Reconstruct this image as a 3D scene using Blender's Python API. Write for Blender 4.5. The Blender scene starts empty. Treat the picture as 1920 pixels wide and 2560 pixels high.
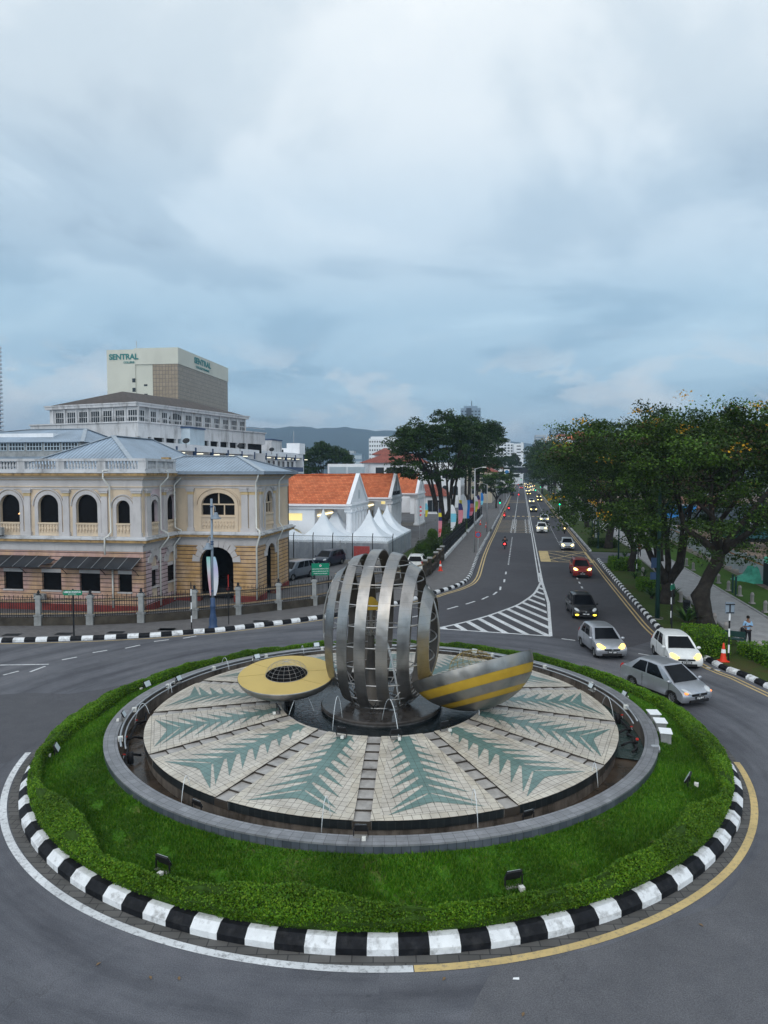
import bpy, bmesh, math, random
import numpy as np
from math import sin, cos, pi, radians, sqrt, atan2, atan, tan, hypot
from mathutils import Vector, Matrix
from mathutils.geometry import tessellate_polygon
from mathutils import noise as mnoise
random.seed(11)
RNG = np.random.default_rng(5)
sc = bpy.context.scene
COL = sc.collection

# ------------------------------------------------------------- camera, sky, sun, exposure
CAM_H, PITCH, FOC = 10.2, math.atan(100 / 1750.0), 1750.0
cam = bpy.data.cameras.new('camera')
cam.sensor_fit = 'VERTICAL'; cam.sensor_height = 36.0; cam.lens = FOC / 2560 * 36.0
cam.clip_start = 0.1; cam.clip_end = 30000
camo = bpy.data.objects.new('camera', cam); COL.objects.link(camo)
camo.location = (0, 0, CAM_H); camo.rotation_euler = (pi / 2 - PITCH, 0, 0)
sc.camera = camo
sc.view_settings.view_transform = 'Standard'; sc.view_settings.look = 'None'
sc.view_settings.gamma = 1.0; sc.view_settings.exposure = 0.0
sc.cycles.use_denoising = True
sc.cycles.max_bounces = 5; sc.cycles.diffuse_bounces = 3; sc.cycles.glossy_bounces = 3
sc.cycles.transmission_bounces = 4; sc.cycles.transparent_max_bounces = 6; sc.cycles.volume_bounces = 0
sc.cycles.sample_clamp_indirect = 4
sc.cycles.use_adaptive_sampling = True; sc.cycles.adaptive_threshold = 0.015

SUN_EL, SUN_ROT = radians(28), radians(200)
world = bpy.data.worlds.new('World'); sc.world = world; world.use_nodes = True
def build_sky():
    nt = world.node_tree; N = nt.nodes; L = nt.links; N.clear()
    out = N.new('ShaderNodeOutputWorld'); bg = N.new('ShaderNodeBackground'); bg.inputs[1].default_value = 0.1
    sky = N.new('ShaderNodeTexSky'); sky.sky_type = 'NISHITA'; sky.sun_disc = False
    sky.sun_elevation = SUN_EL; sky.sun_rotation = SUN_ROT; sky.air_density = 1.3; sky.dust_density = 0.6; sky.ozone_density = 2.5
    tc = N.new('ShaderNodeTexCoord'); sep = N.new('ShaderNodeSeparateXYZ'); L.new(tc.outputs['Generated'], sep.inputs[0])
    def math_(op, a, b=None, c=None, clamp=False):
        n = N.new('ShaderNodeMath'); n.operation = op; n.use_clamp = clamp
        for i, v in enumerate((a, b, c)):
            if v is None: continue
            if isinstance(v, (int, float)): n.inputs[i].default_value = v
            else: L.new(v, n.inputs[i])
        return n.outputs[0]
    def ramp(fac, stops, interp='EASE'):
        r = N.new('ShaderNodeValToRGB'); r.color_ramp.interpolation = interp
        e = r.color_ramp.elements
        while len(e) > 1: e.remove(e[-1])
        e[0].position = stops[0][0]; e[0].color = (*stops[0][1], 1)
        for p, c in stops[1:]:
            q = e.new(p); q.color = (*c, 1)
        L.new(fac, r.inputs[0]); return r.outputs[0]
    def noise(vec, scale, detail, rough=.5, dist=0.0):
        n = N.new('ShaderNodeTexNoise'); n.inputs['Scale'].default_value = scale; n.inputs['Detail'].default_value = detail
        n.inputs['Roughness'].default_value = rough; n.inputs['Distortion'].default_value = dist
        L.new(vec, n.inputs['Vector']); return n.outputs[0]
    def mix(fac, a, b):
        m = N.new('ShaderNodeMix'); m.data_type = 'RGBA'
        if isinstance(fac, (int, float)): m.inputs[0].default_value = fac
        else: L.new(fac, m.inputs[0])
        for k, v in ((6, a), (7, b)):
            if isinstance(v, tuple): m.inputs[k].default_value = (*v, 1)
            else: L.new(v, m.inputs[k])
        return m.outputs[2]
    z = sep.outputs[2]; zc = math_('MAXIMUM', z, 0.0)
    # flat cloud deck seen in perspective
    den = math_('ADD', zc, 0.16)
    cmb = N.new('ShaderNodeCombineXYZ')
    L.new(math_('DIVIDE', sep.outputs[0], den), cmb.inputs[0]); L.new(math_('DIVIDE', sep.outputs[1], den), cmb.inputs[1])
    deck = noise(cmb.outputs[0], 1.05, 8, .52, .45)
    deck2 = noise(cmb.outputs[0], 0.36, 3, .5, .2)
    dk = math_('ADD', math_('MULTIPLY', deck, .55), math_('MULTIPLY', deck2, .45))
    S = 10.0   # colours below are what the background shows at strength 0.1
    def c(r, g, b): return (r * S, g * S, b * S)
    base = ramp(zc, [(0.0, c(.27, .42, .58)), (.05, c(.38, .54, .69)), (.11, c(.36, .55, .72)), (.20, c(.44, .63, .79)), (.32, c(.64, .78, .90)), (.46, c(.86, .94, 1.0)), (.62, c(1.02, 1.06, 1.08)), (1.0, c(.88, .96, 1.04))])
    tone = ramp(dk, [(.38, (.66, .73, .79)), (.45, (.87, .92, .95)), (.51, (1.10, 1.10, 1.09)), (.59, (1.34, 1.27, 1.21))])
    mul = N.new('ShaderNodeMix'); mul.data_type = 'RGBA'; mul.blend_type = 'MULTIPLY'; mul.inputs[0].default_value = 1.0
    L.new(base, mul.inputs[6]); L.new(tone, mul.inputs[7]); col = mul.outputs[2]
    # heaped clouds low over the horizon
    cv = N.new('ShaderNodeCombineXYZ'); az = math_('ARCTAN2', sep.outputs[0], sep.outputs[1])
    L.new(math_('MULTIPLY', az, 1.0), cv.inputs[0]); L.new(math_('MULTIPLY', z, 2.3), cv.inputs[1])
    cu = noise(cv.outputs[0], 6.5, 8, .58, .25)
    band = ramp(zc, [(0.035, (0, 0, 0)), (.065, (.75, .75, .75)), (.12, (.9, .9, .9)), (.20, (0, 0, 0))])
    cf = math_('MULTIPLY', ramp(math_('ADD', cu, math_('MULTIPLY', zc, -.45)), [(.43, (0, 0, 0)), (.50, (.6, .6, .6)), (.60, (1, 1, 1))]), band)
    col = mix(math_('MULTIPLY', cf, .85), col, c(.80, .85, .90))
    cu2 = noise(cv.outputs[0], 3.1, 5, .5, .3)
    band2 = ramp(zc, [(0.0, (0, 0, 0)), (.02, (.7, .7, .7)), (.05, (.8, .8, .8)), (.11, (0, 0, 0))])
    lf = math_('MULTIPLY', ramp(cu2, [(.42, (0, 0, 0)), (.6, (1, 1, 1))]), band2)
    col = mix(math_('MULTIPLY', lf, .7), col, c(.50, .60, .72))
    # a little of the clear sky behind the deck
    col = mix(0.12, col, sky.outputs[0])
    # extra sky brightness added behind the camera to light walls that face it
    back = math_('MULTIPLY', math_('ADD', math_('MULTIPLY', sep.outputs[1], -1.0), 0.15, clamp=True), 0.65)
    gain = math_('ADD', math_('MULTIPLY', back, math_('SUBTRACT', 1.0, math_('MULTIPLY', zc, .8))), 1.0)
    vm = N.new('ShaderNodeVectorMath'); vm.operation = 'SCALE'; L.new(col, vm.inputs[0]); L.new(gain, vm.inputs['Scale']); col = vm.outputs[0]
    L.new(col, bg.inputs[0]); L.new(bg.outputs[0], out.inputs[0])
build_sky()
sun = bpy.data.lights.new('sun', 'SUN'); sun.energy = 0.9; sun.angle = radians(40); sun.color = (1, .95, .88)
suno = bpy.data.objects.new('sun', sun); COL.objects.link(suno)
suno.rotation_euler = (pi / 2 - SUN_EL, 0, pi - SUN_ROT)

# ------------------------------------------------------------- picture measurements to places
def G(px, py, z=0.0):
    u = (px - 960) / FOC; v = (py - 1280) / FOC
    dy = cos(PITCH) - v * sin(PITCH); dz = -(sin(PITCH) + v * cos(PITCH)); t = (z - CAM_H) / dz
    return Vector((u * t, dy * t, z))
def Pt(px, py, Y):
    u = (px - 960) / FOC; v = (py - 1280) / FOC
    dy = cos(PITCH) - v * sin(PITCH); dz = -(sin(PITCH) + v * cos(PITCH)); t = Y / dy
    return Vector((u * t, Y, CAM_H + dz * t))
DX, DY = sin(radians(11.1)), cos(radians(11.1))
def AV(o, t, z=0.0):      # avenue coordinates: offset to the right of its axis, distance along it
    return Vector((o * DY + t * DX, -o * DX + t * DY, z))

# ------------------------------------------------------------- mesh collector
class MB:
    def __init__(s): s.v = []; s.f = []; s.mi = []; s.m = 0; s.T = None
    def add(s, vs, fs, m=None):
        b = len(s.v)
        if s.T is not None: vs = [s.T @ Vector(p) for p in vs]
        s.v += [tuple(p) for p in vs]; s.f += [tuple(i + b for i in f) for f in fs]; s.mi += [s.m if m is None else m] * len(fs); return s
    def box(s, x0, x1, y0, y1, z0, z1, m=None):
        return s.add([(x0, y0, z0), (x1, y0, z0), (x1, y1, z0), (x0, y1, z0), (x0, y0, z1), (x1, y0, z1), (x1, y1, z1), (x0, y1, z1)],
                     [(0, 3, 2, 1), (4, 5, 6, 7), (0, 1, 5, 4), (1, 2, 6, 5), (2, 3, 7, 6), (3, 0, 4, 7)], m)
    def bar(s, a, b, w, h=None, m=None, up=(0, 0, 1)):
        a = Vector(a); b = Vector(b); h = h or w; d = (b - a).normalized(); u = Vector(up)
        if abs(d.dot(u)) > .98: u = Vector((0, 1, 0))
        x = d.cross(u).normalized() * w / 2; y = x.cross(d).normalized() * h / 2
        vs = [p + i * x + j * y for p in (a, b) for i, j in ((-1, -1), (1, -1), (1, 1), (-1, 1))]
        return s.add(vs, [(0, 1, 2, 3), (7, 6, 5, 4), (0, 4, 5, 1), (1, 5, 6, 2), (2, 6, 7, 3), (3, 7, 4, 0)], m)
    def tube(s, pts, r, n=8, m=None, closed=False):
        pts = [Vector(p) for p in pts]; K = len(pts); rr = r if isinstance(r, (list, tuple)) else [r] * K; vs = []; fs = []
        up = None
        for i, p in enumerate(pts):
            if closed: d = (pts[(i + 1) % K] - pts[i - 1]).normalized()
            else: d = (pts[min(i + 1, K - 1)] - pts[max(i - 1, 0)]).normalized()
            if up is None: up = Vector((0, 0, 1)) if abs(d.z) < .9 else Vector((1, 0, 0))
            x = d.cross(up)
            if x.length < 1e-4: x = d.cross(Vector((.3, 1, .2)))
            x.normalize(); y = x.cross(d).normalized(); up = y
            vs += [p + x * rr[i] * cos(2 * pi * k / n) + y * rr[i] * sin(2 * pi * k / n) for k in range(n)]
        for i in range(K if closed else K - 1):
            j = (i + 1) % K
            fs += [(i * n + k, i * n + (k + 1) % n, j * n + (k + 1) % n, j * n + k) for k in range(n)]
        if not closed: fs += [tuple(range(n))[::-1], tuple((K - 1) * n + k for k in range(n))]
        return s.add(vs, fs, m)
    def lathe(s, prof, c=(0, 0, 0), n=24, m=None, a0=0, a1=2 * pi):
        full = abs(a1 - a0 - 2 * pi) < 1e-6; K = n if full else n + 1; vs = []; fs = []
        for r, z in prof: vs += [(c[0] + r * cos(a0 + (a1 - a0) * k / n), c[1] + r * sin(a0 + (a1 - a0) * k / n), c[2] + z) for k in range(K)]
        for i in range(len(prof) - 1):
            fs += [(i * K + k, i * K + (k + 1) % K, (i + 1) * K + (k + 1) % K, (i + 1) * K + k) for k in range(n)]
        return s.add(vs, fs, m)
    def prism(s, poly, z0, z1, m=None, side=None):
        poly = [(p[0], p[1]) for p in poly]; n = len(poly)
        ar = sum(poly[i][0] * poly[(i + 1) % n][1] - poly[(i + 1) % n][0] * poly[i][1] for i in range(n))
        if ar < 0: poly = poly[::-1]
        vs = [(x, y, z1) for x, y in poly] + [(x, y, z0) for x, y in poly]
        tr = tessellate_polygon([[Vector((x, y, 0)) for x, y in poly]])
        def up(t):
            a, b, c = (poly[i] for i in t); return t if (b[0] - a[0]) * (c[1] - a[1]) - (b[1] - a[1]) * (c[0] - a[0]) > 0 else t[::-1]
        s.add(vs, [up(t) for t in tr], m)
        return s.add(vs, [(i, i + n, (i + 1) % n + n, (i + 1) % n) for i in range(n)], side if side is not None else m)
    def sheet(s, poly, z, m=None):
        poly = [(p[0], p[1]) for p in poly]
        tr = tessellate_polygon([[Vector((x, y, 0)) for x, y in poly]])
        def up(t):
            a, b, c = (poly[i] for i in t); return t if (b[0] - a[0]) * (c[1] - a[1]) - (b[1] - a[1]) * (c[0] - a[0]) > 0 else t[::-1]
        return s.add([(x, y, z) for x, y in poly], [up(t) for t in tr], m)
    def strip(s, pts, w, z, m=None, off=0.0):
        pts = [Vector((p[0], p[1], 0)) for p in pts]; vs = []
        for i, p in enumerate(pts):
            d = (pts[min(i + 1, len(pts) - 1)] - pts[max(i - 1, 0)]).normalized(); n = Vector((-d.y, d.x, 0))
            for q in (-w / 2 + off, w / 2 + off): v = p + n * q; vs.append((v.x, v.y, z))
        return s.add(vs, [(2 * i, 2 * i + 2, 2 * i + 3, 2 * i + 1) for i in range(len(pts) - 1)], m)
    def holey(s, outer, holes, th, m=None, mh=None):
        """wall in local x (along), z (up), front face at y=0, thickness th behind it"""
        loops = [[Vector((x, z, 0)) for x, z in outer]] + [[Vector((x, z, 0)) for x, z in h] for h in holes]
        flat = [p for l in loops for p in l]; n = len(flat)
        tr = tessellate_polygon(loops)
        def fr(t):
            a, b, c = (flat[i] for i in t); return t if (b.x - a.x) * (c.y - a.y) - (b.y - a.y) * (c.x - a.x) > 0 else t[::-1]
        tr = [fr(t) for t in tr]
        s.add([(p.x, 0, p.y) for p in flat], tr, m); s.add([(p.x, th, p.y) for p in flat], [t[::-1] for t in tr], m)
        for li, l in enumerate(loops):
            k = len(l); ar = sum(l[i].x * l[(i + 1) % k].y - l[(i + 1) % k].x * l[i].y for i in range(k))
            vs = [(p.x, 0, p.y) for p in l] + [(p.x, th, p.y) for p in l]
            fs = [(i, (i + k), (i + 1) % k + k, (i + 1) % k) for i in range(k)]
            if (ar < 0) == (li == 0): fs = [f[::-1] for f in fs]
            s.add(vs, fs, m if li == 0 else (mh if mh is not None else m))
        return s
    def build(s, name, mats, parent=None, smooth=False, loc=None, rot=None, bevel=0):
        me = bpy.data.meshes.new(name); me.from_pydata(s.v, [], s.f)
        mats = mats if isinstance(mats, (list, tuple)) else [mats]
        for m in mats: me.materials.append(m)
        if len(mats) > 1: me.polygons.foreach_set('material_index', s.mi)
        if smooth: me.polygons.foreach_set('use_smooth', [True] * len(s.f))
        me.update()
        o = bpy.data.objects.new(name, me); COL.objects.link(o)
        if parent: o.parent = parent
        if loc is not None: o.location = loc
        if rot is not None: o.rotation_euler = rot
        if smooth and smooth != 'all':
            md = o.modifiers.new('es', 'EDGE_SPLIT'); md.split_angle = radians(38)
        if bevel:
            b = o.modifiers.new('bv', 'BEVEL'); b.width = bevel; b.segments = 2; b.limit_method = 'ANGLE'; b.angle_limit = radians(40)
        return o
def Tm(loc=(0, 0, 0), rz=0.0, rx=0.0, ry=0.0, s=1.0):
    return Matrix.Translation(Vector(loc)) @ Matrix.Rotation(rz, 4, 'Z') @ Matrix.Rotation(ry, 4, 'Y') @ Matrix.Rotation(rx, 4, 'X') @ Matrix.Scale(s, 4)
def tag(o, label=None, cat=None, group=None, kind=None):
    if label: o['label'] = label
    if cat: o['category'] = cat
    if group: o['group'] = group
    if kind: o['kind'] = kind
    return o
def thing(name, loc, rz, label, cat, group=None):
    o = bpy.data.objects.new(name, None); COL.objects.link(o); o.location = loc; o.rotation_euler = (0, 0, rz); o.empty_display_size = .3
    return tag(o, label, cat, group)
def struct(mb, name, mats, **k): return tag(mb.build(name, mats, **k), kind='structure')
def dup(root, loc, rz=None, label=None, group=None, scale=None):
    def cp(o, par):
        c = o.copy(); COL.objects.link(c)
        if par: c.parent = par
        for ch in kids.get(o, []): cp(ch, c)
        return c
    kids = {}
    def walk(o):
        kids[o] = list(o.children)
        for ch in kids[o]: walk(ch)
    walk(root); r = cp(root, None); r.location = loc
    if rz is not None: r.rotation_euler = (0, 0, rz)
    if label: r['label'] = label
    if group: r['group'] = group
    if scale: r.scale = scale if isinstance(scale, tuple) else (scale,) * 3
    return r
def smoothpts(pts, n=6):
    pts = [Vector((p[0], p[1], 0)) for p in pts]; out = []
    P_ = [pts[0] * 2 - pts[1]] + pts + [pts[-1] * 2 - pts[-2]]
    for i in range(1, len(P_) - 2):
        a, b, c, d = P_[i - 1:i + 3]
        for k in range(n):
            t = k / n; out.append(.5 * ((2 * b) + (c - a) * t + (2 * a - 5 * b + 4 * c - d) * t * t + (3 * b - a - 3 * c + d) * t ** 3))
    out.append(pts[-1]); return out
def resample(pts, step):
    out = [pts[0]]; acc = 0
    for a, b in zip(pts, pts[1:]):
        L = (b - a).length; t = step - acc
        while t <= L: out.append(a + (b - a) * (t / L)); t += step
        acc = (acc + L) % step if L > 0 else acc
    return out
def offset(pts, d):
    out = []
    for i, p in enumerate(pts):
        t = (pts[min(i + 1, len(pts) - 1)] - pts[max(i - 1, 0)]).normalized(); out.append(p + Vector((-t.y, t.x, 0)) * d)
    return out

# ------------------------------------------------------------- materials
def _new(name):
    m = bpy.data.materials.new(name); m.use_nodes = True; nt = m.node_tree
    return m, nt, nt.nodes['Principled BSDF']
def _noise(nt, scale, detail=4, rough=.55, stretch=(1, 1, 1), coord='Object', dist=0):
    tc = nt.nodes.new('ShaderNodeTexCoord'); mp = nt.nodes.new('ShaderNodeMapping'); mp.inputs['Scale'].default_value = stretch
    nt.links.new(tc.outputs[coord], mp.inputs[0]); n = nt.nodes.new('ShaderNodeTexNoise')
    n.inputs['Scale'].default_value = scale; n.inputs['Detail'].default_value = detail; n.inputs['Roughness'].default_value = rough; n.inputs['Distortion'].default_value = dist
    nt.links.new(mp.outputs[0], n.inputs['Vector']); return n.outputs[0]
def _ramp(nt, fac, stops):
    r = nt.nodes.new('ShaderNodeValToRGB'); e = r.color_ramp.elements
    while len(e) > 1: e.remove(e[-1])
    e[0].position = stops[0][0]; e[0].color = (*stops[0][1], 1)
    for p, c in stops[1:]: q = e.new(p); q.color = (*c, 1)
    nt.links.new(fac, r.inputs[0]); return r.outputs[0]
def _mix(nt, fac, a, b, mode='MIX'):
    m = nt.nodes.new('ShaderNodeMix'); m.data_type = 'RGBA'; m.blend_type = mode
    for k, v in ((0, fac), (6, a), (7, b)):
        if isinstance(v, (int, float)): m.inputs[k].default_value = v
        elif isinstance(v, tuple): m.inputs[k].default_value = (*v, 1)
        else: nt.links.new(v, m.inputs[k])
    return m.outputs[2]
def _bump(nt, b, h, strength, dist=.02):
    n = nt.nodes.new('ShaderNodeBump'); n.inputs['Strength'].default_value = strength; n.inputs['Distance'].default_value = dist
    nt.links.new(h, n.inputs['Height']); nt.links.new(n.outputs[0], b.inputs['Normal'])
def _math(nt, op, a, b=None, c=None, clamp=False):
    n = nt.nodes.new('ShaderNodeMath'); n.operation = op; n.use_clamp = clamp
    for i, v in enumerate((a, b, c)):
        if v is None: continue
        if isinstance(v, (int, float)): n.inputs[i].default_value = v
        else: nt.links.new(v, n.inputs[i])
    return n.outputs[0]
def _xyz(nt, coord='Object'):
    tc = nt.nodes.new('ShaderNodeTexCoord'); s = nt.nodes.new('ShaderNodeSeparateXYZ'); nt.links.new(tc.outputs[coord], s.inputs[0]); return s.outputs
def mul(c, k): return tuple(min(1, x * k) for x in c)
def plain(name, col, rough=.6, metal=0.0, var=.25, scale=2.0, bump=0.0, bscale=40, grime=0.0, gscale=.8, gcol=(.04, .04, .04), stretch=(1, 1, .35), coat=0.0, spec=None):
    m, nt, b = _new(name); n = _noise(nt, scale, 6)
    c = _ramp(nt, n, [(.3, mul(col, 1 - var)), (.7, mul(col, 1 + var * .6))])
    if grime:
        g = _noise(nt, gscale, 8, .68, stretch); c = _mix(nt, _math(nt, 'MULTIPLY', _ramp(nt, g, [(.5, (0, 0, 0)), (.72, (1, 1, 1))]), grime), c, gcol)
    nt.links.new(c, b.inputs['Base Color'])
    b.inputs['Roughness'].default_value = rough; b.inputs['Metallic'].default_value = metal
    b.inputs['Specular IOR Level'].default_value = spec if spec is not None else (.16 if max(col) < .08 else .3)
    if coat: b.inputs['Coat Weight'].default_value = coat; b.inputs['Coat Roughness'].default_value = .06
    if bump: _bump(nt, b, _noise(nt, bscale, 4), bump)
    return m
def emit(name, col, s):
    m, nt, b = _new(name); b.inputs['Base Color'].default_value = (*mul(col, .5), 1)
    b.inputs['Emission Color'].default_value = (*col, 1); b.inputs['Emission Strength'].default_value = s; return m
def leafmat(name, c1, c2, c3, trans=.25, rough=.55):
    m, nt, b = _new(name); g = nt.nodes.new('ShaderNodeNewGeometry')
    c = _ramp(nt, g.outputs['Random Per Island'], [(0, c1), (.55, c2), (1, c3)])
    n = _noise(nt, .5, 3); c = _mix(nt, .8, c, _ramp(nt, n, [(.35, (.55, .55, .55)), (.65, (1.25, 1.25, 1.1))]), 'MULTIPLY')
    nt.links.new(c, b.inputs['Base Color']); b.inputs['Roughness'].default_value = rough; b.inputs['Specular IOR Level'].default_value = .25
    t = nt.nodes.new('ShaderNodeBsdfTranslucent'); nt.links.new(c, t.inputs[0]); ms = nt.nodes.new('ShaderNodeMixShader'); ms.inputs[0].default_value = trans
    nt.links.new(b.outputs[0], ms.inputs[1]); nt.links.new(t.outputs[0], ms.inputs[2]); nt.links.new(ms.outputs[0], nt.nodes['Material Output'].inputs[0])
    return m
def asphalt(name, c1, c2, tracks=False):
    m, nt, b = _new(name)
    big = _noise(nt, .09, 5, .6, dist=.6); med = _noise(nt, 1.3, 6, .7); fine = _noise(nt, 38, 3, .7)
    c = _ramp(nt, big, [(.38, c1), (.5, mul(c1, 1.18)), (.62, c2)])
    c = _mix(nt, .55, c, _ramp(nt, med, [(.3, (.72, .72, .74)), (.7, (1.22, 1.2, 1.18))]), 'MULTIPLY')
    c = _mix(nt, .8, c, _ramp(nt, fine, [(.28, (.5, .5, .5)), (.5, (1, 1, 1)), (.74, (1.7, 1.65, 1.6))]), 'MULTIPLY')
    if tracks:      # tyre-polished arcs round the island and oil drips
        s_ = _xyz(nt); dx_ = _math(nt, 'SUBTRACT', s_[0], -.1); dy_ = _math(nt, 'SUBTRACT', s_[1], 26.74); rr = _math(nt, 'SQRT', _math(nt, 'ADD', _math(nt, 'MULTIPLY', dx_, dx_), _math(nt, 'MULTIPLY', dy_, dy_)))
        cb_ = nt.nodes.new('ShaderNodeCombineXYZ'); nt.links.new(_math(nt, 'MULTIPLY', rr, .9), cb_.inputs[0]); nt.links.new(_math(nt, 'MULTIPLY', _math(nt, 'ARCTAN2', dx_, dy_), 1.6), cb_.inputs[1])
        tn = nt.nodes.new('ShaderNodeTexNoise'); tn.inputs['Scale'].default_value = 1.0; tn.inputs['Detail'].default_value = 5; tn.inputs['Roughness'].default_value = .6; nt.links.new(cb_.outputs[0], tn.inputs['Vector'])
        c = _mix(nt, .9, c, _ramp(nt, tn.outputs[0], [(.36, (.62, .62, .64)), (.5, (1, 1, 1)), (.64, (1.3, 1.28, 1.26))]), 'MULTIPLY')
        oil = _noise(nt, 2.4, 3, .5); c = _mix(nt, _math(nt, 'MULTIPLY', _ramp(nt, oil, [(.70, (0, 0, 0)), (.78, (1, 1, 1))]), .45), c, (.035, .035, .038))
    # hairline cracks
    tc = nt.nodes.new('ShaderNodeTexCoord'); v = nt.nodes.new('ShaderNodeTexVoronoi'); v.feature = 'DISTANCE_TO_EDGE'; v.inputs['Scale'].default_value = .16
    wob = nt.nodes.new('ShaderNodeTexNoise'); wob.inputs['Scale'].default_value = .7; wob.inputs['Detail'].default_value = 5
    nt.links.new(tc.outputs['Object'], wob.inputs['Vector']); vm = nt.nodes.new('ShaderNodeVectorMath'); vm.operation = 'MULTIPLY_ADD'; vm.inputs[1].default_value = (3, 3, 3)
    nt.links.new(wob.outputs['Color'], vm.inputs[0]); nt.links.new(tc.outputs['Object'], vm.inputs[2]); nt.links.new(vm.outputs[0], v.inputs['Vector'])
    c = _mix(nt, _math(nt, 'MULTIPLY', _ramp(nt, v.outputs['Distance'], [(0, (1, 1, 1)), (.004, (0, 0, 0))]), .3), c, (.03, .03, .03))
    nt.links.new(c, b.inputs['Base Color']); b.inputs['Roughness'].default_value = .82; b.inputs['Specular IOR Level'].default_value = .3
    _bump(nt, b, fine, .35, .01); return m
def paintmark(name, col, wear=.5):
    m, nt, b = _new(name); n = _noise(nt, 7, 7, .75); big = _noise(nt, .6, 3)
    f = _math(nt, 'MULTIPLY', _ramp(nt, n, [(.50, (0, 0, 0)), (.66, (1, 1, 1))]), wear)
    c = _mix(nt, f, _ramp(nt, big, [(.35, mul(col, .78)), (.65, col)]), (.11, .11, .12)); nt.links.new(c, b.inputs['Base Color']); b.inputs['Roughness'].default_value = .7
    return m
def tiles(name, c1, c2, grout, w, h, mortar=.012, offset_=0.0, rough=.5, rot=0.0, bump=.3, var=.5, grime=0.0, coord='Object', swap=None):
    m, nt, b = _new(name); tc = nt.nodes.new('ShaderNodeTexCoord'); mp = nt.nodes.new('ShaderNodeMapping'); mp.inputs['Rotation'].default_value = (0, 0, rot)
    src = tc.outputs[coord]
    if swap == 'xz':
        s = nt.nodes.new('ShaderNodeSeparateXYZ'); cb = nt.nodes.new('ShaderNodeCombineXYZ'); nt.links.new(src, s.inputs[0])
        nt.links.new(_math(nt, 'ADD', s.outputs[0], s.outputs[1]), cb.inputs[0]); nt.links.new(s.outputs[2], cb.inputs[1]); src = cb.outputs[0]
    nt.links.new(src, mp.inputs[0])
    br = nt.nodes.new('ShaderNodeTexBrick'); br.offset = offset_; br.inputs['Scale'].default_value = 1; br.inputs['Brick Width'].default_value = w; br.inputs['Row Height'].default_value = h
    br.inputs['Mortar Size'].default_value = mortar; br.inputs['Mortar Smooth'].default_value = .1; br.inputs['Color1'].default_value = (*c1, 1); br.inputs['Color2'].default_value = (*c2, 1); br.inputs['Mortar'].default_value = (*grout, 1)
    nt.links.new(mp.outputs[0], br.inputs['Vector']); n = _noise(nt, 1.1, 6, .65)
    c = _mix(nt, var, br.outputs['Color'], _ramp(nt, n, [(.3, (.62, .6, .58)), (.7, (1.15, 1.15, 1.15))]), 'MULTIPLY')
    if grime:
        g = _noise(nt, .9, 8, .7, (1, 1, .3)); c = _mix(nt, _math(nt, 'MULTIPLY', _ramp(nt, g, [(.5, (0, 0, 0)), (.7, (1, 1, 1))]), grime), c, (.05, .04, .035))
    nt.links.new(c, b.inputs['Base Color']); b.inputs['Roughness'].default_value = rough
    _bump(nt, b, _math(nt, 'SUBTRACT', 1, br.outputs['Fac']), bump, .01); return m
def corrugated(name, col, axis=0, pitch=.3, rough=.4, var=.2, metal=.0, grime=.0):
    m, nt, b = _new(name); x = _xyz(nt)[axis]; w = _math(nt, 'PINGPONG', x, pitch / 2); w = _math(nt, 'DIVIDE', w, pitch / 2)
    n = _noise(nt, .8, 6); c = _ramp(nt, n, [(.3, mul(col, 1 - var)), (.7, mul(col, 1 + var * .5))])
    c = _mix(nt, .8, c, _ramp(nt, w, [(0, (.35, .35, .35)), (.22, (1, 1, 1)), (1, (1.08, 1.08, 1.08))]), 'MULTIPLY')
    if grime:
        g = _noise(nt, .5, 7, .7); c = _mix(nt, _math(nt, 'MULTIPLY', _ramp(nt, g, [(.52, (0, 0, 0)), (.7, (1, 1, 1))]), grime), c, (.12, .08, .06))
    nt.links.new(c, b.inputs['Base Color']); b.inputs['Roughness'].default_value = rough; b.inputs['Metallic'].default_value = metal
    _bump(nt, b, w, .5, .03); return m
def glassy(name, col=(.012, .014, .018), rough=.12, spec=.3):
    m, nt, b = _new(name); b.inputs['Base Color'].default_value = (*col, 1); b.inputs['Roughness'].default_value = rough; b.inputs['Specular IOR Level'].default_value = spec; return m

MT = {}
MT['asphalt'] = asphalt('asphalt_old', (.084, .088, .102), (.112, .117, .132), True)
MT['asphalt_dark'] = asphalt('asphalt_new', (.052, .052, .060), (.066, .066, .075))
MT['white_line'] = paintmark('white_road_paint', (.72, .74, .76), .75)
MT['yellow_line'] = paintmark('yellow_road_paint', (.62, .46, .20), .6)
MT['kerb_white'] = plain('kerb_white_paint', (.74, .76, .78), .65, var=.12, scale=5, grime=.85, gscale=3.2, gcol=(.16, .155, .15), bump=.5, bscale=12, stretch=(1, 1, 1))
MT['kerb_black'] = plain('kerb_black_paint', (.010, .011, .014), .65, var=.5, scale=5, grime=.35, gscale=4, gcol=(.06, .06, .06), bump=.4, bscale=12, stretch=(1, 1, 1))
MT['concrete'] = plain('concrete', (.24, .235, .225), .85, var=.3, scale=1.5, bump=.3, grime=.6, gcol=(.08, .075, .07))
MT['gutter'] = tiles('gutter_stone', (.085, .083, .08), (.12, .115, .11), (.04, .04, .04), .45, .25, .015, .5, .85)
MT['paving'] = tiles('paving_brick', (.115, .11, .112), (.155, .148, .15), (.06, .06, .06), .3, .16, .012, .5, .8)
MT['path'] = tiles('path_paving', (.36, .36, .37), (.42, .42, .43), (.25, .25, .25), .5, .5, .01, .5, .85)
MT['earth'] = plain('earth', (.16, .115, .085), .95, var=.5, scale=.3, bump=.6, bscale=6)
MT['granite'] = tiles('granite_cladding', (.14, .15, .165), (.20, .21, .225), (.05, .055, .06), .28, .5, .012, 0, .35, var=.6)
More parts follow.
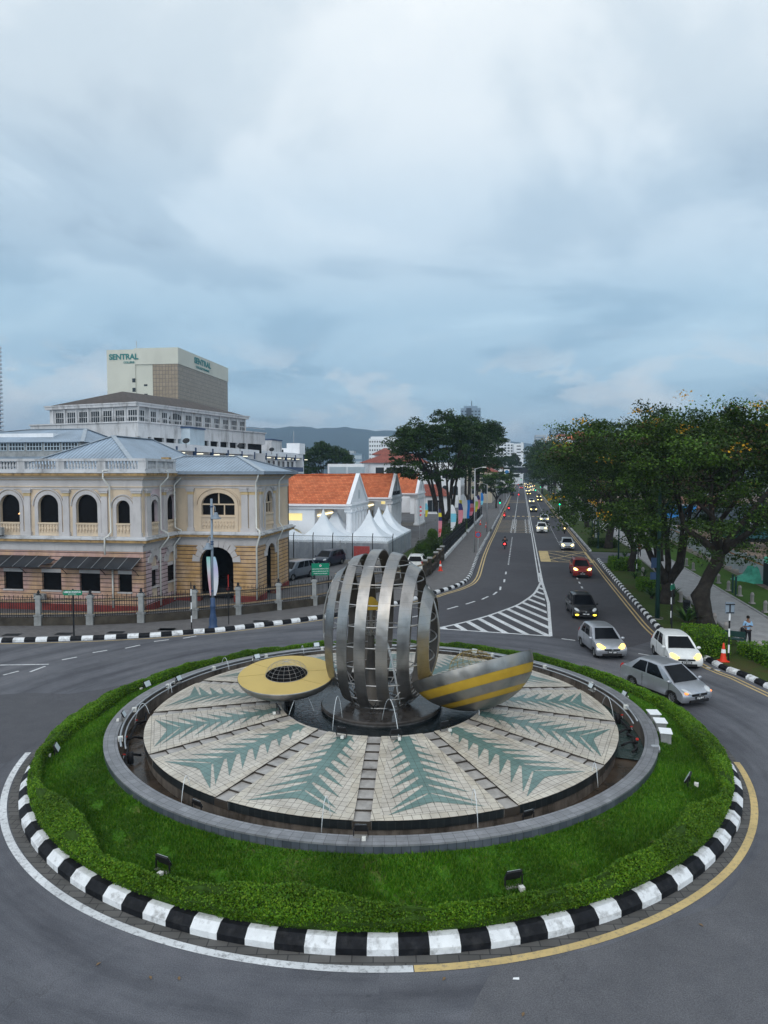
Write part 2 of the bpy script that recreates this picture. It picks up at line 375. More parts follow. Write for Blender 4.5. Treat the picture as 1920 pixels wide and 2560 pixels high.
MT['soffit_dark'] = plain('dark_interior', (.012, .012, .013), .9, var=.3)
MT['cream'] = plain('cream_plaster', (.62, .50, .37), .8, var=.12, scale=.5, grime=.45, gscale=1.3, gcol=(.28, .26, .26), bump=.15)
MT['lavender'] = plain('pale_lilac_plaster', (.51, .49, .49), .8, var=.12, scale=.5, grime=.5, gscale=1.3, gcol=(.30, .28, .28), bump=.15)
MT['pinkish'] = plain('pink_plaster', (.58, .47, .50), .8, var=.15, scale=.7, grime=.4, gscale=1.5, gcol=(.25, .23, .24), bump=.15)
MT['ochre'] = plain('ochre_cornice', (.42, .27, .12), .85, var=.5, scale=2.2, grime=.7, gscale=3, gcol=(.06, .045, .035), stretch=(1, 1, 1))
MT['oxide'] = plain('oxide_red_plinth', (.20, .035, .03), .75, var=.35, scale=1.2)
MT['white'] = plain('white_plaster', (.78, .80, .83), .7, var=.06, scale=.6, grime=.12)
MT['white_dirty'] = plain('stained_white_plaster', (.54, .545, .56), .85, var=.12, scale=.5, grime=.85, gscale=.8, gcol=(.10, .095, .09), stretch=(1, 1, .18))
MT['warmwall'] = plain('warm_plaster', (.80, .68, .42), .8, var=.08)
MT['lit_panel'] = emit('lit_panel', (1.0, .82, .35), .75)
MT['stone_post'] = plain('weathered_stone', (.30, .31, .31), .85, var=.3, scale=2, grime=.6, gcol=(.06, .06, .06), bump=.4, bscale=10)
MT['iron'] = plain('black_iron', (.02, .022, .025), .5, var=.3)
MT['iron_gold'] = plain('tarnished_gold_scroll', (.30, .22, .13), .6, var=.4, scale=8)
MT['greenpaint'] = plain('dark_green_paint', (.02, .055, .05), .45, var=.2)
MT['bluepaint'] = plain('navy_paint', (.035, .07, .15), .5, var=.2)
MT['steelblue'] = plain('blue_grey_paint', (.22, .27, .33), .5, var=.15)
MT['steel'] = None
MT['glass'] = glassy('dark_glass')
MT['galv'] = plain('galvanised_steel', (.40, .42, .44), .45, metal=.6, var=.15)
MT['plastic_white'] = plain('off_white_plastic', (.66, .66, .62), .5, var=.1)
MT['black'] = plain('black_plastic', (.02, .02, .022), .5, var=.2)
MT['rubber'] = plain('tyre_rubber', (.018, .018, .018), .85, var=.2)
MT['red'] = plain('red_paint', (.50, .03, .02), .5, var=.15)
MT['orange'] = plain('orange_plastic', (.72, .12, .03), .5, var=.12)
MT['bark'] = plain('tree_bark', (.040, .034, .029), .95, var=.55, scale=2.5, bump=.9, bscale=9, grime=.5, gcol=(.025, .024, .02), stretch=(1, 1, .25))
MT['signgreen'] = plain('green_sign_face', (.0, .20, .11), .5, var=.06)
MT['sign_white'] = plain('white_sign_paint', (.8, .82, .84), .6, var=.04)
MT['signblue'] = plain('blue_sign_face', (.03, .18, .42), .5, var=.06)
# ------------------------------------------------------------- ground, roads, pavements, markings
RC = Vector((-.1, 26.74, 0)); RK = 12.54
def pol(r, a, z=0.0): return Vector((RC.x + r * cos(radians(a)), RC.y + r * sin(radians(a)), z))
MT['ground'] = plain('ground_soil', (.10, .10, .08), .95, var=.4, scale=.02)
def grassmat(name, c1, c2, c3, s=.6):
    m, nt, b = _new(name); n = _noise(nt, s, 7, .65); f = _noise(nt, 22, 4, .7)
    c = _ramp(nt, n, [(.34, c1), (.52, c2), (.70, c3)]); c = _mix(nt, .8, c, _ramp(nt, f, [(.3, (.45, .45, .45)), (.7, (1.5, 1.5, 1.4))]), 'MULTIPLY')
    nt.links.new(c, b.inputs['Base Color']); b.inputs['Roughness'].default_value = .9; b.inputs['Specular IOR Level'].default_value = .1; _bump(nt, b, f, .6, .05); return m
MT['lawn'] = grassmat('lawn_grass', (.034, .100, .007), (.048, .135, .010), (.120, .110, .045), 1.1)
MT['verge'] = grassmat('verge_grass', (.040, .075, .014), (.055, .085, .022), (.075, .062, .030), .35)
MT['park'] = grassmat('park_grass', (.050, .105, .018), (.060, .13, .02), (.09, .12, .04), .3)

g = MB().sheet([(-3300, -100), (3300, -100), (3300, 4050), (-3300, 4050)], -.06); struct(g, 'ground', MT['ground'])

Lk = [(-80, 1606.5), (0, 1606.5), (104, 1604.5), (185, 1602), (263, 1599), (396, 1592), (476, 1585), (532, 1581.5), (615, 1572), (706, 1561), (778, 1551), (879, 1535.5), (960, 1519), (1030, 1503), (1068, 1492), (1095, 1483), (1130, 1473), (1157, 1462), (1170, 1453), (1180, 1438), (1189, 1413), (1199, 1386), (1214, 1355)]
Lkw = smoothpts([G(*p) for p in Lk] + [AV(-4.98, 112), AV(-4.98, 118)], 5)
Rk_near = [(1492, 1400), (1523, 1437.7), (1562, 1483), (1604.6, 1532), (1640, 1571), (1690, 1612), (1757.6, 1649), (1790, 1667), (1819, 1680), (1855, 1693), (1900, 1714), (1960, 1742)]
Rkw = smoothpts([G(*p) for p in Rk_near] + [(18.6, 26, 0), (19.6, 20, 0), (24, 8, 0), (30, -2, 0)], 5)
# road surfaces: one old sheet round the island, newer strips on the avenue and at the left
left_pts = [p for p in Lkw]
road = [(-90, 41)] + [(p.x, p.y) for p in Lkw] + [tuple(AV(-5.0, 700).xy), tuple(AV(8.75, 700).xy), tuple(AV(8.75, 90).xy)] + [(p.x, p.y) for p in Rkw] + [(30, -12), (-90, -12)]
struct(MB().sheet(road, 0.0), 'road', MT['asphalt'])
av = [G(1000, 1503), G(1068, 1494), G(1130, 1476), G(1160, 1464), G(1182, 1440), AV(-4.85, 77), AV(-4.85, 700), AV(8.6, 700), AV(8.6, 60), G(1640, 1573), G(1625, 1604), G(1560, 1622), G(1480, 1610), G(1380, 1594), G(1240, 1583), G(1085, 1573), G(980, 1560), G(900, 1556), G(930, 1530)]
struct(MB().sheet(av, .004), 'road_avenue', MT['asphalt_dark'])
pt = [G(-60, 1742), G(60, 1732), G(170, 1735), G(262, 1722), G(330, 1706), G(300, 1740), G(180, 1800), G(90, 1860), G(20, 1905), G(-60, 1925)]
MT['asphalt_mid'] = asphalt('asphalt_patch', (.066, .068, .078), (.08, .082, .092))
struct(MB().sheet(pt, .004), 'road_patch', MT['asphalt_mid'])
pt = [G(375, 2600), G(480, 2440), G(700, 2455), G(1080, 2440), G(1240, 2420), G(1180, 2500), G(1150, 2560), G(1140, 2620)]
pt2 = [G(1235, 2418), G(1500, 2370), G(1800, 2260), G(2000, 2000), G(2200, 2200), G(2300, 2700), G(1120, 2700), G(1190, 2500)]
struct(MB().sheet(pt2, .004), 'road_patch', asphalt('asphalt_patch_right', (.09, .092, .102), (.115, .117, .128)))

def kerb(pts, blk, h, w, name='kerb', side=1, slope=.4, gapfn=None, z0=0.0, jit=True, allwhite=False, raw=False):
    """painted kerb blocks along pts; side=1: the kerb lies to the left of the walking direction"""
    P_ = pts if raw else resample(pts, blk / 3); mb = MB(); n = len(P_); prof = [(0, z0 - .02), (0, z0 + h * .5), (w * slope, z0 + h), (w, z0 + h), (w, z0 - .02)]
    rnd = random.Random(3)
    for i in range(0, n - 3, 3):
        seg = P_[i:i + 4]; k = (i // 3) % 2; vs = []; hh = 1 + rnd.uniform(-.04, .04); dx = rnd.uniform(-.012, .012)
        for j, p in enumerate(seg):
            a = P_[max(0, i + j - 1)]; b = P_[min(n - 1, i + j + 1)]; t = (b - a).normalized(); nn = Vector((-t.y, t.x, 0)) * side
            vs += [(p.x + nn.x * (q + dx), p.y + nn.y * (q + dx), z * hh if z > z0 else z) for q, z in prof]
        m = 5; fs = [(j * m + q, (j + 1) * m + q, (j + 1) * m + q + 1, j * m + q + 1) for j in range(3) for q in range(4)]
        fs += [tuple(range(5))[::-1], tuple(15 + q for q in range(5))]
        if side < 0: fs = [f[::-1] for f in fs]
        mb.add(vs, fs, 0 if (k == 0 or allwhite) else 1)
    return struct(mb, name, [MT['kerb_white'], MT['kerb_black']])
ring = [pol(RK, -91.2 + i * 360 / 354) for i in range(355)]
kerb(ring, 2 * pi * RK / 118, .30, .43, side=1, raw=True)
kerb(Lkw, .66, .24, .28, side=1)
kerb(Rkw, .66, .22, .28, side=1)
# kerb of the avenue's right side beyond the driveway, and its left side beyond the bay
kerb([AV(8.68, 640), AV(8.68, 92)][::-1] and [AV(8.68, t) for t in np.linspace(93, 420, 300)], .66, .2, .25, side=-1)
kerb([AV(-4.98, t) for t in np.linspace(126, 420, 300)], .66, .2, .25, side=1)
# gutter between island kerb and edge line
gt = MB()
K = 240; vs = []
for i in range(K):
    a = 360 * i / K; p = pol(RK - .02, a); q = pol(12.82, a); vs += [(p.x, p.y, .006), (q.x, q.y, .006)]
gt.add(vs, [(2 * i, 2 * i + 1, (2 * i + 3) % (2 * K), (2 * i + 2) % (2 * K)) for i in range(K)]); struct(gt, 'gutter', MT['gutter'])

# pavements
Lin = offset(Lkw, .26)
pave = [(-90, 60), (-90, 41.2)] + [(p.x, p.y) for p in Lin] + [tuple(AV(-5.3, 122).xy), tuple(AV(-5.3, 420).xy), tuple(AV(-8.8, 420).xy), tuple(AV(-8.6, 66).xy)] + [(3.6, 67.5), (-5.3, 53.2), (-10.3, 49.6), (-16.2, 47)]
struct(MB().prism(pave, -.03, .15), 'pavement', MT['paving'])
yard = [(-90, 47), (-16.2, 46.9), (-10.3, 49.5), (-5.3, 53.1), (3.6, 67.4)] + [tuple(AV(-8.7, t).xy) for t in (66, 420)] + [tuple(AV(-60, 420).xy), (-120, 200)]
MT['yard'] = plain('yard_tarmac', (.12, .12, .125), .85, var=.3, scale=.5, grime=.4, gcol=(.06, .06, .06), bump=.2)
struct(MB().sheet(yard, .05), 'yard', MT['yard'])
# verge, path, park lawn and driveway right of the avenue
vin = offset(Rkw, .24)
verge1 = [(p.x, p.y) for p in vin] + [(36, -2), (31, 20)] + [tuple(G(1990, 1705).xy), tuple(G(1868, 1628).xy), tuple(G(1793, 1560).xy), tuple(G(1700, 1487).xy), tuple(G(1640, 1432).xy), tuple(AV(13.6, 84).xy), tuple(AV(9, 80.4).xy)]
struct(MB().prism(verge1, -.03, .14), 'grass_verge', MT['verge'])
struct(MB().prism([AV(8.95, 92.6), AV(8.95, 700), AV(14.2, 700), AV(14.2, 92.6)], -.03, .14), 'grass_verge', MT['verge'])
struct(MB().sheet([AV(8.6, 81), AV(8.6, 92.4), AV(13.4, 92), AV(13.4, 83)], .02), 'driveway', MT['asphalt'])
path = [G(2100, 1790), G(1990, 1705), G(1868, 1622), G(1793, 1560), G(1700, 1487), G(1640, 1432), AV(13.7, 84), AV(14.2, 93), AV(14.2, 500), AV(17.2, 500), AV(16.9, 92), G(1700, 1415), G(1790, 1470), G(1920, 1548), G(2100, 1665), G(2350, 1800)]
struct(MB().sheet(path, .09), 'footpath', MT['path'])
ke = MB(); ke.strip([p for p in smoothpts([G(2100, 1790), G(1990, 1705), G(1868, 1622), G(1793, 1560), G(1700, 1487), G(1640, 1432), AV(13.7, 84)], 4)], .16, .165); ke2 = MB()
def edging(pts, w, z0, z1, mat, name='path_edging'):
    P_ = smoothpts(pts, 4); a = offset(P_, w / 2); b = offset(P_, -w / 2); mb = MB(); n = len(P_)
    vs = [(p.x, p.y, z) for q in (a, b) for z in (z0, z1) for p in q]
    fs = []
    for i in range(n - 1): fs += [(n + i, n + i + 1, 3 * n + i + 1, 3 * n + i), (i, i + 1, n + i + 1, n + i), (2 * n + i + 1, 2 * n + i, 3 * n + i, 3 * n + i + 1)]
    mb.add(vs, fs); return struct(mb, name, mat)
edging([G(2100, 1790), G(1990, 1705), G(1868, 1624), G(1793, 1562), G(1700, 1489), G(1640, 1434), AV(13.6, 86)], .16, 0, .22, MT['concrete'])
edging([AV(14.1, 93), AV(14.1, 300), AV(14.1, 500)], .14, 0, .2, MT['concrete'])
edging([G(2350, 1800), G(2100, 1665), G(1920, 1548), G(1790, 1470), G(1700, 1415), AV(17.0, 92), AV(17.2, 200), AV(17.3, 500)], .16, 0, .15, MT['path'])
lawn = [AV(17.0, 500), AV(17.0, 92), G(1700, 1415), G(1790, 1470), G(1920, 1548), G(2100, 1665), G(2350, 1800), (60, 20), (60, 60), AV(21.0, 60), AV(21.0, 500)]
struct(MB().sheet(lawn, .06), 'park_lawn', MT['park'])
struct(MB().sheet([AV(20.9, 20), AV(24, 20), AV(24, 500), AV(20.9, 500)], .064), 'rubble_strip', plain('rubble', (.22, .19, .16), .9, var=.6, scale=1.5, bump=.9, bscale=5))
struct(MB().sheet([AV(24, -10), AV(150, -10), AV(150, 330), AV(24, 330)], .055), 'building_site', MT['earth'])

# painted markings
W = MB(); Y = MB(); zl = .010
def adash(mb, o, t0, t1, w, on, gap, z=zl):
    t = t0
    while t < t1: mb.sheet([AV(o - w / 2, t), AV(o + w / 2, t), AV(o + w / 2, min(t + on, t1)), AV(o - w / 2, min(t + on, t1))], z); t += on + gap
lw = MB()
for o in (1.72, 2.02): lw.strip([AV(o, t) for t in (66, 300, 640)], .13, zl)
struct(lw, 'double_centre_line', MT['white_line'])
dd = MB(); adash(dd, -1.32, 78, 111, .15, .8, 1.0); dd.strip([AV(-1.32, t) for t in (127, 620)], .12, zl)
for px, py in ((1266.6, 1432.6), (1262.8, 1452), (1253, 1471)):
    c = G(px, py); dd.strip([c - Vector((.25, .9, 0)), c + Vector((.1, .9, 0))], .16, zl)
cs = [G(*p) for p in ((1253, 1471), (1237.7, 1483.5), (1212.6, 1495), (1176, 1507), (1131.6, 1519.4), (1079.5, 1533), (1030, 1543))]
for i in range(1, 7):
    d = (cs[i] - cs[i - 1]).normalized(); dd.strip([cs[i] - d * .75, cs[i] + d * .75], .16, zl)
adash(dd, 5.35, 55, 76, .15, 1.1, 1.6); adash(dd, 5.35, 92, 300, .12, .8, 1.4)
for a, b in (((1404, 1597), (1438, 1601.4)), ((1500, 1613), (1522, 1617)), ((1596, 1634), (1626, 1639.5)), ((1765.7, 1669), (1800, 1677)), ((0, 1663), (122, 1661)), ((75, 1680), (113, 1666)), ((8, 1688), (47, 1678)), ((155, 1650), (192, 1643)), ((313, 1621), (350, 1613)), ((232, 1632), (268, 1626)), ((385, 1604), (422, 1599.5)), ((458, 1596), (491, 1590))):
    a = G(*a); b = G(*b); dd.strip([a, b], .14, zl)
struct(dd, 'lane_dashes', MT['white_line'])
yl = MB()
Lin1 = [p for p in offset(Lkw, -.34) if p.x < 3.2]; yl.strip(Lin1, .11, zl)
cut = [p for p in Lkw if p.x > 3.0]
for q in (-.52, -.80): yl.strip(offset(cut + [AV(-4.98, 130), AV(-4.98, 600)], q), .12, .0103)
for q in (-.42, -.70): yl.strip(offset(Rkw, q)[:len(Rkw) - 3] if q == -.42 else offset(Rkw, q)[:len(Rkw) - 3], .11, zl)
for o in (8.30, 8.02): yl.strip([AV(o, 93), AV(o, 600)], .11, zl)
struct(yl, 'yellow_edge_lines', MT['yellow_line'])
# crossing dashes, transverse bars, yellow box
yb = MB()
for i in range(24):
    o = -4.2 + i * .55
    if i % 2 == 0: yb.sheet([AV(o, 163), AV(o + .6, 163), AV(o + .6, 165), AV(o, 165)], .0104)
for i in range(10): t = 120.5 + i * 3.1; yb.sheet([AV(-4.1, t), AV(1.4, t), AV(1.4, t + .35), AV(-4.1, t + .35)], .0104)
for t in (238, 250): yb.sheet([AV(-4.1, t), AV(1.3, t), AV(1.3, t + 1.2), AV(-4.1, t + 1.2)], .0104)
struct(yb, 'yellow_crossing_bars', MT['yellow_line'])
bx = MB(); q = [AV(2.4, 81.5), AV(8.0, 81.5), AV(8.0, 92.3), AV(2.4, 92.3)]
for i in range(4): a, b = q[i], q[(i + 1) % 4]; bx.strip([a, b], .28, .0098 + .0004 * i)
bx.strip([q[0], q[2]], .2, .0114); bx.strip([q[1], q[3]], .2, .0118)
for k in (.33, .66): bx.strip([q[0].lerp(q[1], k), q[3].lerp(q[0], 1 - k)], .16, .0122 + k * .001); bx.strip([q[2].lerp(q[3], k), q[1].lerp(q[2], 1 - k)], .16, .0126 + k * .001)
bx.sheet([AV(2.3, 81.3), AV(3.4, 81.3), AV(3.4, 92.4), AV(2.3, 92.4)], .0136)
struct(bx, 'yellow_box_marking', MT['yellow_line'])
zz = MB()
for o in (-1.32, 1.2):
    for s in (-1, 1):
        pts = [AV(o + s * (.18 + .28 * (i % 2)), 119 + i * 1.9) for i in range(19)]; zz.strip(pts, .13, .0112 + .0003 * s)
struct(zz, 'zigzag_lines', MT['white_line'])
# hatched island
tri = [G(*p) for p in ((1089, 1571.5), (1376.6, 1590.8), (1354, 1452), (1347, 1466), (1336, 1483.7), (1315, 1500), (1291.7, 1513.6), (1260.8, 1525.5), (1222, 1539), (1176, 1552), (1125.8, 1564))]
def clip(poly, a, b, c, keep):
    out = []
    for i in range(len(poly)):
        p, q = poly[i], poly[(i + 1) % len(poly)]; fp = (a * p.x + b * p.y - c) * keep; fq = (a * q.x + b * q.y - c) * keep
        if fp >= 0: out.append(p)
        if (fp >= 0) != (fq >= 0): out.append(p.lerp(q, fp / (fp - fq)))
    return out
hd = (G(1371, 1579) - G(1261, 1528)).normalized(); hn = Vector((-hd.y, hd.x, 0)); ht = MB()
cs = [p.dot(hn) for p in tri]; s = min(cs) + .35
while s < max(cs):
    pl = clip(clip(tri, hn.x, hn.y, s, 1), hn.x, hn.y, s + .38, -1)
    if len(pl) >= 3: ht.sheet(pl, .0102)
    s += 1.12
curve = smoothpts(tri[2:] + [tri[0]], 4)
ht.strip(curve, .2, .0108); ht.strip([tri[0], tri[1]], .2, .0112); ht.strip([tri[1], (tri[1] + tri[2]) / 2 + Vector((.25, 0, 0)), tri[2], AV(1.87, 72)], .22, .0116)
struct(ht, 'hatched_marking', MT['white_line'])
# edge line round the island: white on the left, yellow on the right
e1 = MB(); e1.strip([pol(12.93 + .04 * max(0, (-110 - a)) / 60, a) for a in np.linspace(-172, -86.9, 90)], .2, zl); struct(e1, 'edge_line_white', MT['white_line'])
e2 = MB(); e2.strip([pol(12.93 if a < -45 else 12.93 - (a + 45) * .0045, a) for a in np.linspace(-86.8, -12, 80)], .2, zl); struct(e2, 'edge_line_yellow', MT['yellow_line'])
for px, py in ((115, 1562 + 22), (160 * 1, 1585), (290, 1580), (417, 1572), (420, 1573)): pass
mhs = MB()
for px, py in ((30, 1587), (160, 1584.5), (290, 1581), (416, 1573), (418, 1574), (652, 1553)): c = G(px, py, .15); mhs.box(c.x - .5, c.x + .5, c.y - .3, c.y + .3, .15, .158)
struct(mhs, 'drain_covers', MT['iron'])
# ------------------------------------------------------------- leaf clouds
def quads_mesh(name, C, size, mats, up=0.0, aspect=1.0, droop=None):
    """many small leaf faces; C (N,3) centres, size scalar or (N,)"""
    N = len(C); C = np.asarray(C, float); sz = np.broadcast_to(np.asarray(size, float), (N,)) * RNG.uniform(.7, 1.3, N)
    n = RNG.normal(size=(N, 3)); n[:, 2] = np.abs(n[:, 2]) + up; n /= np.linalg.norm(n, axis=1)[:, None]
    t = RNG.normal(size=(N, 3)); a = np.cross(n, t); a /= np.linalg.norm(a, axis=1)[:, None]; b = np.cross(n, a)
    a = a * (sz * .5)[:, None]; b = b * (sz * .5 * aspect)[:, None]
    V = np.stack([C - a, C - b * .8, C + a, C + b * .8], 1).reshape(-1, 3)
    me = bpy.data.meshes.new(name); me.vertices.add(4 * N); me.vertices.foreach_set('co', V.ravel()); me.loops.add(4 * N); me.loops.foreach_set('vertex_index', np.arange(4 * N))
    me.polygons.add(N); me.polygons.foreach_set('loop_start', np.arange(0, 4 * N, 4)); me.polygons.foreach_set('loop_total', np.full(N, 4))
    for m in (mats if isinstance(mats, list) else [mats]): me.materials.append(m)
    me.update(); return me
def obj_of(name, me, parent=None, loc=None):
    o = bpy.data.objects.new(name, me); COL.objects.link(o)
    if parent: o.parent = parent
    if loc is not None: o.location = loc
    return o
MT['hedge_leaf'] = leafmat('hedge_leaf', (.042, .130, .005), (.084, .205, .007), (.16, .275, .014), .2)
MT['grass_blade'] = leafmat('grass_blade', (.038, .135, .005), (.066, .200, .009), (.15, .27, .025), .3)
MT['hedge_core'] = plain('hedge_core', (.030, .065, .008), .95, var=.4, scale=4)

# lawn mound of the island
def mz(r): return .30 + .52 * max(0, min(1, (12.1 - r) / 2.05)) ** .9
mb = MB(); NR = 10; K = 200; rs = [12.13 - i * (2.15 / NR) for i in range(NR + 1)]
vs = [(*pol(r, 360 * k / K).xy, mz(r) - (.0 if i else .02)) for i, r in enumerate(rs) for k in range(K)]
mb.add(vs, [(i * K + k, i * K + (k + 1) % K, (i + 1) * K + (k + 1) % K, (i + 1) * K + k) for i in range(NR) for k in range(K)])
struct(mb, 'island_lawn', MT['lawn'], smooth='all')
N = 210000; a = RNG.uniform(0, 2 * pi, N); r = np.sqrt(RNG.uniform(10.08 ** 2, 12.1 ** 2, N)); keep = (np.sin(a) < .35) | (RNG.uniform(size=N) < .4); a = a[keep]; r = r[keep]; N = len(a)
x = RC.x + r * np.cos(a); y = RC.y + r * np.sin(a)
patch = np.sin(x * 2.3 + 2 * np.sin(y * 1.7)) * np.sin(y * 2.9 + 1.5 * np.sin(x * 1.3)) + .5 * np.sin(x * 7.1 + y * 5.3); k_ = RNG.uniform(size=N) > np.clip((patch - .55) * 1.3, 0, .85); x = x[k_]; y = y[k_]; r = r[k_]; a = a[k_]; N = len(x)
z = .30 + .52 * np.clip((12.1 - r) / 2.05, 0, 1) ** .9
pt = np.sin(x * 1.7 + 1.3 * np.sin(y * 1.1)) * np.sin(y * 1.9 + x * .6)
h = RNG.uniform(.04, .10, N) * (1 + .35 * pt); w = .022; ph = RNG.uniform(0, 2 * pi, N); lx = RNG.normal(0, .035, N); ly = RNG.normal(0, .035, N)
V = np.stack([np.stack([x - w * np.cos(ph), y - w * np.sin(ph), z - .01], 1), np.stack([x + w * np.cos(ph), y + w * np.sin(ph), z - .01], 1), np.stack([x + lx, y + ly, z + h], 1)], 1).reshape(-1, 3)
me = bpy.data.meshes.new('island_grass'); me.vertices.add(3 * N); me.vertices.foreach_set('co', V.ravel()); me.loops.add(3 * N); me.loops.foreach_set('vertex_index', np.arange(3 * N))
me.polygons.add(N); me.polygons.foreach_set('loop_start', np.arange(0, 3 * N, 3)); me.polygons.foreach_set('loop_total', np.full(N, 3)); me.materials.append(MT['grass_blade']); me.update()
tag(obj_of('island_grass', me), 'short green lawn grass around the fountain wall', 'grass', kind='stuff')

# clipped hedge ring with an uneven inner edge
HI = [(82, 1912), (88.6, 1950), (126.6, 1975.5), (169, 2005), (211, 2047), (236, 2085), (257, 2127), (285, 2175), (312, 2198), (405, 2201), (492, 2204), (607.6, 2210), (752, 2221.5), (868, 2242), (960, 2256), (1104.7, 2268), (1249, 2253), (1307, 2247.6), (1365, 2233), (1452, 2204), (1538.7, 2152), (1625.5, 2117), (1716.5, 2016.7), (1764, 2008), (1829, 1990.6), (1807.6, 1960), (1794.6, 1934), (1760, 1882), (1712, 1830), (1682, 1786.6), (1655.7, 1765), (1616.7, 1743), (101, 1882.7), (156, 1844.7), (236, 1790), (295, 1747.7), (316.5, 1726.6), (371, 1709.7)]
tb = []
for p in HI:
    q = G(*p, .72) - RC; tb.append((math.degrees(atan2(q.y, q.x)), min(11.95, hypot(q.x, q.y))))
tb += [(24, 11.05), (50, 10.95), (90, 11.0), (130, 10.95)]; tb.sort()
ta = np.array([t[0] for t in tb]); tr_ = np.array([t[1] for t in tb])
def rin(a): a = (a + 180) % 360 - 180; return float(np.interp(a, ta, tr_, period=360))
def rout(a): return 12.22 - .12 * max(0, sin(radians(a)))
def hedge_pt(a, s):    # s 0..1 from inner foot over the top to outer foot
    ri, ro = rin(a), rout(a); g0 = mz(ri); w = ro - ri
    hh = .36 + .035 * sin(a * .31) + .025 * sin(a * .83 + 1); e = min(.16, w * .35)
    P_ = [(ri, g0 - .02), (ri + .02, g0 + hh * .6), (ri + e, g0 + hh), (ro - e, .30 + hh * 1.0), (ro + .03, .30 + hh * .62), (ro - .02, .28)]
    x_ = s * 5; i = min(4, int(x_)); f = x_ - i; return P_[i][0] * (1 - f) + P_[i + 1][0] * f, P_[i][1] * (1 - f) + P_[i + 1][1] * f
mb = MB(); K = 360; S = 16; vs = []
for k in range(K):
    a = 360 * k / K
    for s in range(S + 1):
        r, z = hedge_pt(a, s / S); j = .03 * sin(k * 12.9 + s * 7.7) * (0 < s < S); p = pol(r + j, a); vs.append((p.x, p.y, z + j * .8))
mb.add(vs, [(k * (S + 1) + s, k * (S + 1) + s + 1, ((k + 1) % K) * (S + 1) + s + 1, ((k + 1) % K) * (S + 1) + s) for k in range(K) for s in range(S)])
hedge = mb.build('hedge', MT['hedge_core']); tag(hedge, 'low clipped green hedge ring just inside the black and white island kerb', 'hedge')
N = 290000; pts = []
for _ in range(N):
    a = random.uniform(-180, 180)
    if sin(radians(a)) > .2 and random.random() < .35: a = random.uniform(-170, -10)
    w = rout(a) - rin(a)
    if random.random() > (w + .8) / 1.9: continue
    wt = [.24, .20, max(.1, w - .3), .20, .30]; s = (random.choices(range(5), wt)[0] + random.random()) / 5
    r, z = hedge_pt(a, s); p = pol(r, a); bump_ = .035 * (sin(p.x * 5.1) * sin(p.y * 4.3 + p.x)); pts.append((p.x + random.gauss(0, .02), p.y + random.gauss(0, .02), z + abs(random.gauss(.03, .02)) + bump_ + .02))
lv = obj_of('leaves', quads_mesh('leaves', pts, .050, MT['hedge_leaf'], up=.5), hedge)

# ------------------------------------------------------------- fountain
WZ, WRO, WRI = 1.06, 10.05, 9.62
DR0, DR1, DZ0, DZ1, NS = 3.85, 8.75, 1.40, 1.00, 13
A0 = -93.2
ft = thing('fountain', RC, 0, 'round tiled fountain with teal leaf patterns and grey granite wall on the island', 'fountain')
mb = MB(); mb.lathe([(WRO - .02, .45), (WRO - .02, WZ - .05)], n=160, m=0); mb.lathe([(WRI, WZ - .05), (WRI, .2)], n=160, m=1); mb.lathe([(WRO, WZ - .05), (WRO, WZ)], n=160, m=2); mb.lathe([(WRO, WZ), (WRI - .02, WZ)], n=160, m=2); mb.lathe([(WRI - .02, WZ), (WRI - .02, WZ - .05)], n=160, m=2)
def wallmat(name, c1, c2, gr, w, h, rough=.4, grime=0.):     # cladding wrapped round the ring
    m, nt, b = _new(name); s = _xyz(nt); an = _math(nt, 'MULTIPLY', _math(nt, 'ARCTAN2', s[1], s[0]), 10.0); cb = nt.nodes.new('ShaderNodeCombineXYZ'); nt.links.new(an, cb.inputs[0])
    rr = _math(nt, 'SQRT', _math(nt, 'ADD', _math(nt, 'MULTIPLY', s[0], s[0]), _math(nt, 'MULTIPLY', s[1], s[1])))
    nt.links.new(_math(nt, 'ADD', s[2], rr), cb.inputs[1]); br = nt.nodes.new('ShaderNodeTexBrick'); br.offset = 0; br.inputs['Scale'].default_value = 1
    br.inputs['Brick Width'].default_value = w; br.inputs['Row Height'].default_value = h; br.inputs['Mortar Size'].default_value = .008; br.inputs['Color1'].default_value = (*c1, 1); br.inputs['Color2'].default_value = (*c2, 1); br.inputs['Mortar'].default_value = (*gr, 1)
    nt.links.new(cb.outputs[0], br.inputs['Vector']); n = _noise(nt, 2.2, 7, .7, (1, 1, .3)); c = _mix(nt, .8, br.outputs['Color'], _ramp(nt, n, [(.3, (.6, .6, .62)), (.72, (1.35, 1.35, 1.35))]), 'MULTIPLY')
    if grime:
        gg = _noise(nt, 1.5, 8, .7, (1, 1, .35)); c = _mix(nt, _math(nt, 'MULTIPLY', _ramp(nt, gg, [(.45, (0, 0, 0)), (.62, (1, 1, 1))]), grime), c, (.03, .024, .018))
    nt.links.new(c, b.inputs['Base Color']); b.inputs['Roughness'].default_value = rough; return m
MT['wall_clad'] = wallmat('granite_wall_cladding', (.060, .072, .090), (.095, .108, .130), (.025, .028, .03), .23, .46, .3)
MT['wall_cap'] = wallmat('granite_coping', (.17, .175, .185), (.22, .225, .24), (.09, .09, .10), .30, .215, .35)
MT['wall_stain'] = wallmat('stained_render', (.16, .135, .115), (.19, .165, .14), (.14, .12, .10), 3, 3, .7, .85)
MT['fascia'] = wallmat('black_fascia_tile', (.012, .016, .018), (.022, .027, .029), (.05, .05, .05), .25, 1.0, .3)
mb.build('basin_wall', [MT['wall_clad'], MT['wall_stain'], MT['wall_cap']], ft, smooth=True)
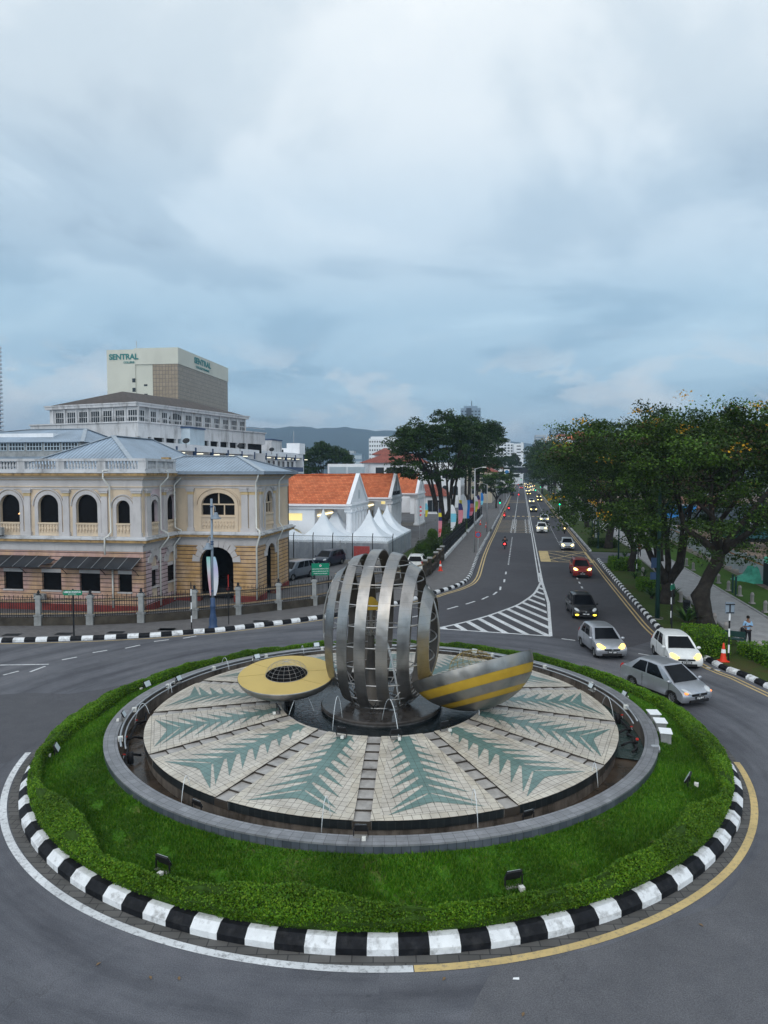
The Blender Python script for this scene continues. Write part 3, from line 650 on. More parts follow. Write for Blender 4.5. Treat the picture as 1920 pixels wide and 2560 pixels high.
MT['basin_floor'] = plain('wet_basin_floor', (.085, .062, .045), .22, var=.6, scale=.9, grime=.8, gscale=1.3, gcol=(.025, .028, .028), stretch=(1, 1, 1), bump=.25, bscale=8)
MB().lathe([(WRI, .38), (DR1 - .35, .38)], n=120).build('basin_floor', MT['basin_floor'], ft)
mb = MB(); mb.lathe([(DR1, DZ1 - .02), (DR1, DZ1 - .25)], n=156, m=0); mb.lathe([(DR1, DZ1 - .25), (DR1 - .08, DZ1 - .25), (DR1 - .08, .36)], n=156, m=1); mb.build('deck_fascia', [MT['fascia'], MT['wall_stain']], ft, smooth=True)
MT['deck_tile'] = tiles('cream_deck_tile', (.50, .46, .40), (.58, .54, .475), (.12, .10, .08), .21, .21, .007, 0, .32, grime=.25, var=.7, bump=.15)
MT['deck_border'] = tiles('border_tile', (.50, .45, .37), (.60, .56, .48), (.12, .10, .08), .25, .25, .008, 0, .35, grime=.3, var=.7, bump=.15)
MT['deck_teal'] = tiles('teal_leaf_tile', (.115, .205, .190), (.140, .235, .215), (.04, .06, .055), .21, .21, .006, 0, .3, grime=.2, var=.6, bump=.15)
MT['channel'] = plain('wet_channel_stone', (.40, .38, .36), .3, var=.25, scale=1.5, grime=.65, gscale=1.4, gcol=(.06, .05, .04), stretch=(1, 1, 1))
MT['channel_dark'] = plain('channel_riser', (.055, .046, .038), .6)
half = radians(180 / NS); CW = .225
def dz(r): return DZ0 + (DZ1 - DZ0) * (r - DR0) / (DR1 - DR0)
def sec_pt(rho, f, inset=0.0):   # point on the sector at radius rho, f in -1..1 across
    am = half - math.asin(min(.9, (CW + inset) / rho)); a_ = am * f; return (rho * cos(a_), rho * sin(a_))
seg_me = mot_me = ch_me = None
for k in range(NS):
    ac = A0 + 360 / NS * (k + .5)
    if k == 0:
        mb = MB(); nr, nf = 12, 10; vs = []
        for i in range(nr + 1):
            rho = DR0 + (DR1 - DR0) * i / nr
            for j in range(nf + 1): x_, y_ = sec_pt(rho, -1 + 2 * j / nf); vs.append((x_, y_, dz(rho)))
        mb.add(vs, [(i * (nf + 1) + j, (i + 1) * (nf + 1) + j, (i + 1) * (nf + 1) + j + 1, i * (nf + 1) + j + 1) for i in range(nr) for j in range(nf)], 0)
        for f in (-1, 1):   # side faces down to the channel
            vs = []
            for i in range(nr + 1):
                rho = DR0 + (DR1 - DR0) * i / nr; x_, y_ = sec_pt(rho, f); vs += [(x_, y_, dz(rho)), (x_, y_, dz(rho) - .25)]
            mb.add(vs, [(2 * i, 2 * i + 1, 2 * i + 3, 2 * i + 2) for i in range(nr)], 1)
            vs = []
            for i in range(nr + 1):   # border strips
                rho = DR0 + (DR1 - DR0) * i / nr; a_ = sec_pt(rho, f); b_ = sec_pt(rho, f, .24); vs += [(*a_, dz(rho) + .004), (*b_, dz(rho) + .004)]
            mb.add(vs, [(2 * i, 2 * i + 1, 2 * i + 3, 2 * i + 2) if f < 0 else (2 * i + 2, 2 * i + 3, 2 * i + 1, 2 * i) for i in range(nr)], 2)
        vs = []
        for j in range(nf + 1):
            for rho in (DR1 - .26, DR1): vs.append((*sec_pt(rho, -1 + 2 * j / nf), dz(rho) + .006))
        mb.add(vs, [(2 * j, 2 * j + 1, 2 * j + 3, 2 * j + 2) for j in range(nf)], 2)
        vs = []
        for j in range(nf + 1):
            x_, y_ = sec_pt(DR0, -1 + 2 * j / nf); vs += [(x_, y_, dz(DR0)), (x_, y_, .9)]
        mb.add(vs, [(2 * j, 2 * j + 2, 2 * j + 3, 2 * j + 1) for j in range(nf)], 1)
        so = mb.build('deck_segment', [MT['deck_tile'], MT['channel_dark'], MT['deck_border']], ft, rot=(0, 0, radians(ac))); seg_me = so
        mb = MB()
        def tri_(p, zt=.008): mb.add([(x_, y_, dz(hypot(x_, y_)) + zt) for x_, y_ in p], [tuple(range(len(p)))])
        def sw(r_): return max(0, .235 * (1 - ((r_ - 3.9) / 4.25) ** 1.6))
        rr = [3.95 + 4.2 * i / 20 for i in range(21)]
        for i in range(20): tri_([(rr[i], -sw(rr[i])), (rr[i + 1], -sw(rr[i + 1])), (rr[i + 1], sw(rr[i + 1])), (rr[i], sw(rr[i]))][:4], .008)
        for i in range(9):
            r_ = 4.05 + i * .44; L_ = sec_pt(r_ + .3, 1, .27)[1] * (.98 if i else .8); tipx = r_ + .34 + .10 * i
            if tipx > 8.4: tipx = 8.4
            for s_ in (-1, 1): 
                q = [(r_ - .02, s_ * sw(r_) * .9), (r_ + .15 + .030 * i, s_ * sw(r_ + .15 + .03 * i) * .85), (tipx, s_ * L_)]; tri_(q if s_ < 0 else q[::-1], .0085 + .0002 * i)
        mot = mb.build('leaf_motif', MT['deck_teal'], so)
    else:
        c_ = so.copy(); COL.objects.link(c_); c_.parent = ft; c_.rotation_euler = (0, 0, radians(ac)); d_ = mot.copy(); COL.objects.link(d_); d_.parent = c_
    if k == 0:
        mb = MB(); r_ = 3.6; nst = 9; st = (DR1 - DR0 + .1) / nst
        for i in range(nst):
            ra = DR0 - .1 + i * st; zt = dz(ra + st) - .055; mb.box(ra, ra + st, -.26, .26, zt - .2, zt + .03, 0); mb.box(ra + st - .014, ra + st + .008, -.255, .255, zt - .2, zt + .032, 1)
        co = mb.build('step_channel', [MT['channel'], MT['channel_dark']], ft, rot=(0, 0, radians(A0)))
    else:
        c_ = co.copy(); COL.objects.link(c_); c_.parent = ft; c_.rotation_euler = (0, 0, radians(A0 + 360 / NS * k))
# pool and pedestal
MT['wet_stone'] = plain('wet_pedestal_stone', (.06, .055, .052), .16, var=.5, scale=2, grime=.4, gcol=(.015, .015, .015), bump=.15, bscale=9)
MT['ped_side'] = wallmat('pedestal_stone', (.10, .10, .10), (.15, .15, .15), (.03, .03, .03), .9, 5, .25, .6)
mb = MB(); mb.lathe([(.02, 1.30), (2.30, 1.30)], n=72, m=0); mb.lathe([(2.30, 1.30), (2.34, 1.25), (2.34, 1.20)], n=72, m=0); mb.lathe([(2.28, 1.20), (2.28, .8)], n=72, m=1); mb.build('pedestal', [MT['wet_stone'], MT['ped_side']], ft)
m, nt, b = _new('pool_water'); b.inputs['Base Color'].default_value = (.006, .010, .012, 1); b.inputs['Roughness'].default_value = .06; b.inputs['Specular IOR Level'].default_value = .6
_bump(nt, b, _noise(nt, 7, 5, .6, dist=.6), .5, .06); MT['water'] = m
struct(MB().lathe([(2.25, 1.12), (3.9, 1.12)], c=tuple(RC), n=72), 'water', MT['water'])
m, nt, b = _new('shallow_water'); b.inputs['Base Color'].default_value = (.03, .055, .05, 1); b.inputs['Roughness'].default_value = .08; _bump(nt, b, _noise(nt, 9, 5, .6, dist=.5), .5, .05); MT['shallow'] = m
struct(MB().lathe([(8.68, .44), (9.61, .44)], c=tuple(RC), n=24, a0=radians(-22), a1=radians(14)), 'water', MT['shallow'])
# pipes along the far inner face of the wall
mb = MB()
for rr_, zz_, ra in ((9.50, 1.12, .035), (9.36, 1.02, .03)): mb.tube([pol(rr_, a_, zz_) - RC for a_ in np.linspace(-10, 205, 120)], ra, 6)
po = mb.build('water_pipe', MT['galv'], ft, smooth='all')
for a_ in np.linspace(0, 200, 12):
    q = pol(9.5, a_, 1.1) - RC; MB().box(-.08, .08, -.06, .06, -.1, .06).build('pipe_clip', MT['plastic_white'], po, loc=q, rot=(0, 0, radians(a_)))

# plumbing lying in the basin at the right and left
def pipework(label, a0, a1, seed):
    t = thing('pump_pipework', pol(9.1, (a0 + a1) / 2, .44), 0, label, 'pipework'); rnd = random.Random(seed); o = t.location
    pts = [pol(9.3 + rnd.uniform(-.12, .12), a_, .55 + rnd.uniform(-.04, .05)) - o for a_ in np.linspace(a0, a1, 9)]; MB().tube(pts, .045, 7).build('main_pipe', MT['black'], t, smooth='all')
    for i in range(3):
        a_ = a0 + (a1 - a0) * (i + .5) / 3; p = pol(8.85, a_, .52) - o; q = pol(9.4, a_ + 1.5, .60) - o
        MB().tube([p, (p + q) / 2 + Vector((0, 0, .08)), q], .04, 6).build('branch_pipe', MT['black'], t, smooth='all')
        v = MB().lathe([(.01, -.02), (.055, -.02), (.055, .02), (.01, .02)], n=10).build('valve_wheel', MT['red'], t, loc=q + Vector((0, 0, .12)), rot=(rnd.uniform(-.6, .6), 0, 0)); MB().tube([(0, 0, 0), (0, 0, -.12)], .015, 5).build('stem', MT['galv'], v)
    MB().tube([pol(9.2, a1 - 3, .8) - o, pol(9.2, a1 - 3, .42) - o], .09, 10).build('riser', MT['black'], t, smooth='all')
pipework('tangle of black pipes with red valves in the basin at the right', -20, 3, 1)
pipework('black pipe run with red valve on the wet basin floor at the left', 176, 207, 2)

# water jets
m, nt, b = _new('jet_water'); b.inputs['Base Color'].default_value = (.8, .85, .88, 1); b.inputs['Roughness'].default_value = .15; b.inputs['Alpha'].default_value = .55; MT['jet'] = m
def jet(a, b_, apex, label, r=.013):
    t0 = Vector(a); pts = []
    for i in range(15):
        s_ = i / 14; p = Vector(a).lerp(Vector(b_), s_); p.z += 4 * apex * s_ * (1 - s_); pts.append(p - t0)
    o = MB().tube(pts, [r * (1 - .35 * abs(i / 14 - .3)) for i in range(15)], 6).build('water_jet', MT['jet'], smooth='all'); o.location = t0; tag(o, label, 'water jet', 'thin arcing jets of the fountain')
def Gp(px, py, z): return G(px, py, z)
pole_jets = [(Gp(831, 1826, 1.12), Gp(856, 1800, 1.2), 1.05, 'tall thin water arc falling into the dark pool left of centre before the pedestal'),
 (Gp(997, 1841, 1.42), Gp(955, 1800, 1.3), 1.0, 'water arc springing from the deck rim right of centre onto the pedestal'),
 (Gp(722, 1789, 1.3), Gp(786, 1781, 1.12), .8, 'water arc between the yellow disc and the dark pedestal, with a splash'),
 (Gp(1198, 1802, 1.2), Gp(1196, 1778, 1.4), .5, 'short water spout under the striped bowl'),
 (Gp(803, 2083, .7), Gp(826, 2040, 1.05), .75, 'thin jet from the basin onto the front of the deck left of the centre channel'),
 (Gp(1195, 2070, .7), Gp(1178, 2010, 1.05), .7, 'thin jet from the basin onto the front of the deck right of the centre channel'),
 (Gp(453, 2012, .7), Gp(475, 1965, 1.0), .55, 'thin jet from the basin at the front left of the deck'),
 (Gp(1495, 1968, .6), Gp(1480, 1930, 1.0), .5, 'thin jet from the basin at the front right of the deck'),
 (Gp(336, 1812, .6), Gp(373, 1784, 1.0), .6, 'curved jet from the basin at the far left of the deck'),
 (Gp(420, 1735, .8), Gp(430, 1732, 1.0), .45, 'small jet by the rear left of the deck near the wall floodlight'),
 (Gp(553, 1665, .9), Gp(573, 1675, 1.0), .5, 'small jet over the rear wall left of the yellow disc'),
 (Gp(752, 1630, .9), Gp(760, 1636, 1.0), .4, 'tiny jet at the rear wall behind the yellow disc'),
 (Gp(1146, 1660, 1.0), Gp(1156, 1640, 1.0), .5, 'small jet behind the striped bowl near the rear wall'),
 (Gp(1505, 1760, .7), Gp(1535, 1800, .5), .6, 'spraying jet at the right rear of the basin beside the pipes')]
for a_, b_, ap, l in pole_jets: jet(a_, b_, ap, l)

# floodlights
def make_flood(name='floodlight'):
    t = thing(name, (0, 0, 0), 0, 'x', 'floodlight')
    hb = MB(); hb.T = Tm((0, 0, .26), rx=radians(28)); hb.box(-.20, .20, .0, .055, -.14, .14); h_ = hb.build('housing', MT['black'], t, bevel=.01)
    lb = MB(); lb.T = Tm((0, 0, .26), rx=radians(28)); lb.box(-.17, .17, .058, .068, -.12, .12); lb.build('lens', MT['lens'], t)
    for s_ in (-1, 1): MB().bar((s_ * .22, 0, .28), (s_ * .22, 0, .02), .03).build('bracket', MT['black'], t)
    MB().box(-.22, .22, -.08, .08, 0, .03).build('foot', MT['concrete'], t); MB().box(.05, .17, -.26, -.14, 0, .11).build('junction_box', MT['plastic_white'], t, bevel=.008); return t
MT['lens'] = plain('floodlight_glass', (.55, .62, .66), .15, var=.05)
F0 = make_flood()
fl = [((407, 2162), .62, 'black floodlight on the front left grass of the island'), ((1284, 2222), .45, 'black floodlight on the front right grass of the island'), ((140, 1885), .45, 'white faced floodlight on the grass at the far left of the island'), ((1722, 1962), .6, 'floodlight edge-on on the grass at the right of the island beside a small white box'), ((367, 1725), .55, 'square floodlight on the grass behind the hedge at the rear left'), ((446, 1708), 1.06, 'tilted floodlight on the granite wall at the rear left'), ((308, 1800), 1.06, 'narrow floodlight on the left end of the granite wall'), ((642, 1652), 1.06, 'bright floodlight on the rear wall left behind the yellow disc'), ((1479, 1727), 1.06, 'small floodlight on the granite wall at the rear right'), ((1562, 1748), .72, 'white faced floodlight on the grass in front of the silver saloon car'), ((902, 2092), 1.06, 'black floodlight on the front of the granite wall at the centre channel'), ((492, 2028), .7, 'black floodlight in the basin at the front left'), ((1321, 2054), .7, 'black floodlight in the basin at the front right'), ((854, 1841), 1.42, 'black floodlight on the deck rim just left of the centre channel'), ((990, 1846), 1.42, 'black floodlight on the deck rim just right of the centre channel'), ((1112, 1826), 1.40, 'black floodlight on the deck rim below the striped bowl'), ((695, 1782), 1.40, 'black floodlight on the deck rim below the yellow disc'), ((791, 1622), 1.06, 'floodlight on the rear wall just left of the ribbed globe'), ((1187, 1638), 1.06, 'floodlight on the rear wall behind the striped bowl')]
for i, ((px, py), z_, lab) in enumerate(fl):
    p = G(px, py, z_); rad = hypot(p.x - RC.x, p.y - RC.y)
    if rad > 10.1: p.z = mz(rad) - .02
    rz = atan2(p.x - RC.x, -(p.y - RC.y)) + (pi if 13 <= i <= 16 else 0) * 0
    if i == 0: F0.location = p; F0.rotation_euler = (0, 0, rz); F0['label'] = lab; F0['group'] = 'floodlights aimed at the sculpture'
    else: dup(F0, p, rz, lab, 'floodlights aimed at the sculpture', .82 if 5 <= i else 1)
# white cabinets against the outside of the wall at the right
for px, py, lab in ((1590, 1778, 'rearmost white topped electrical cabinet against the right of the granite wall'), (1615, 1798, 'middle white topped electrical cabinet against the right of the granite wall'), (1633, 1823, 'front white topped electrical cabinet with grey side against the granite wall')):
    p = G(px, py, 1.16); rad = max(10.32, hypot(p.x - RC.x, p.y - RC.y)); a_ = math.degrees(atan2(p.y - RC.y, p.x - RC.x)); t = thing('electrical_cabinet', pol(rad, a_, .7), radians(a_), lab, 'cabinet', 'cabinets on the island')
    MB().box(-.17, .17, -.22, .22, -.05, .42).build('body', MT['stone_post'], t); MB().box(-.21, .21, -.27, .27, .42, .46).build('lid', MT['sign_white'], t, bevel=.008)
o = MB().lathe([(.01, -.13), (.12, -.13), (.14, -.08), (.14, .13), (.01, .15)], n=18).build('pump_housing', MT['galv'], rot=(0, pi / 2, 0)); o.location = G(1637, 1872, .95); tag(o, 'grey round pump housing outside the right of the granite wall', 'pump')
o = MB().add([(-.16, -.05, .03), (.02, -.1, .05), (.15, .0, .04), (.05, .1, .06), (-.1, .08, .03)], [(0, 1, 4), (1, 3, 4), (1, 2, 3)]).build('litter_scrap', MT['orange']); p = G(1652, 1926, .7); o.location = p; tag(o, 'crumpled orange scrap of litter on the island grass at the right', 'litter')
o = MB().add([(-.07, -.02, .012), (.06, -.03, .012), (.07, .03, .02), (-.05, .03, .014)], [(0, 1, 2, 3)]).build('paper_scrap', MT['sign_white']); o.location = G(1290, 2448); tag(o, 'small white paper scrap on the asphalt below the yellow line', 'litter')

for px, py, lab in ((246, 2412, 'dry leaf on the lower left asphalt'), (376, 2446, 'brown leaf on the lower left asphalt, right of another'), (448, 2448, 'pale dry leaf on the asphalt left of the white edge line end'), (1308, 2538, 'dark dry leaf near the bottom edge right of centre'), (1752, 2314, 'dry leaf on the asphalt at the lower right'), (1110, 2449, 'dry leaf on the asphalt beneath the start of the yellow line')):
    o = MB().add([(-.06, 0, .006), (-.01, -.03, .02), (.07, 0, .008), (.0, .035, .018)], [(0, 1, 2, 3)]).build('dry_leaf', MT['leaf_dry'] if 'leaf_dry' in MT else MT.setdefault('leaf_dry', plain('dry_leaf_brown', (.20, .13, .07), .8)), rot=(0, 0, px)); o.location = G(px, py) + Vector((0, 0, .012)); tag(o, lab, 'leaf', 'dry leaves on the road')
# ------------------------------------------------------------- sculpture: ribbed globe and two half shells
def steelmat(name, col, rough, panels=True, tint=.3):
    m, nt, b = _new(name); n = _noise(nt, 1.6, 4, .5, (1, 1, .5)); z = _xyz(nt)[2]
    c = _ramp(nt, n, [(.3, mul(col, .62)), (.5, col), (.72, (col[0] * 1.15, col[1] * 1.08, col[2] * .98))])
    if panels:
        w = _math(nt, 'PINGPONG', z, .14); ln = _ramp(nt, _math(nt, 'DIVIDE', w, .14), [(0, (.35, .33, .3)), (.035, (1, 1, 1))]); c = _mix(nt, .7, c, ln, 'MULTIPLY')
    nt.links.new(c, b.inputs['Base Color']); b.inputs['Metallic'].default_value = .88
    f = _noise(nt, 2.5, 5, .6); r = nt.nodes.new('ShaderNodeMapRange'); r.inputs[3].default_value = rough - .1; r.inputs[4].default_value = rough + .16
    nt.links.new(f, r.inputs[0]); nt.links.new(r.outputs[0], b.inputs['Roughness']); _bump(nt, b, _noise(nt, 1.1, 2), .25, .2); return m
MT['steel'] = steelmat('brushed_steel', (.30, .295, .29), .30)
MT['steel_plain'] = steelmat('brushed_steel_plain', (.40, .395, .39), .34, False)
MT['steel_shell'] = steelmat('brushed_steel_shell', (.29, .285, .275), .38, False)
MT['steel_dark'] = steelmat('brushed_steel_dark', (.12, .11, .10), .5, False)  # darker steel tone for inner band faces, stem and support
MT['gold'] = plain('yellow_painted_steel', (.46, .29, .03), .42, metal=.15, var=.2, scale=1.5, grime=.35, gcol=(.16, .09, .03), stretch=(1, 1, 1))
MT['gold_face'] = plain('pale_yellow_painted_steel', (.56, .41, .13), .55, metal=.05, var=.12, scale=.8, grime=.3, gcol=(.36, .26, .09), stretch=(1, 1, 1))
MT['gold_wire'] = plain('yellow_wire', (.34, .25, .07), .5, metal=.3, var=.3)
SC = Vector((RC.x - .05, RC.y, 1.32))
gl = thing('ribbed_globe_sculpture', SC, 0, 'tall egg-shaped cage of curved steel bands on the dark pedestal', 'sculpture')
AX = radians(14); Nn = Vector((cos(AX), -sin(AX), -.035)).normalized(); Dd = Vector((sin(AX), cos(AX), 0)); Dd = (Dd - Nn * Dd.dot(Nn)).normalized(); Uu = Dd.cross(Nn) * -1
if Uu.z < 0: Uu = -Uu
A_, B_, CZ, CU, CL = 2.30, 2.26, 2.80, 3.12, 3.15
def band(s0, s1, th=.05):
    mb = MB(); c0 = Vector((0, 0, CZ)); K = 96; vs = []; ok = []
    for k in range(K + 1):
        a = -pi / 2 + 2 * pi * k / K; row = []
        for s_, t_ in ((s0, 0), (s1, 0), (s1, -th), (s0, -th)):
            f = sqrt(max(.0, 1 - (s_ / A_) ** 2)); mid = sqrt(max(.02, 1 - (((s0 + s1) / 2) / A_) ** 2)); f = f * .55 + mid * .45
            p = c0 + Nn * s_ + Dd * (B_ * f + t_) * cos(a) + Uu * ((CU if sin(a) > 0 else CL) * f + t_) * sin(a); row.append(p)
        zc = min(p.z for p in row); ok.append(zc > .0)
        vs += [p if p.z > .02 else Vector((p.x, p.y, .02)) for p in row]
    fs = []; ms = []
    for k in range(K):
        if not (ok[k] or ok[k + 1]): continue
        b = 4 * k
        for q in range(4):
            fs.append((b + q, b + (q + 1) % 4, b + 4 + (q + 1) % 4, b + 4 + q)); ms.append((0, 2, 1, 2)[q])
    v0 = len(mb.v); mb.v += [tuple(v) for v in vs]; mb.f += fs; mb.mi += ms
    return mb
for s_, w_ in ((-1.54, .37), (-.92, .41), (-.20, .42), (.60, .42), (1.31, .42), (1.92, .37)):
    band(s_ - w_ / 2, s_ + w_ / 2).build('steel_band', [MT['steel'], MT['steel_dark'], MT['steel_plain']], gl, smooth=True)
for sg_ in (-1, 1):
    pts = [Vector((0, 0, CZ)) + Nn * A_ * sg_ * cos(a) + Vector((0, 0, 1)) * (CU if sin(a) > 0 else CL) * sin(a) for a in np.linspace(-pi / 2 + .52, .62, 34)]
    MB().tube(pts, .04, 8).build('outline_ring', MT['steel_plain'], gl, smooth='all')
for h_ in (.06, .50, 1.15, 1.85, 2.6, 3.35, 4.10, 4.80, 5.40):
    f = sqrt(max(0, 1 - ((h_ - CZ) / (CU if h_ > CZ else CL)) ** 2)); pts = [Vector((B_ * .965 * f * cos(a), B_ * .965 * f * sin(a), h_)) for a in np.linspace(0, 2 * pi, 61)[:-1]]
    MB().tube(pts, .027, 7, closed=True).build('hoop', MT['steel_plain'], gl, smooth='all')
fz = MB(); 
for k in range(14):
    a = 2 * pi * k / 14; b_ = a + pi / 14; f0 = sqrt(1 - ((.06 - CZ) / CL) ** 2) * B_ * .96; f1 = sqrt(1 - ((.85 - CZ) / CL) ** 2) * B_ * .96
    fz.tube([(f0 * cos(a), f0 * sin(a), .06), (f1 * cos(b_), f1 * sin(b_), .85)], .022, 5); fz.tube([(f0 * cos(b_ + pi / 14), f0 * sin(b_ + pi / 14), .06), (f1 * cos(b_), f1 * sin(b_), .85)], .022, 5)
fz.build('bracing', MT['steel_plain'], gl, smooth='all')
# little fountain bowl standing inside
inn = thing('inner_fountain_stem', SC + Vector((-.35, .15, 0)), 0, 'small flared steel stem with wire basket and yellow cap inside the ribbed sculpture', 'fountain head')
MB().lathe([(.75, 0), (.42, .5), (.22, 1.2), (.14, 2.0), (.12, 2.55)], n=24).build('stem', MT['steel_dark'], inn, smooth='all')
def wiredome(c, r, h, n1=16, n2=6, down=False, rad=.012):
    mb = MB(); s_ = -1 if down else 1
    for k in range(n1 // 2):
        a = pi * k / (n1 // 2) * 1.0; mb.tube([(c[0] + r * cos(t) * cos(a), c[1] + r * cos(t) * sin(a), c[2] + s_ * h * sin(t)) for t in np.linspace(0, pi, 17)], rad, 4)
    for j in range(n2):
        t = pi / 2 * j / n2; mb.tube([(c[0] + r * cos(t) * cos(a), c[1] + r * cos(t) * sin(a), c[2] + s_ * h * sin(t)) for a in np.linspace(0, 2 * pi, 33)[:-1]], rad * (2 if j == 0 else 1), 4, closed=True)
    return mb
wiredome((0, 0, 3.2), .42, .68, down=True).build('wire_basket', MT['steel_plain'], inn)
MB().lathe([(.46, 3.62), (.40, 3.72), (.12, 4.02), (.02, 4.06)], n=24).build('yellow_cap', MT['gold'], inn, smooth='all')
MB().lathe([(.06, 0), (.06, 3.62)], n=10).build('post', MT['steel_plain'], inn, smooth='all')
jet(SC + Vector((.15, -.2, 2.6)), SC + Vector((.75, -.6, .05)), .35, 'broad falling water jet inside the ribbed sculpture', .05)

# left half shell: pale yellow disc face with a hole and a wire dome
hl = thing('half_shell_sculpture', (-3.78, 26.75, 2.38), 0, 'tilted half shell with flat pale yellow ring face and wire dome, left side', 'sculpture')
hl.rotation_euler = (radians(7.0), radians(-1.0), 0)
R1 = 1.86
def ringface(ri, ro, z, n=72, cutx=None):
    mb = MB(); vs = []
    for k in range(n):
        a = 2 * pi * k / n
        for r_ in (ri, ro):
            x_ = r_ * cos(a); y_ = r_ * sin(a)
            vs.append((min(x_, cutx) if cutx else x_, y_, z))
    mb.add(vs, [(2 * k, 2 * k + 1, 2 * ((k + 1) % n) + 1, 2 * ((k + 1) % n)) for k in range(n)]); return mb
ringface(.80, R1, .0).build('ring_face', MT['gold_face'], hl)
sm = MB(); a = np.linspace(0, 2 * pi, 73)
sm.lathe([(R1, 0), (R1 + .015, -.03), (R1, -.06)], n=72); sm.build('rim', MT['steel_plain'], hl, smooth='all')
sm = MB(); sm.lathe([((R1 - .005) * cos(t), -.05 - .66 * sin(t)) for t in np.linspace(0, pi / 2 * .97, 14)], n=72); sm.build('shell', MT['steel_shell'], hl, smooth='all')
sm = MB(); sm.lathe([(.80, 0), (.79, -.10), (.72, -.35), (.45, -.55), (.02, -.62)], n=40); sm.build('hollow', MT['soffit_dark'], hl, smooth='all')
wiredome((0, 0, .01), .81, .50, 20, 6, rad=.004).build('wire_dome', MT['steel_plain'], hl)
ln = MB()
for p, q in (((-1.5, 1.1), (-.68, .55)), ((-1.85, -.2), (-.82, .0)), ((.65, -.55), (1.45, -1.0)), ((.8, .25), (1.8, .35))): ln.bar((*p, .002), (*q, .002), .014, .006)
ln.build('panel_joint', MT['gold_wire'], hl)
pl = MB(); pl.lathe([(.18, -1.7), (.18, -.85)], c=(.1, .0, 0), n=14); pl.build('support', MT['steel_dark'], hl, smooth='all')

# right half shell: striped bowl tipped away from the camera
hr = thing('striped_bowl_sculpture', (3.25, 25.75, 2.95), 0, 'striped steel and yellow half shell bowl tipped on its side, right of the ribbed sculpture', 'sculpture')
hr.rotation_mode = 'XYZ'
Mrot = Matrix.Rotation(radians(-15.5), 3, 'Y') @ Matrix.Rotation(radians(-18.5), 3, 'X')
hr.rotation_euler = Mrot.to_euler('XYZ')
RB, HB = 2.30, 1.62
def bowl_r(d):      # radius at depth d below the rim plane
    t = min(1, d / HB); return RB * (1 - t ** 2.15) ** .58
def bowl_pt(a, d):
    r_ = bowl_r(d); sx = 1.0 if cos(a) > 0 else 1 - .10 * (d / HB); x_ = r_ * cos(a) * sx + .42 * (d / HB) ** 1.3 * .35; return (x_, r_ * sin(a) * .86, -d)
cuts = [0, .42, .74, 1.06, 1.25, HB * .999]
for i in range(5):
    mb = MB(); n = 72; rows = 5; vs = []
    for j in range(rows + 1):
        d = cuts[i] + (cuts[i + 1] - cuts[i]) * j / rows
        pr = .016 if i % 2 == 0 else 0
        for k in range(n):
            x_, y_, z_ = bowl_pt(2 * pi * k / n, d); f = 1 + pr / max(.3, hypot(x_, y_)); vs.append((x_ * f, y_ * f, z_))
    mb.add(vs, [(j * n + k, (j + 1) * n + k, (j + 1) * n + (k + 1) % n, j * n + (k + 1) % n) for j in range(rows) for k in range(n)])
    mb.build('steel_stripe' if i % 2 == 0 else 'yellow_stripe', MT['steel_shell'] if i % 2 == 0 else MT['gold'], hr, smooth='all')
mb = MB(); n = 72; vs = []
for k in range(n):
    x_, y_, z_ = bowl_pt(2 * pi * k / n, 0); vs += [(x_ * 1.012, y_ * 1.012, .004), (x_ * .36, y_ * .36, -.02)]
mb.add(vs, [(2 * k, 2 * ((k + 1) % n), 2 * ((k + 1) % n) + 1, 2 * k + 1) for k in range(n)]); mb.build('ring_face', MT['gold_face'], hr)
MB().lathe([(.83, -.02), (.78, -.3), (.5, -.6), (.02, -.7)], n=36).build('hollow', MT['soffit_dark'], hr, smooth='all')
wiredome((0, 0, 0), .84, .60, 20, 6, rad=.006).build('wire_dome', MT['gold_wire'], hr)
MT['glass_deep'] = glassy('deep_dark_glass', (.006, .006, .007), .25, .10)
# ------------------------------------------------------------- colonial corner building at the left
def rustic(name, c1, c2, dark=(.085, .065, .06)):
    m, nt, b = _new(name); s = _xyz(nt); z = s[2]
    w = _math(nt, 'PINGPONG', z, .155); w = _math(nt, 'DIVIDE', w, .155)
    n = _noise(nt, .55, 3, .6); n2 = _noise(nt, 1.6, 7, .7, (1, 1, .5))
    c = _ramp(nt, n, [(.40, c1), (.58, c2)]); c = _mix(nt, .8, c, _ramp(nt, n2, [(.3, (.6, .58, .56)), (.7, (1.2, 1.2, 1.2))]), 'MULTIPLY')
    c = _mix(nt, _ramp(nt, w, [(0, (1, 1, 1)), (.13, (1, 1, 1)), (.2, (0, 0, 0))]), c, dark)
    nt.links.new(c, b.inputs['Base Color']); b.inputs['Roughness'].default_value = .85; _bump(nt, b, _ramp(nt, w, [(.08, (0, 0, 0)), (.24, (1, 1, 1))]), .7, .05); return m
MT['rust_front'] = rustic('rusticated_ochre_pink', (.50, .32, .20), (.52, .33, .29))
MT['rust_pink'] = rustic('rusticated_pink', (.50, .38, .41), (.52, .42, .44))
MT['rust_ochre'] = rustic('rusticated_ochre', (.50, .31, .135), (.54, .37, .23))
MT['zinc_roof'] = None
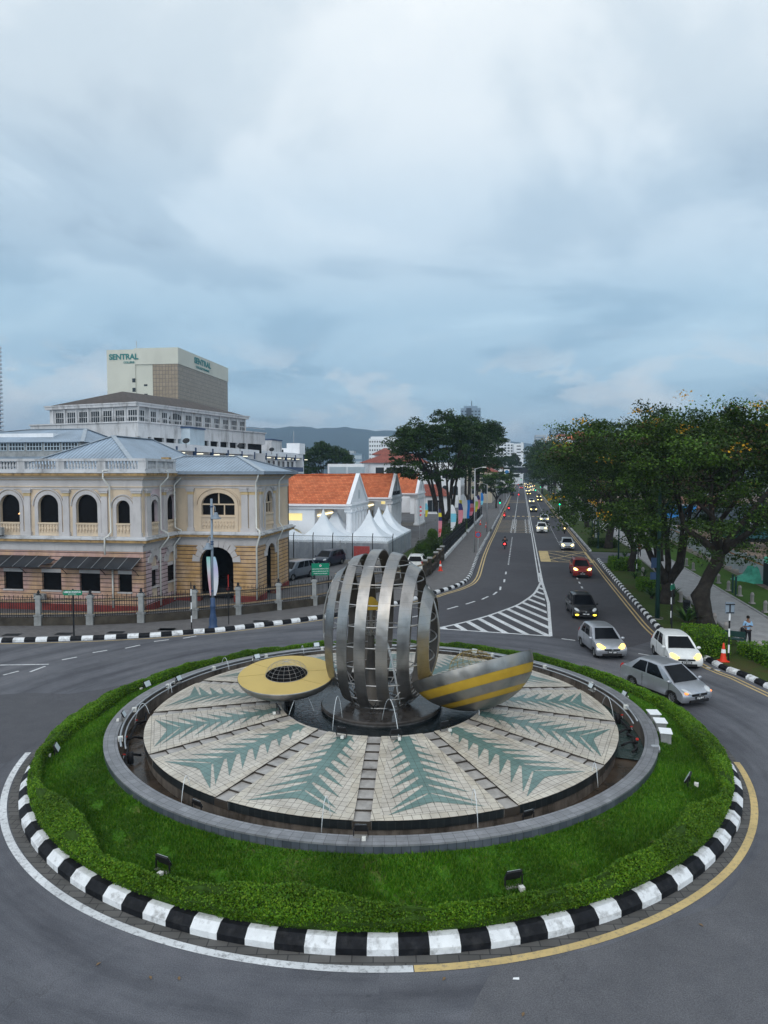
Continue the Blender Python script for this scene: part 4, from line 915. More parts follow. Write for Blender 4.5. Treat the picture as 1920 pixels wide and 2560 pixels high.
def seamroof(name, col, axis, pitch=.30):
    m, nt, b = _new(name); s = _xyz(nt); w = _math(nt, 'PINGPONG', s[axis], pitch / 2); w = _math(nt, 'DIVIDE', w, pitch / 2)
    n = _noise(nt, .35, 6, .6); c = _ramp(nt, n, [(.3, mul(col, .75)), (.7, mul(col, 1.2))]); c = _mix(nt, .9, c, _ramp(nt, w, [(0, (.28, .28, .3)), (.16, (.4, .4, .42)), (.24, (1, 1, 1)), (1, (1.05, 1.05, 1.05))]), 'MULTIPLY')
    g = _noise(nt, .9, 7, .7); c = _mix(nt, _math(nt, 'MULTIPLY', _ramp(nt, g, [(.55, (0, 0, 0)), (.75, (1, 1, 1))]), .35), c, (.13, .10, .09))
    nt.links.new(c, b.inputs['Base Color']); b.inputs['Roughness'].default_value = .45; b.inputs['Metallic'].default_value = .25; _bump(nt, b, w, .4, .04); return m
MT['roof_x'] = seamroof('zinc_roof_ribs_across', (.28, .36, .45), 0); MT['roof_y'] = seamroof('zinc_roof_ribs_along', (.28, .36, .45), 1)
MT['ridge'] = plain('zinc_ridge_cap', (.36, .41, .46), .45, metal=.2, var=.15)
FC = Vector((-17.25, 49.9, 0)); FA = radians(9)
cb = thing('colonial_building', FC, -FA, 'two storey cream and pink colonial building with arched windows and grey metal roof', 'building')
inv = Matrix.Rotation(FA, 4, 'Z') @ Matrix.Translation(-FC)
def loc_of(w): return inv @ Vector(w)
# local frame: x to the right along the fronts, y into depth. fronts: F1 y=0 x<=0; side S2 x=0 y 0..5.0; F3 y=5.0 x 0..6.9; side S4 x=6.9 y 5.0..12
D2, L3, D4 = 5.2, 6.75, 8.0
def fx(px, y, z=6.5):     # local x of picture column px on a front at local depth y
    k = (px - 960) / FOC; best = None; lo, hi = -40.0, 40.0
    R = Matrix.Rotation(-FA, 3, 'Z')
    def f(x):
        w = FC + R @ Vector((x, y, 0)); d = w.y * cos(PITCH) + (CAM_H - z) * sin(PITCH); return w.x / d - k
    for _ in range(50):
        m_ = (lo + hi) / 2
        if f(m_) < 0: lo = m_
        else: hi = m_
    return lo
def fy(px, x, z=6.5):     # local y on a side wall at local x
    k = (px - 960) / FOC; lo, hi = 0.0, 30.0; R = Matrix.Rotation(-FA, 3, 'Z')
    def f(y):
        w = FC + R @ Vector((x, y, 0)); d = w.y * cos(PITCH) + (CAM_H - z) * sin(PITCH); return w.x / d - k
    s0 = f(lo) > 0
    for _ in range(50):
        m_ = (lo + hi) / 2
        if (f(m_) > 0) == s0: lo = m_
        else: hi = m_
    return lo
def arch(c, w, z0, zs, n=12, flat=1.0):
    return [(c - w / 2, z0), (c + w / 2, z0)] + [(c + w / 2 * cos(pi * i / n), zs + w / 2 * flat * sin(pi * i / n)) for i in range(n + 1)]
def archtop(c, w, zs, n=14, flat=1.0): return [(c + w / 2 * cos(pi * i / n), zs + w / 2 * flat * sin(pi * i / n)) for i in range(n + 1)]
ZF0, ZF1, ZC0, ZC1 = 4.95, 5.50, 8.95, 10.15
def facade(T, x0, x1, ups, lows, upmat, lowmat, pil, seg='front', lowz=(1.55, 2.85), big=None, th=.35, parent=cb, lowfrieze=True, spring=7.75, sill=6.5):
    # upper wall
    mb = MB(); mb.T = T; holes = [arch(c, w, sill, spring - (0 if w > 1.2 else .1), flat=f) for c, w, f in ups]
    mb.holey([(x0, ZF1 - .3), (x1, ZF1 - .3), (x1, ZC0 + .1), (x0, ZC0 + .1)], holes, th, 0); mb.build('upper_wall', upmat, parent)
    mb = MB(); mb.T = T; lh = []
    for L in lows:
        if L[0] == 'r': lh.append([(L[1] - L[2] / 2, lowz[0]), (L[1] + L[2] / 2, lowz[0]), (L[1] + L[2] / 2, lowz[1]), (L[1] - L[2] / 2, lowz[1])])
        if L[0] == 'a': lh.append(arch(L[1], L[2], .02, L[3] - L[2] / 2 * .86, flat=.86))
        if L[0] == 'b': lh.append(arch(L[1], L[2], lowz[0] - .9, 3.9 - L[2] / 2 + .15))
    mb.holey([(x0, .0), (x1, .0), (x1, 4.5), (x0, 4.5)], lh, th, 0, 0); mb.build('lower_wall', lowmat, parent)
    # plinth
    mb = MB(); mb.T = T; xs = [x0]
    for L in lows:
        if L[0] == 'a': xs += [L[1] - L[2] / 2, L[1] + L[2] / 2]
    xs.append(x1)
    for i in range(0, len(xs), 2): mb.box(xs[i], xs[i + 1], -.05, th + .05, 0, .55)
    mb.build('plinth', MT['oxide'], parent)
    # frieze below the floor cornice and band course
    mb = MB(); mb.T = T; mb.box(x0 - .0, x1 + .0, -.05, th, 4.48, 4.95); mb.build('frieze', MT['lavender'], parent)
    mb = MB(); mb.T = T
    for a_, b_, z0, z1, m_ in ((-.12, th, 4.95, 5.05, 0), (-.24, th, 5.05, 5.14, 0), (-.46, th, 5.14, 5.34, 1), (-.55, th, 5.34, 5.44, 2), (-.38, th, 5.44, 5.56, 2)): mb.box(x0 - (.0 if seg != 'front' else 0) + a_ * 0, x1 - (a_ if seg in ('front', 'end') else 0), a_, b_, z0, z1, m_)
    mb.build('floor_cornice', [MT['lavender'], MT['ochre'], MT['white_dirty']], parent)
    mb = MB(); mb.T = T
    for a_, z0, z1, m_ in ((-.05, 8.95, 9.10, 0), (-.12, 9.10, 9.18, 2), (-.06, 9.18, 9.62, 0), (-.14, 9.62, 9.70, 2), (-.26, 9.70, 9.82, 0), (-.42, 9.82, 9.94, 2), (-.62, 9.94, 10.12, 1), (-.70, 10.12, 10.22, 3)): mb.box(x0, x1 - (a_ if seg in ('front', 'end') else 0), a_, th, z0, z1, m_)
    mb.build('roof_cornice', [MT['lavender'], MT['ochre'], MT['cream'], MT['white_dirty']], parent)
    for c, w, f in ups:      # window with surround, sill, balusters
        sp = spring - (0 if w > 1.2 else .1)
        t = MB(); t.T = T; inn_ = archtop(c, w, sp, 16, f); out = archtop(c, w + .55, sp, 16, (w * f + .55) / (w + .55)); vs = [];
        inn_ = [(c + w / 2, ZF1)] + inn_ + [(c - w / 2, ZF1)]; out = [(c + w / 2 + .275, ZF1)] + out + [(c - w / 2 - .275, ZF1)]
        for (a1, b1), (a2, b2) in zip(inn_, out): vs += [(a1, -.07, b1), (a2, -.07, b2), (a2, 0, b2), (a1, 0, b1)]
        n_ = len(inn_); t.add(vs, [(4 * i + q, 4 * i + (q + 1) % 4, 4 * (i + 1) + (q + 1) % 4, 4 * (i + 1) + q) for i in range(n_ - 1) for q in range(4)])
        o2 = archtop(c, w + .85, sp, 16, (w * f + .85) / (w + .85)); o1 = archtop(c, w + .70, sp, 16, (w * f + .70) / (w + .70)); vs = []
        for (a1, b1), (a2, b2) in zip(o1, o2): vs += [(a1, -.10, b1), (a2, -.10, b2), (a2, 0, b2), (a1, 0, b1)]
        t.add(vs, [(4 * i + q, 4 * i + (q + 1) % 4, 4 * (i + 1) + (q + 1) % 4, 4 * (i + 1) + q) for i in range(16) for q in range(4)])
        wn = t.build('window', MT['lavender'] if f == 1 else MT['cream'], parent)
        t = MB(); t.T = T; pts = arch(c, w + .02, sill, sp, flat=f); t.add([(x_, .24, z_) for x_, z_ in pts], [tuple(range(len(pts)))]); t.build('pane', MT['glass_deep'], wn)
        if w > 2.2 or seg == 'end':
            t = MB(); t.T = T; n_ = 3 if w > 2.2 else 2; t.box(c - w / 2, c + w / 2, .12, .2, sp - .05, sp + .05)
            t.box(c - .045, c + .045, .12, .2, sp, sp + w / 2 * f)
            for i in range(1, n_ + (1 if n_ == 2 else 0)): x_ = c - w / 2 + w * i / 3 if n_ == 3 else c - w / 2 + w * i / 3; t.box(x_ - .04, x_ + .04, .12, .2, sill, sp)
            t.box(c - w / 2, c + w / 2, .12, .2, sill, sill + .07); t.build('frame', MT['cream'], wn)
        t = MB(); t.T = T; t.box(c - w / 2 - .03, c + w / 2 + .03, -.12, .1, sill - .10, sill + .02); t.box(c - w / 2, c + w / 2, -.03, .0, ZF1, sill - .10)
        t.build('sill', MT['cream'], wn)
        nb = max(3, int(w / .23)); t = MB(); t.T = T
        for i in range(nb):
            x_ = c - w / 2 + w * (i + .5) / nb; t.lathe([(.05, 0), (.04, .06), (.085, .2), (.085, .26), (.035, .42), (.05, .52), (.06, .56)], c=(x_, -.06, 5.82), n=6)
            t.box(x_ - .05, x_ + .05, -.11, -.03, 6.28, 6.36)
        t.build('balusters', MT['cream'], wn)
    for x_, w in pil:
        t = MB(); t.T = T; t.box(x_ - w / 2 - .06, x_ + w / 2 + .06, -.20, 0, 5.56, 5.85, 0); t.box(x_ - w / 2, x_ + w / 2, -.13, 0, 5.85, 8.45, 0)
        t.box(x_ - w / 2 - .03, x_ + w / 2 + .03, -.15, 0, 8.45, 8.68, 1); t.box(x_ - w / 2 - .09, x_ + w / 2 + .09, -.22, 0, 8.68, 8.84, 0); t.box(x_ - w / 2 - .14, x_ + w / 2 + .14, -.27, 0, 8.84, 8.96, 0)
        t.build('pilaster', [MT['lavender'], MT['ochre_pale']], parent)
    for L in lows:
        if L[0] == 'r' or L[0] == 'b':
            c, w = L[1], L[2]; zt = lowz[1]; t = MB(); t.T = T
            t.box(c - w / 2 - .04, c + w / 2 + .04, -.10, .1, lowz[0] - .10, lowz[0] + .0); t.box(c - w / 2, c + w / 2, -.04, .1, zt, zt + .25); wn = t.build('window', MT['lavender'], parent)
            t = MB(); t.T = T; t.add([(c - w / 2, .2, lowz[0]), (c + w / 2, .2, lowz[0]), (c + w / 2, .2, zt), (c - w / 2, .2, zt)], [(0, 1, 2, 3)]); t.build('pane', MT['glass_deep'], wn)
            if L[0] == 'b':
                pts = arch(c, w + .02, zt + .2, 3.9 - w / 2 + .15); t = MB(); t.T = T; t.add([(x_, .12, z_) for x_, z_ in pts], [tuple(range(len(pts)))]); t.box(c - w / 2, c + w / 2, .1, .2, .4, lowz[0] - .1); t.build('blind_arch', MT['cream'], parent)
        if L[0] in 'ab':
            c, w = L[1], L[2]; zs = (L[3] - w / 2 * .86) if L[0] == 'a' else 3.9 - w / 2 + .15; fl_ = .86 if L[0] == 'a' else 1; n_ = 11 if L[0] == 'a' else 7; t = MB(); t.T = T
            for i in range(n_):
                a0_ = pi * (i + .04) / n_; a1_ = pi * (i + .96) / n_; ri = w / 2; ro = w / 2 + (.62 if i % 2 == 0 else .42)
                vs = [(c + r_ * cos(a_), y_, zs + r_ * sin(a_) * (fl_ + (1 - fl_) * (r_ > ri))) for y_ in (-.09, 0) for r_, a_ in ((ri, a0_), (ro, a0_), (ro, a1_), (ri, a1_))]
                t.add(vs, [(0, 1, 2, 3), (7, 6, 5, 4), (0, 4, 5, 1), (1, 5, 6, 2), (2, 6, 7, 3), (3, 7, 4, 0)])
            t.build('arch_surround', MT['lavender'], parent)
MT['ochre_pale'] = plain('pale_ochre_capital', (.58, .44, .24), .8, var=.2)
# front 1 (the long one, leaving the picture at the left)
x_l = fx(-70, 0)
W1 = lambda px: fx(px, 0)
ups = [(W1(26.5), 1.62, 1), (W1(122.5), 1.62, 1), (W1(218.8), 1.68, 1), (W1(309.3), 1.05, 1), (W1(-70), 1.6, 1)]
lows = [('r', W1(29.5), 1.55), ('r', W1(125.4), 1.55), ('r', W1(221.3), 1.62), ('r', W1(309.8), 1.06)]
facade(Tm(), x_l - 3, 0, [u for u in ups], lows, MT['cream'], MT['rust_front'], [(W1(71.5), .46), (W1(168), .46), (W1(263.5), .46), (-.36, .60), (W1(-22), .46)])
# side 2, set back wall
T2 = Tm((0, 0, 0), rz=pi / 2)       # local x of the wall runs into depth, wall faces +x
def side(T0): return T0
Ts2 = Matrix.Translation((0, 0, 0)) @ Matrix.Rotation(pi / 2, 4, 'Z') 
facade(Ts2, 0.36, D2, [(fy(385.6, 0), 1.05, 1), (fy(428, 0), 1.45, 1)], [('b', fy(387, 0, 3), .95), ('b', fy(429, 0, 3), 1.35)], MT['pinkish'], MT['rust_pink'], [(.66, .5), (fy(409, 0), .40), (fy(449, 0), .40)], seg='side', lowz=(1.75, 3.0))
# front 3
T3 = Matrix.Translation((0, D2, 0))
W3 = lambda px, z=6.5: fx(px, D2, z)
facade(T3, 0, L3, [(W3(546), 2.72, .66)], [('a', W3(541.5, 3), 2.75, 4.35)], MT['cream'], MT['rust_ochre'], [(W3(478), .42), (W3(613), .52), (L3 - .34, .60)], seg='end', spring=7.68, sill=6.78)
T4 = Matrix.Translation((L3, D2, 0)) @ Matrix.Rotation(pi / 2, 4, 'Z')
facade(T4, .36, D4, [(fy(672, L3) - D2, 1.9, 1)], [('a', fy(677, L3, 3) - D2, 2.1, 4.4)], MT['cream'], MT['rust_ochre'], [(.66, .5), (3.9, .45)], seg='end', spring=7.75, sill=6.9)
# backs, floors and dark rooms behind the openings
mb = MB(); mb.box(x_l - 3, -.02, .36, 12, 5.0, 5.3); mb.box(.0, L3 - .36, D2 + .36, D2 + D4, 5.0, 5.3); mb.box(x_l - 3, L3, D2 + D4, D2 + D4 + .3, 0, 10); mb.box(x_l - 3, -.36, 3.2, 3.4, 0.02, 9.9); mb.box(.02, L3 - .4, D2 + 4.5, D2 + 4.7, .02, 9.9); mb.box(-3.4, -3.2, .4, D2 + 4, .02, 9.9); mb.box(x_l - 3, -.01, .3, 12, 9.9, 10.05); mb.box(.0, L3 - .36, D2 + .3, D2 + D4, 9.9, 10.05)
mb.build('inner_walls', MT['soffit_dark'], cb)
# balustrade along the parapet of front 1 and side 2
pb = MB(); pb.box(x_l - 3, .55, -.55, -.2, 10.22, 10.42); pb.box(x_l - 3, .6, -.58, -.16, 10.98, 11.16); pb.box(.2, .55, -.2, D2 - .9, 10.22, 10.42); pb.box(.16, .6, -.16, D2 - .9, 10.98, 11.16)
x_ = .38; posts = [W1(355) + .35, W1(262 + 5), W1(165), W1(68), W1(-30)]
for q in posts: pb.box(q - .3, q + .3, -.53, -.2, 10.42, 10.98)
for q in (1.3, 2.7, D2 - 1.1): pb.box(.22, .53, q - .2, q + .2, 10.42, 10.98)
bal = pb.build('parapet_balustrade', MT['white_dirty'], cb)
bb = MB(); x_ = x_l - 2.8
while x_ < .2:
    if min(abs(x_ - q) for q in posts) > .36: bb.lathe([(.07, 0), (.05, .08), (.10, .2), (.095, .28), (.045, .44), (.07, .56)], c=(x_, -.37, 10.42), n=7)
    x_ += .245
y_ = .1
while y_ < D2 - 1.1:
    if min(abs(y_ - q) for q in (1.3, 2.7, D2 - 1.1)) > .24: bb.lathe([(.07, 0), (.05, .08), (.10, .2), (.095, .28), (.045, .44), (.07, .56)], c=(.37, y_, 10.42), n=7)
    y_ += .23
bb.build('balusters', MT['white_dirty'], bal, smooth='all')
# metal hip roofs
def hip(name, x0, x1, y0, y1, ze, zr, rx0, rx1, ry0, ry1, parent, mats=None, caps=True):
    E_ = [(x0, y0, ze), (x1, y0, ze), (x1, y1, ze), (x0, y1, ze)]; R_ = [(rx0, ry0, zr), (rx1, ry1, zr)]
    mb = MB()
    if abs(rx1 - rx0) > abs(ry1 - ry0):   # ridge along x
        mb.add(E_ + R_, [(0, 1, 5, 4)], 0); mb.add(E_ + R_, [(2, 3, 4, 5)], 0); mb.add(E_ + R_, [(1, 2, 5)], 1); mb.add(E_ + R_, [(3, 0, 4)], 1)
        hips = [(E_[0], R_[0]), (E_[3], R_[0]), (E_[1], R_[1]), (E_[2], R_[1]), (R_[0], R_[1])]
    else:
        mb.add(E_ + R_, [(0, 1, 4)], 0); mb.add(E_ + R_, [(1, 2, 5, 4)], 1); mb.add(E_ + R_, [(2, 3, 5)], 0); mb.add(E_ + R_, [(3, 0, 4, 5)], 1)
        hips = [(E_[0], R_[0]), (E_[1], R_[0]), (E_[2], R_[1]), (E_[3], R_[1]), (R_[0], R_[1])]
    mb.add(E_, [(3, 2, 1, 0)], 0); o = mb.build(name, mats or [MT['roof_x'], MT['roof_y']], parent)
    if caps:
        c = MB()
        for a_, b_ in hips: c.bar(Vector(a_) + Vector((0, 0, .03)), Vector(b_) + Vector((0, 0, .03)), .38, .05)
        c.build('ridge_cap', MT['ridge'], o)
    return o
hip('roof', -11.6, -.2, .2, 16, 10.15, 13.1, -5.6, -5.6, 6.0, 12.5, cb)
o = hip('roof', -3.2, L3 + .75, D2 - .7, D2 + 8.3, 10.22, 11.5, -1.0, L3 - 2.9, D2 + 3.7, D2 + 3.7, cb)
gu = MB(); gu.box(.55, L3 + .85, D2 - .88, D2 - .68, 10.02, 10.26); gu.box(L3 + .70, L3 + .9, D2 - .68, D2 + 8.3, 10.02, 10.26); gu.build('gutter', MT['steelblue'], cb)
MB().box(-1.0, -.4, 5.0, 5.5, 10.9, 11.35).build('rusty_flashing', MT['rusty'] if 'rusty' in MT else MT['ochre'], cb)
# downpipes
def dpipe(pts, r=.06): MB().tube(pts, r, 8).build('downpipe', MT['plastic_white'], cb, smooth='all')
xd = W1(277)
dpipe([(xd + .2, -.55, 10.3), (xd - .15, -.62, 10.3), (xd - .15, -.66, 9.75), (xd + .12, -.3, 9.2), (xd + .12, -.2, 5.9), (xd + .1, -.62, 5.6), (xd - .12, -.66, 5.5), (xd - .12, -.66, 4.3)])
dpipe([(xd + .12, -.12, 3.4), (xd + .12, -.12, .4)])
for y_, dx in ((2.6, 0), (4.9, 0)):
    dpipe([(.62, y_ - .1, 10.3), (.66, y_ + .1, 10.2), (.66, y_ + .1, 9.8), (.24, y_ - .3, 9.2), (.24, y_ - .3, 5.9), (.6, y_, 5.65), (.64, y_ + .1, 5.3), (.15, y_ - .3, 4.5), (.12, y_ - .3, .2)])
dpipe([(L3 + .35, D2 - .72, 10.0), (L3 + .2, D2 - .5, 9.7), (L3 - .02, D2 - .26, 9.4), (L3 - .02, D2 - .26, 5.9), (L3 + .35, D2 - .6, 5.7), (L3 + .4, D2 - .62, 5.4), (L3 - .05, D2 - .15, 4.4), (L3 - .05, D2 - .15, .3)], .07)
dpipe([(L3 + .72, D2 + 5.0, 10.0), (L3 + .25, D2 + 4.7, 9.4), (L3 + .25, D2 + 4.7, 6.0), (L3 + .62, D2 + 4.7, 5.5), (L3 + .15, D2 + 4.6, 4.5), (L3 + .15, D2 + 4.6, .3)])
# lean-to awning of dark sheets on iron brackets
MT['awning'] = plain('dark_polycarbonate_sheet', (.030, .034, .040), .35, var=.5, scale=1.0, grime=.3, gcol=(.08, .075, .07), stretch=(1, 1, 1))
aw = MB(); xa1 = W1(352) + .0; n_ = 13; pw = 1.02
top_z, bot_z, yo = 4.05, 3.42, -1.45
ribs = MB()
for i in range(n_):
    xb = xa1 - pw * (i + 1)
    if xb < x_l - 2: break
    if i == 6: aw.add([(xb + .04, -.06 - .35, top_z - .15), (xb + .04 + pw * .6, -.06 - .35, top_z - .15), (xb + pw * .55, yo * .6, bot_z + .22), (xb + .04, yo * .75, bot_z + .14)], [(0, 1, 2, 3)])
    else: aw.add([(xb, -.06, top_z), (xb + pw, -.06, top_z), (xb + pw, yo, bot_z), (xb, yo, bot_z)], [(0, 1, 2, 3)]); aw.add([(xb, -.06, top_z - .02), (xb + pw, -.06, top_z - .02), (xb + pw, yo, bot_z - .02), (xb, yo, bot_z - .02)], [(3, 2, 1, 0)])
    ribs.bar((xb + pw, -.06, top_z + .02), (xb + pw, yo, bot_z + .02), .035, .03)
ao = aw.build('awning', MT['awning'], cb); ribs.build('awning_rib', MT['galv'], ao); MB().bar((x_l - 2, yo, bot_z - .02), (xa1, yo, bot_z - .02), .05).build('awning_beam', MT['iron'], ao)
for q in (62, 165, 262, 345):
    x_ = W1(q); MB().tube([(x_, -.06, 2.75), (x_, -.35, 3.0), (x_, -.8, 3.3), (x_, -1.3, 3.44)], .025, 6).tube([(x_, -.06, 3.5), (x_, -1.3, 3.5)], .02, 6).build('awning_bracket', MT['iron'], cb)
# air conditioners and the lamp glowing behind a pane
def acunit(loc, lab):
    t = thing('air_conditioner', loc, -FA, lab, 'air conditioner', 'air conditioner condensers'); MB().box(-.42, .42, -.32, 0, 0, .58).build('casing', MT['stone_post'], t, bevel=.02)
    MB().lathe([(.02, 0), (.22, 0), (.24, .02)], n=20).build('fan_grille', MT['black'], t, loc=(-.12, -.33, .29), rot=(pi / 2, 0, 0)); MB().box(-.35, .35, -.3, 0, -.06, -.0).build('bracket', MT['iron'], t); return t
R_ = Matrix.Rotation(-FA, 3, 'Z')
acunit(FC + R_ @ Vector((W1(12), -.6, 5.6)), 'grey air conditioner condenser on the ledge under the leftmost arched window')
acunit(FC + R_ @ Vector((W1(104), -.25, .75)), 'pale air conditioner condenser low on the wall behind the fence pillar')
lp = MB(); lp.lathe([(.02, .1), (.05, .1), (.16, -.06), (.02, -.06)], n=12); o = lp.build('glowing_lamp', emit('warm_lamp_glass', (1, .55, .2), 2.2)); o.location = FC + R_ @ Vector((W1(48), .18, 7.15)); tag(o, 'small warm glowing lamp in the leftmost upper window', 'lamp')

# ------------------------------------------------------------- boundary railing with stone pillars in front of it
FL = [(-60, 1564), (98, 1563), (227, 1561.5), (354, 1556), (487, 1546), (596, 1536.5), (697, 1524.5), (786, 1513)]
fp = [G(x, y, .15) for x, y in FL]
fw = [(-33.5, 45.7, .15)] 
wallp = [fp[0]] + fp[1:] + [G(960, 1477, .15)]
pm = [MT['stone_post'], MT['iron'], MT['iron_gold']]
fence = thing('iron_railing_fence', (0, 0, 0), 0, 'low stone wall with black iron railings in front of the colonial building', 'fence')
mb = MB()
for a_, b_ in zip(wallp, wallp[1:]):
    d = (b_ - a_).normalized(); n_ = Vector((-d.y, d.x, 0)); mb.add([a_ - n_ * .15, b_ - n_ * .15, b_ + n_ * .15, a_ + n_ * .15] + [p + Vector((0, 0, .52)) for p in (a_ - n_ * .15, b_ - n_ * .15, b_ + n_ * .15, a_ + n_ * .15)], [(0, 3, 2, 1), (4, 5, 6, 7), (0, 1, 5, 4), (1, 2, 6, 5), (2, 3, 7, 6), (3, 0, 4, 7)])
MT['mossy'] = plain('mossy_stone_wall', (.060, .052, .042), .9, var=.5, scale=1.3, grime=.5, gcol=(.03, .03, .025), bump=.4, bscale=6)
mb.build('base_wall', MT['mossy'], fence)
for a_, b_ in zip(wallp, wallp[1:]):
    L = (b_ - a_).length; d = (b_ - a_) / L; mb = MB(); n_ = int(L / .145)
    for i in range(1, n_):
        p = a_ + d * (i * L / n_); tt = 2.06 if i % 2 else 1.94; mb.bar((p.x, p.y, .65), (p.x, p.y, tt), .03)
        if i % 2: mb.lathe([(.0, .1), (.03, .03), (.012, 0)], c=(p.x, p.y, tt), n=4)
    for z_ in (.80, 1.66, 1.84): mb.bar(a_ + Vector((0, 0, z_ - .15 + .0)), b_ + Vector((0, 0, z_ - .15)), .035, .04)
    for z_ in (.76, 1.61): mb.bar(a_ + Vector((0, 0, z_)), b_ + Vector((0, 0, z_)), .02, .09, 1)
    mb.build('railing_panel', [MT['iron'], MT['iron_gold']], fence)
def pillar_mb():
    mb = MB(); mb.box(-.23, .23, -.23, .23, 0, .62); mb.box(-.16, .16, -.16, .16, .70, 1.78); mb.box(-.22, .22, -.22, .22, 1.78, 1.9); mb.box(-.15, .15, -.15, .15, 1.9, 2.0); mb.box(-.27, .27, -.27, .27, .62, .70); return mb
pl0 = None
pil_names = ['leftmost', 'second', 'third', 'fourth', 'fifth', 'sixth', 'seventh']
for i, p in enumerate(fp[1:]):
    lab = f'weathered square stone fence pillar with iron finial, {pil_names[i]} from the left'
    if pl0 is None:
        pl0 = thing('fence_pillar', p, 0, lab, 'pillar', 'stone pillars of the railing'); pillar_mb().build('shaft', MT['stone_post'], pl0, bevel=.015)
        MB().lathe([(.14, 2.0), (.15, 2.05), (.05, 2.09), (.10, 2.16), (.08, 2.23), (.01, 2.33)], n=10).build('finial', MT['iron'], pl0, smooth='all')
    else: dup(pl0, p, 0, lab)
# ------------------------------------------------------------- buildings behind
MT['tower_cream'] = plain('cream_render', (.60, .60, .52), .8, var=.08, scale=.08, grime=.2, gscale=.2, gcol=(.3, .3, .27))
MT['curtain'] = tiles('bronze_curtain_wall', (.25, .19, .125), (.31, .24, .165), (.10, .08, .06), 1.22, 1.45, .07, 0, .35, swap='xz', var=.5)
MT['brown_roof'] = tiles('dark_brown_shingle', (.060, .047, .042), (.085, .068, .06), (.03, .025, .02), 1.2, .6, .05, .5, .85)
MT['red_roof'] = tiles('red_brown_roof_tile', (.26, .060, .040), (.32, .085, .055), (.12, .03, .02), .9, .5, .06, .5, .8)
MT['teal_letter'] = plain('teal_lettering', (.03, .20, .19), .5, var=.1)
MT['win_dark'] = glassy('window_glass_dark', (.02, .025, .03), .2)
MT['bluegrey'] = plain('blue_grey_cladding', (.20, .28, .36), .5, var=.15, scale=.05)
MT['palegrey'] = plain('pale_grey_wall', (.42, .46, .50), .8, var=.08, scale=.1)
MT['whitefar'] = plain('white_far_wall', (.74, .77, .80), .8, var=.05, scale=.1)
MT['paleblue'] = plain('pale_blue_sheet', (.42, .50, .56), .6, var=.1, scale=.5, grime=.2)
MT['creamstone'] = plain('cream_stone', (.50, .45, .36), .8, var=.12, scale=.4, grime=.3)
MT['strip_light'] = emit('strip_light', (1.0, .95, .72), 1.6)
def bthing(name, px, Y, az, label, cat='building', group=None, z=0.0):
    p = Pt(px, 1280, Y); return thing(name, (p.x, Y, z), -radians(az), label, cat, group)
def wall(parent, boxes, mat, name='wall'):
    mb = MB()
    for b in boxes: mb.box(*b)
    return mb.build(name, mat, parent)
def win(parent, T, x, z, w, h, nx=2, nz=2, frame=None, glass=None, proud=.03, name='window'):
    mb = MB(); mb.T = T; y = -proud; mb.add([(x - w / 2, y, z), (x + w / 2, y, z), (x + w / 2, y, z + h), (x - w / 2, y, z + h)], [(0, 1, 2, 3)], 1)
    f = min(.07, w * .06)
    if frame is not None:
        for i in range(nx + 1): q = x - w / 2 + w * i / nx; mb.box(q - f / 2, q + f / 2, y - .04, y - .005, z, z + h, 0)
        for i in range(nz + 1): q = z + h * i / nz; mb.box(x - w / 2, x + w / 2, y - .05, y - .006, q - f / 2, q + f / 2, 0)
    return mb.build(name, [frame or MT['white'], glass or MT['win_dark']], parent)
S_ = lambda L=0: Matrix.Translation((0, 0, 0)) @ Matrix.Rotation(pi / 2, 4, 'Z')   # side wall frame (x runs into depth, faces +x)
def text_mesh(s, size, mat, parent, T, name='lettering', ext=.04, bold=0.0, align='LEFT', sx=1.0, space=1.0):
    cu = bpy.data.curves.new('txt', 'FONT'); cu.body = s; cu.size = size; cu.extrude = ext; cu.offset = bold; cu.align_x = align; cu.space_character = space
    o = bpy.data.objects.new('txt', cu); COL.objects.link(o); dg = bpy.context.evaluated_depsgraph_get(); me = bpy.data.meshes.new_from_object(o.evaluated_get(dg)); bpy.data.objects.remove(o); me.name = name
    me.transform(T @ Matrix.Rotation(pi / 2, 4, 'X') @ Matrix.Diagonal((sx, 1, 1, 1))); me.materials.clear(); me.materials.append(mat); q = bpy.data.objects.new(name, me); COL.objects.link(q); q.parent = parent; return q

# college tower
tw = bthing('college_tower', 450, 262, 7.6, 'tall cream and bronze glass office tower with green rooftop lettering')
zt = 55.8
wall(tw, [(-16.5, 0, 0, 52, 0, zt - 5.6), (-18.0, -9.7, 2.0, 52, 0, zt - 1.8), (-27.6, -16.4, -.5, 46, 0, zt)], MT['tower_cream'])
wall(tw, [(-16.8, .4, -.4, 52.3, zt - 5.6, zt + .4)], MT['tower_cream'], 'parapet')
mb = MB(); mb.box(-9.7, .2, -.2, 0, 0, zt - 5.6); mb.box(0, .2, 0, 52, 0, zt - 5.6); mb.build('curtain_wall', MT['curtain'], tw)
for i in range(4):
    win(tw, Tm((0, -.5, 0)), -17.0, zt - 12.2 - i * 3.5, 1.3, 1.5); win(tw, Tm(), -12.6, zt - 13.6 - i * 3.5, 1.4, .7)
text_mesh('SENTRAL', 2.8, MT['teal_letter'], tw, Tm((-26.6, -.62, zt - 3.6)), bold=.10, sx=1.0)
text_mesh('COLLEGE', 1.0, MT['teal_letter'], tw, Tm((-20.9, -.62, zt - 5.1)), bold=.03)
text_mesh('SENTRAL', 3.1, MT['teal_letter'], tw, S_() @ Tm((14.5, -.5, zt - 2.9)), bold=.12, sx=1.35)
text_mesh('COLLEGE PENANG', 1.3, MT['teal_letter'], tw, S_() @ Tm((16, -.5, zt - 4.7)), bold=.03, sx=1.25)
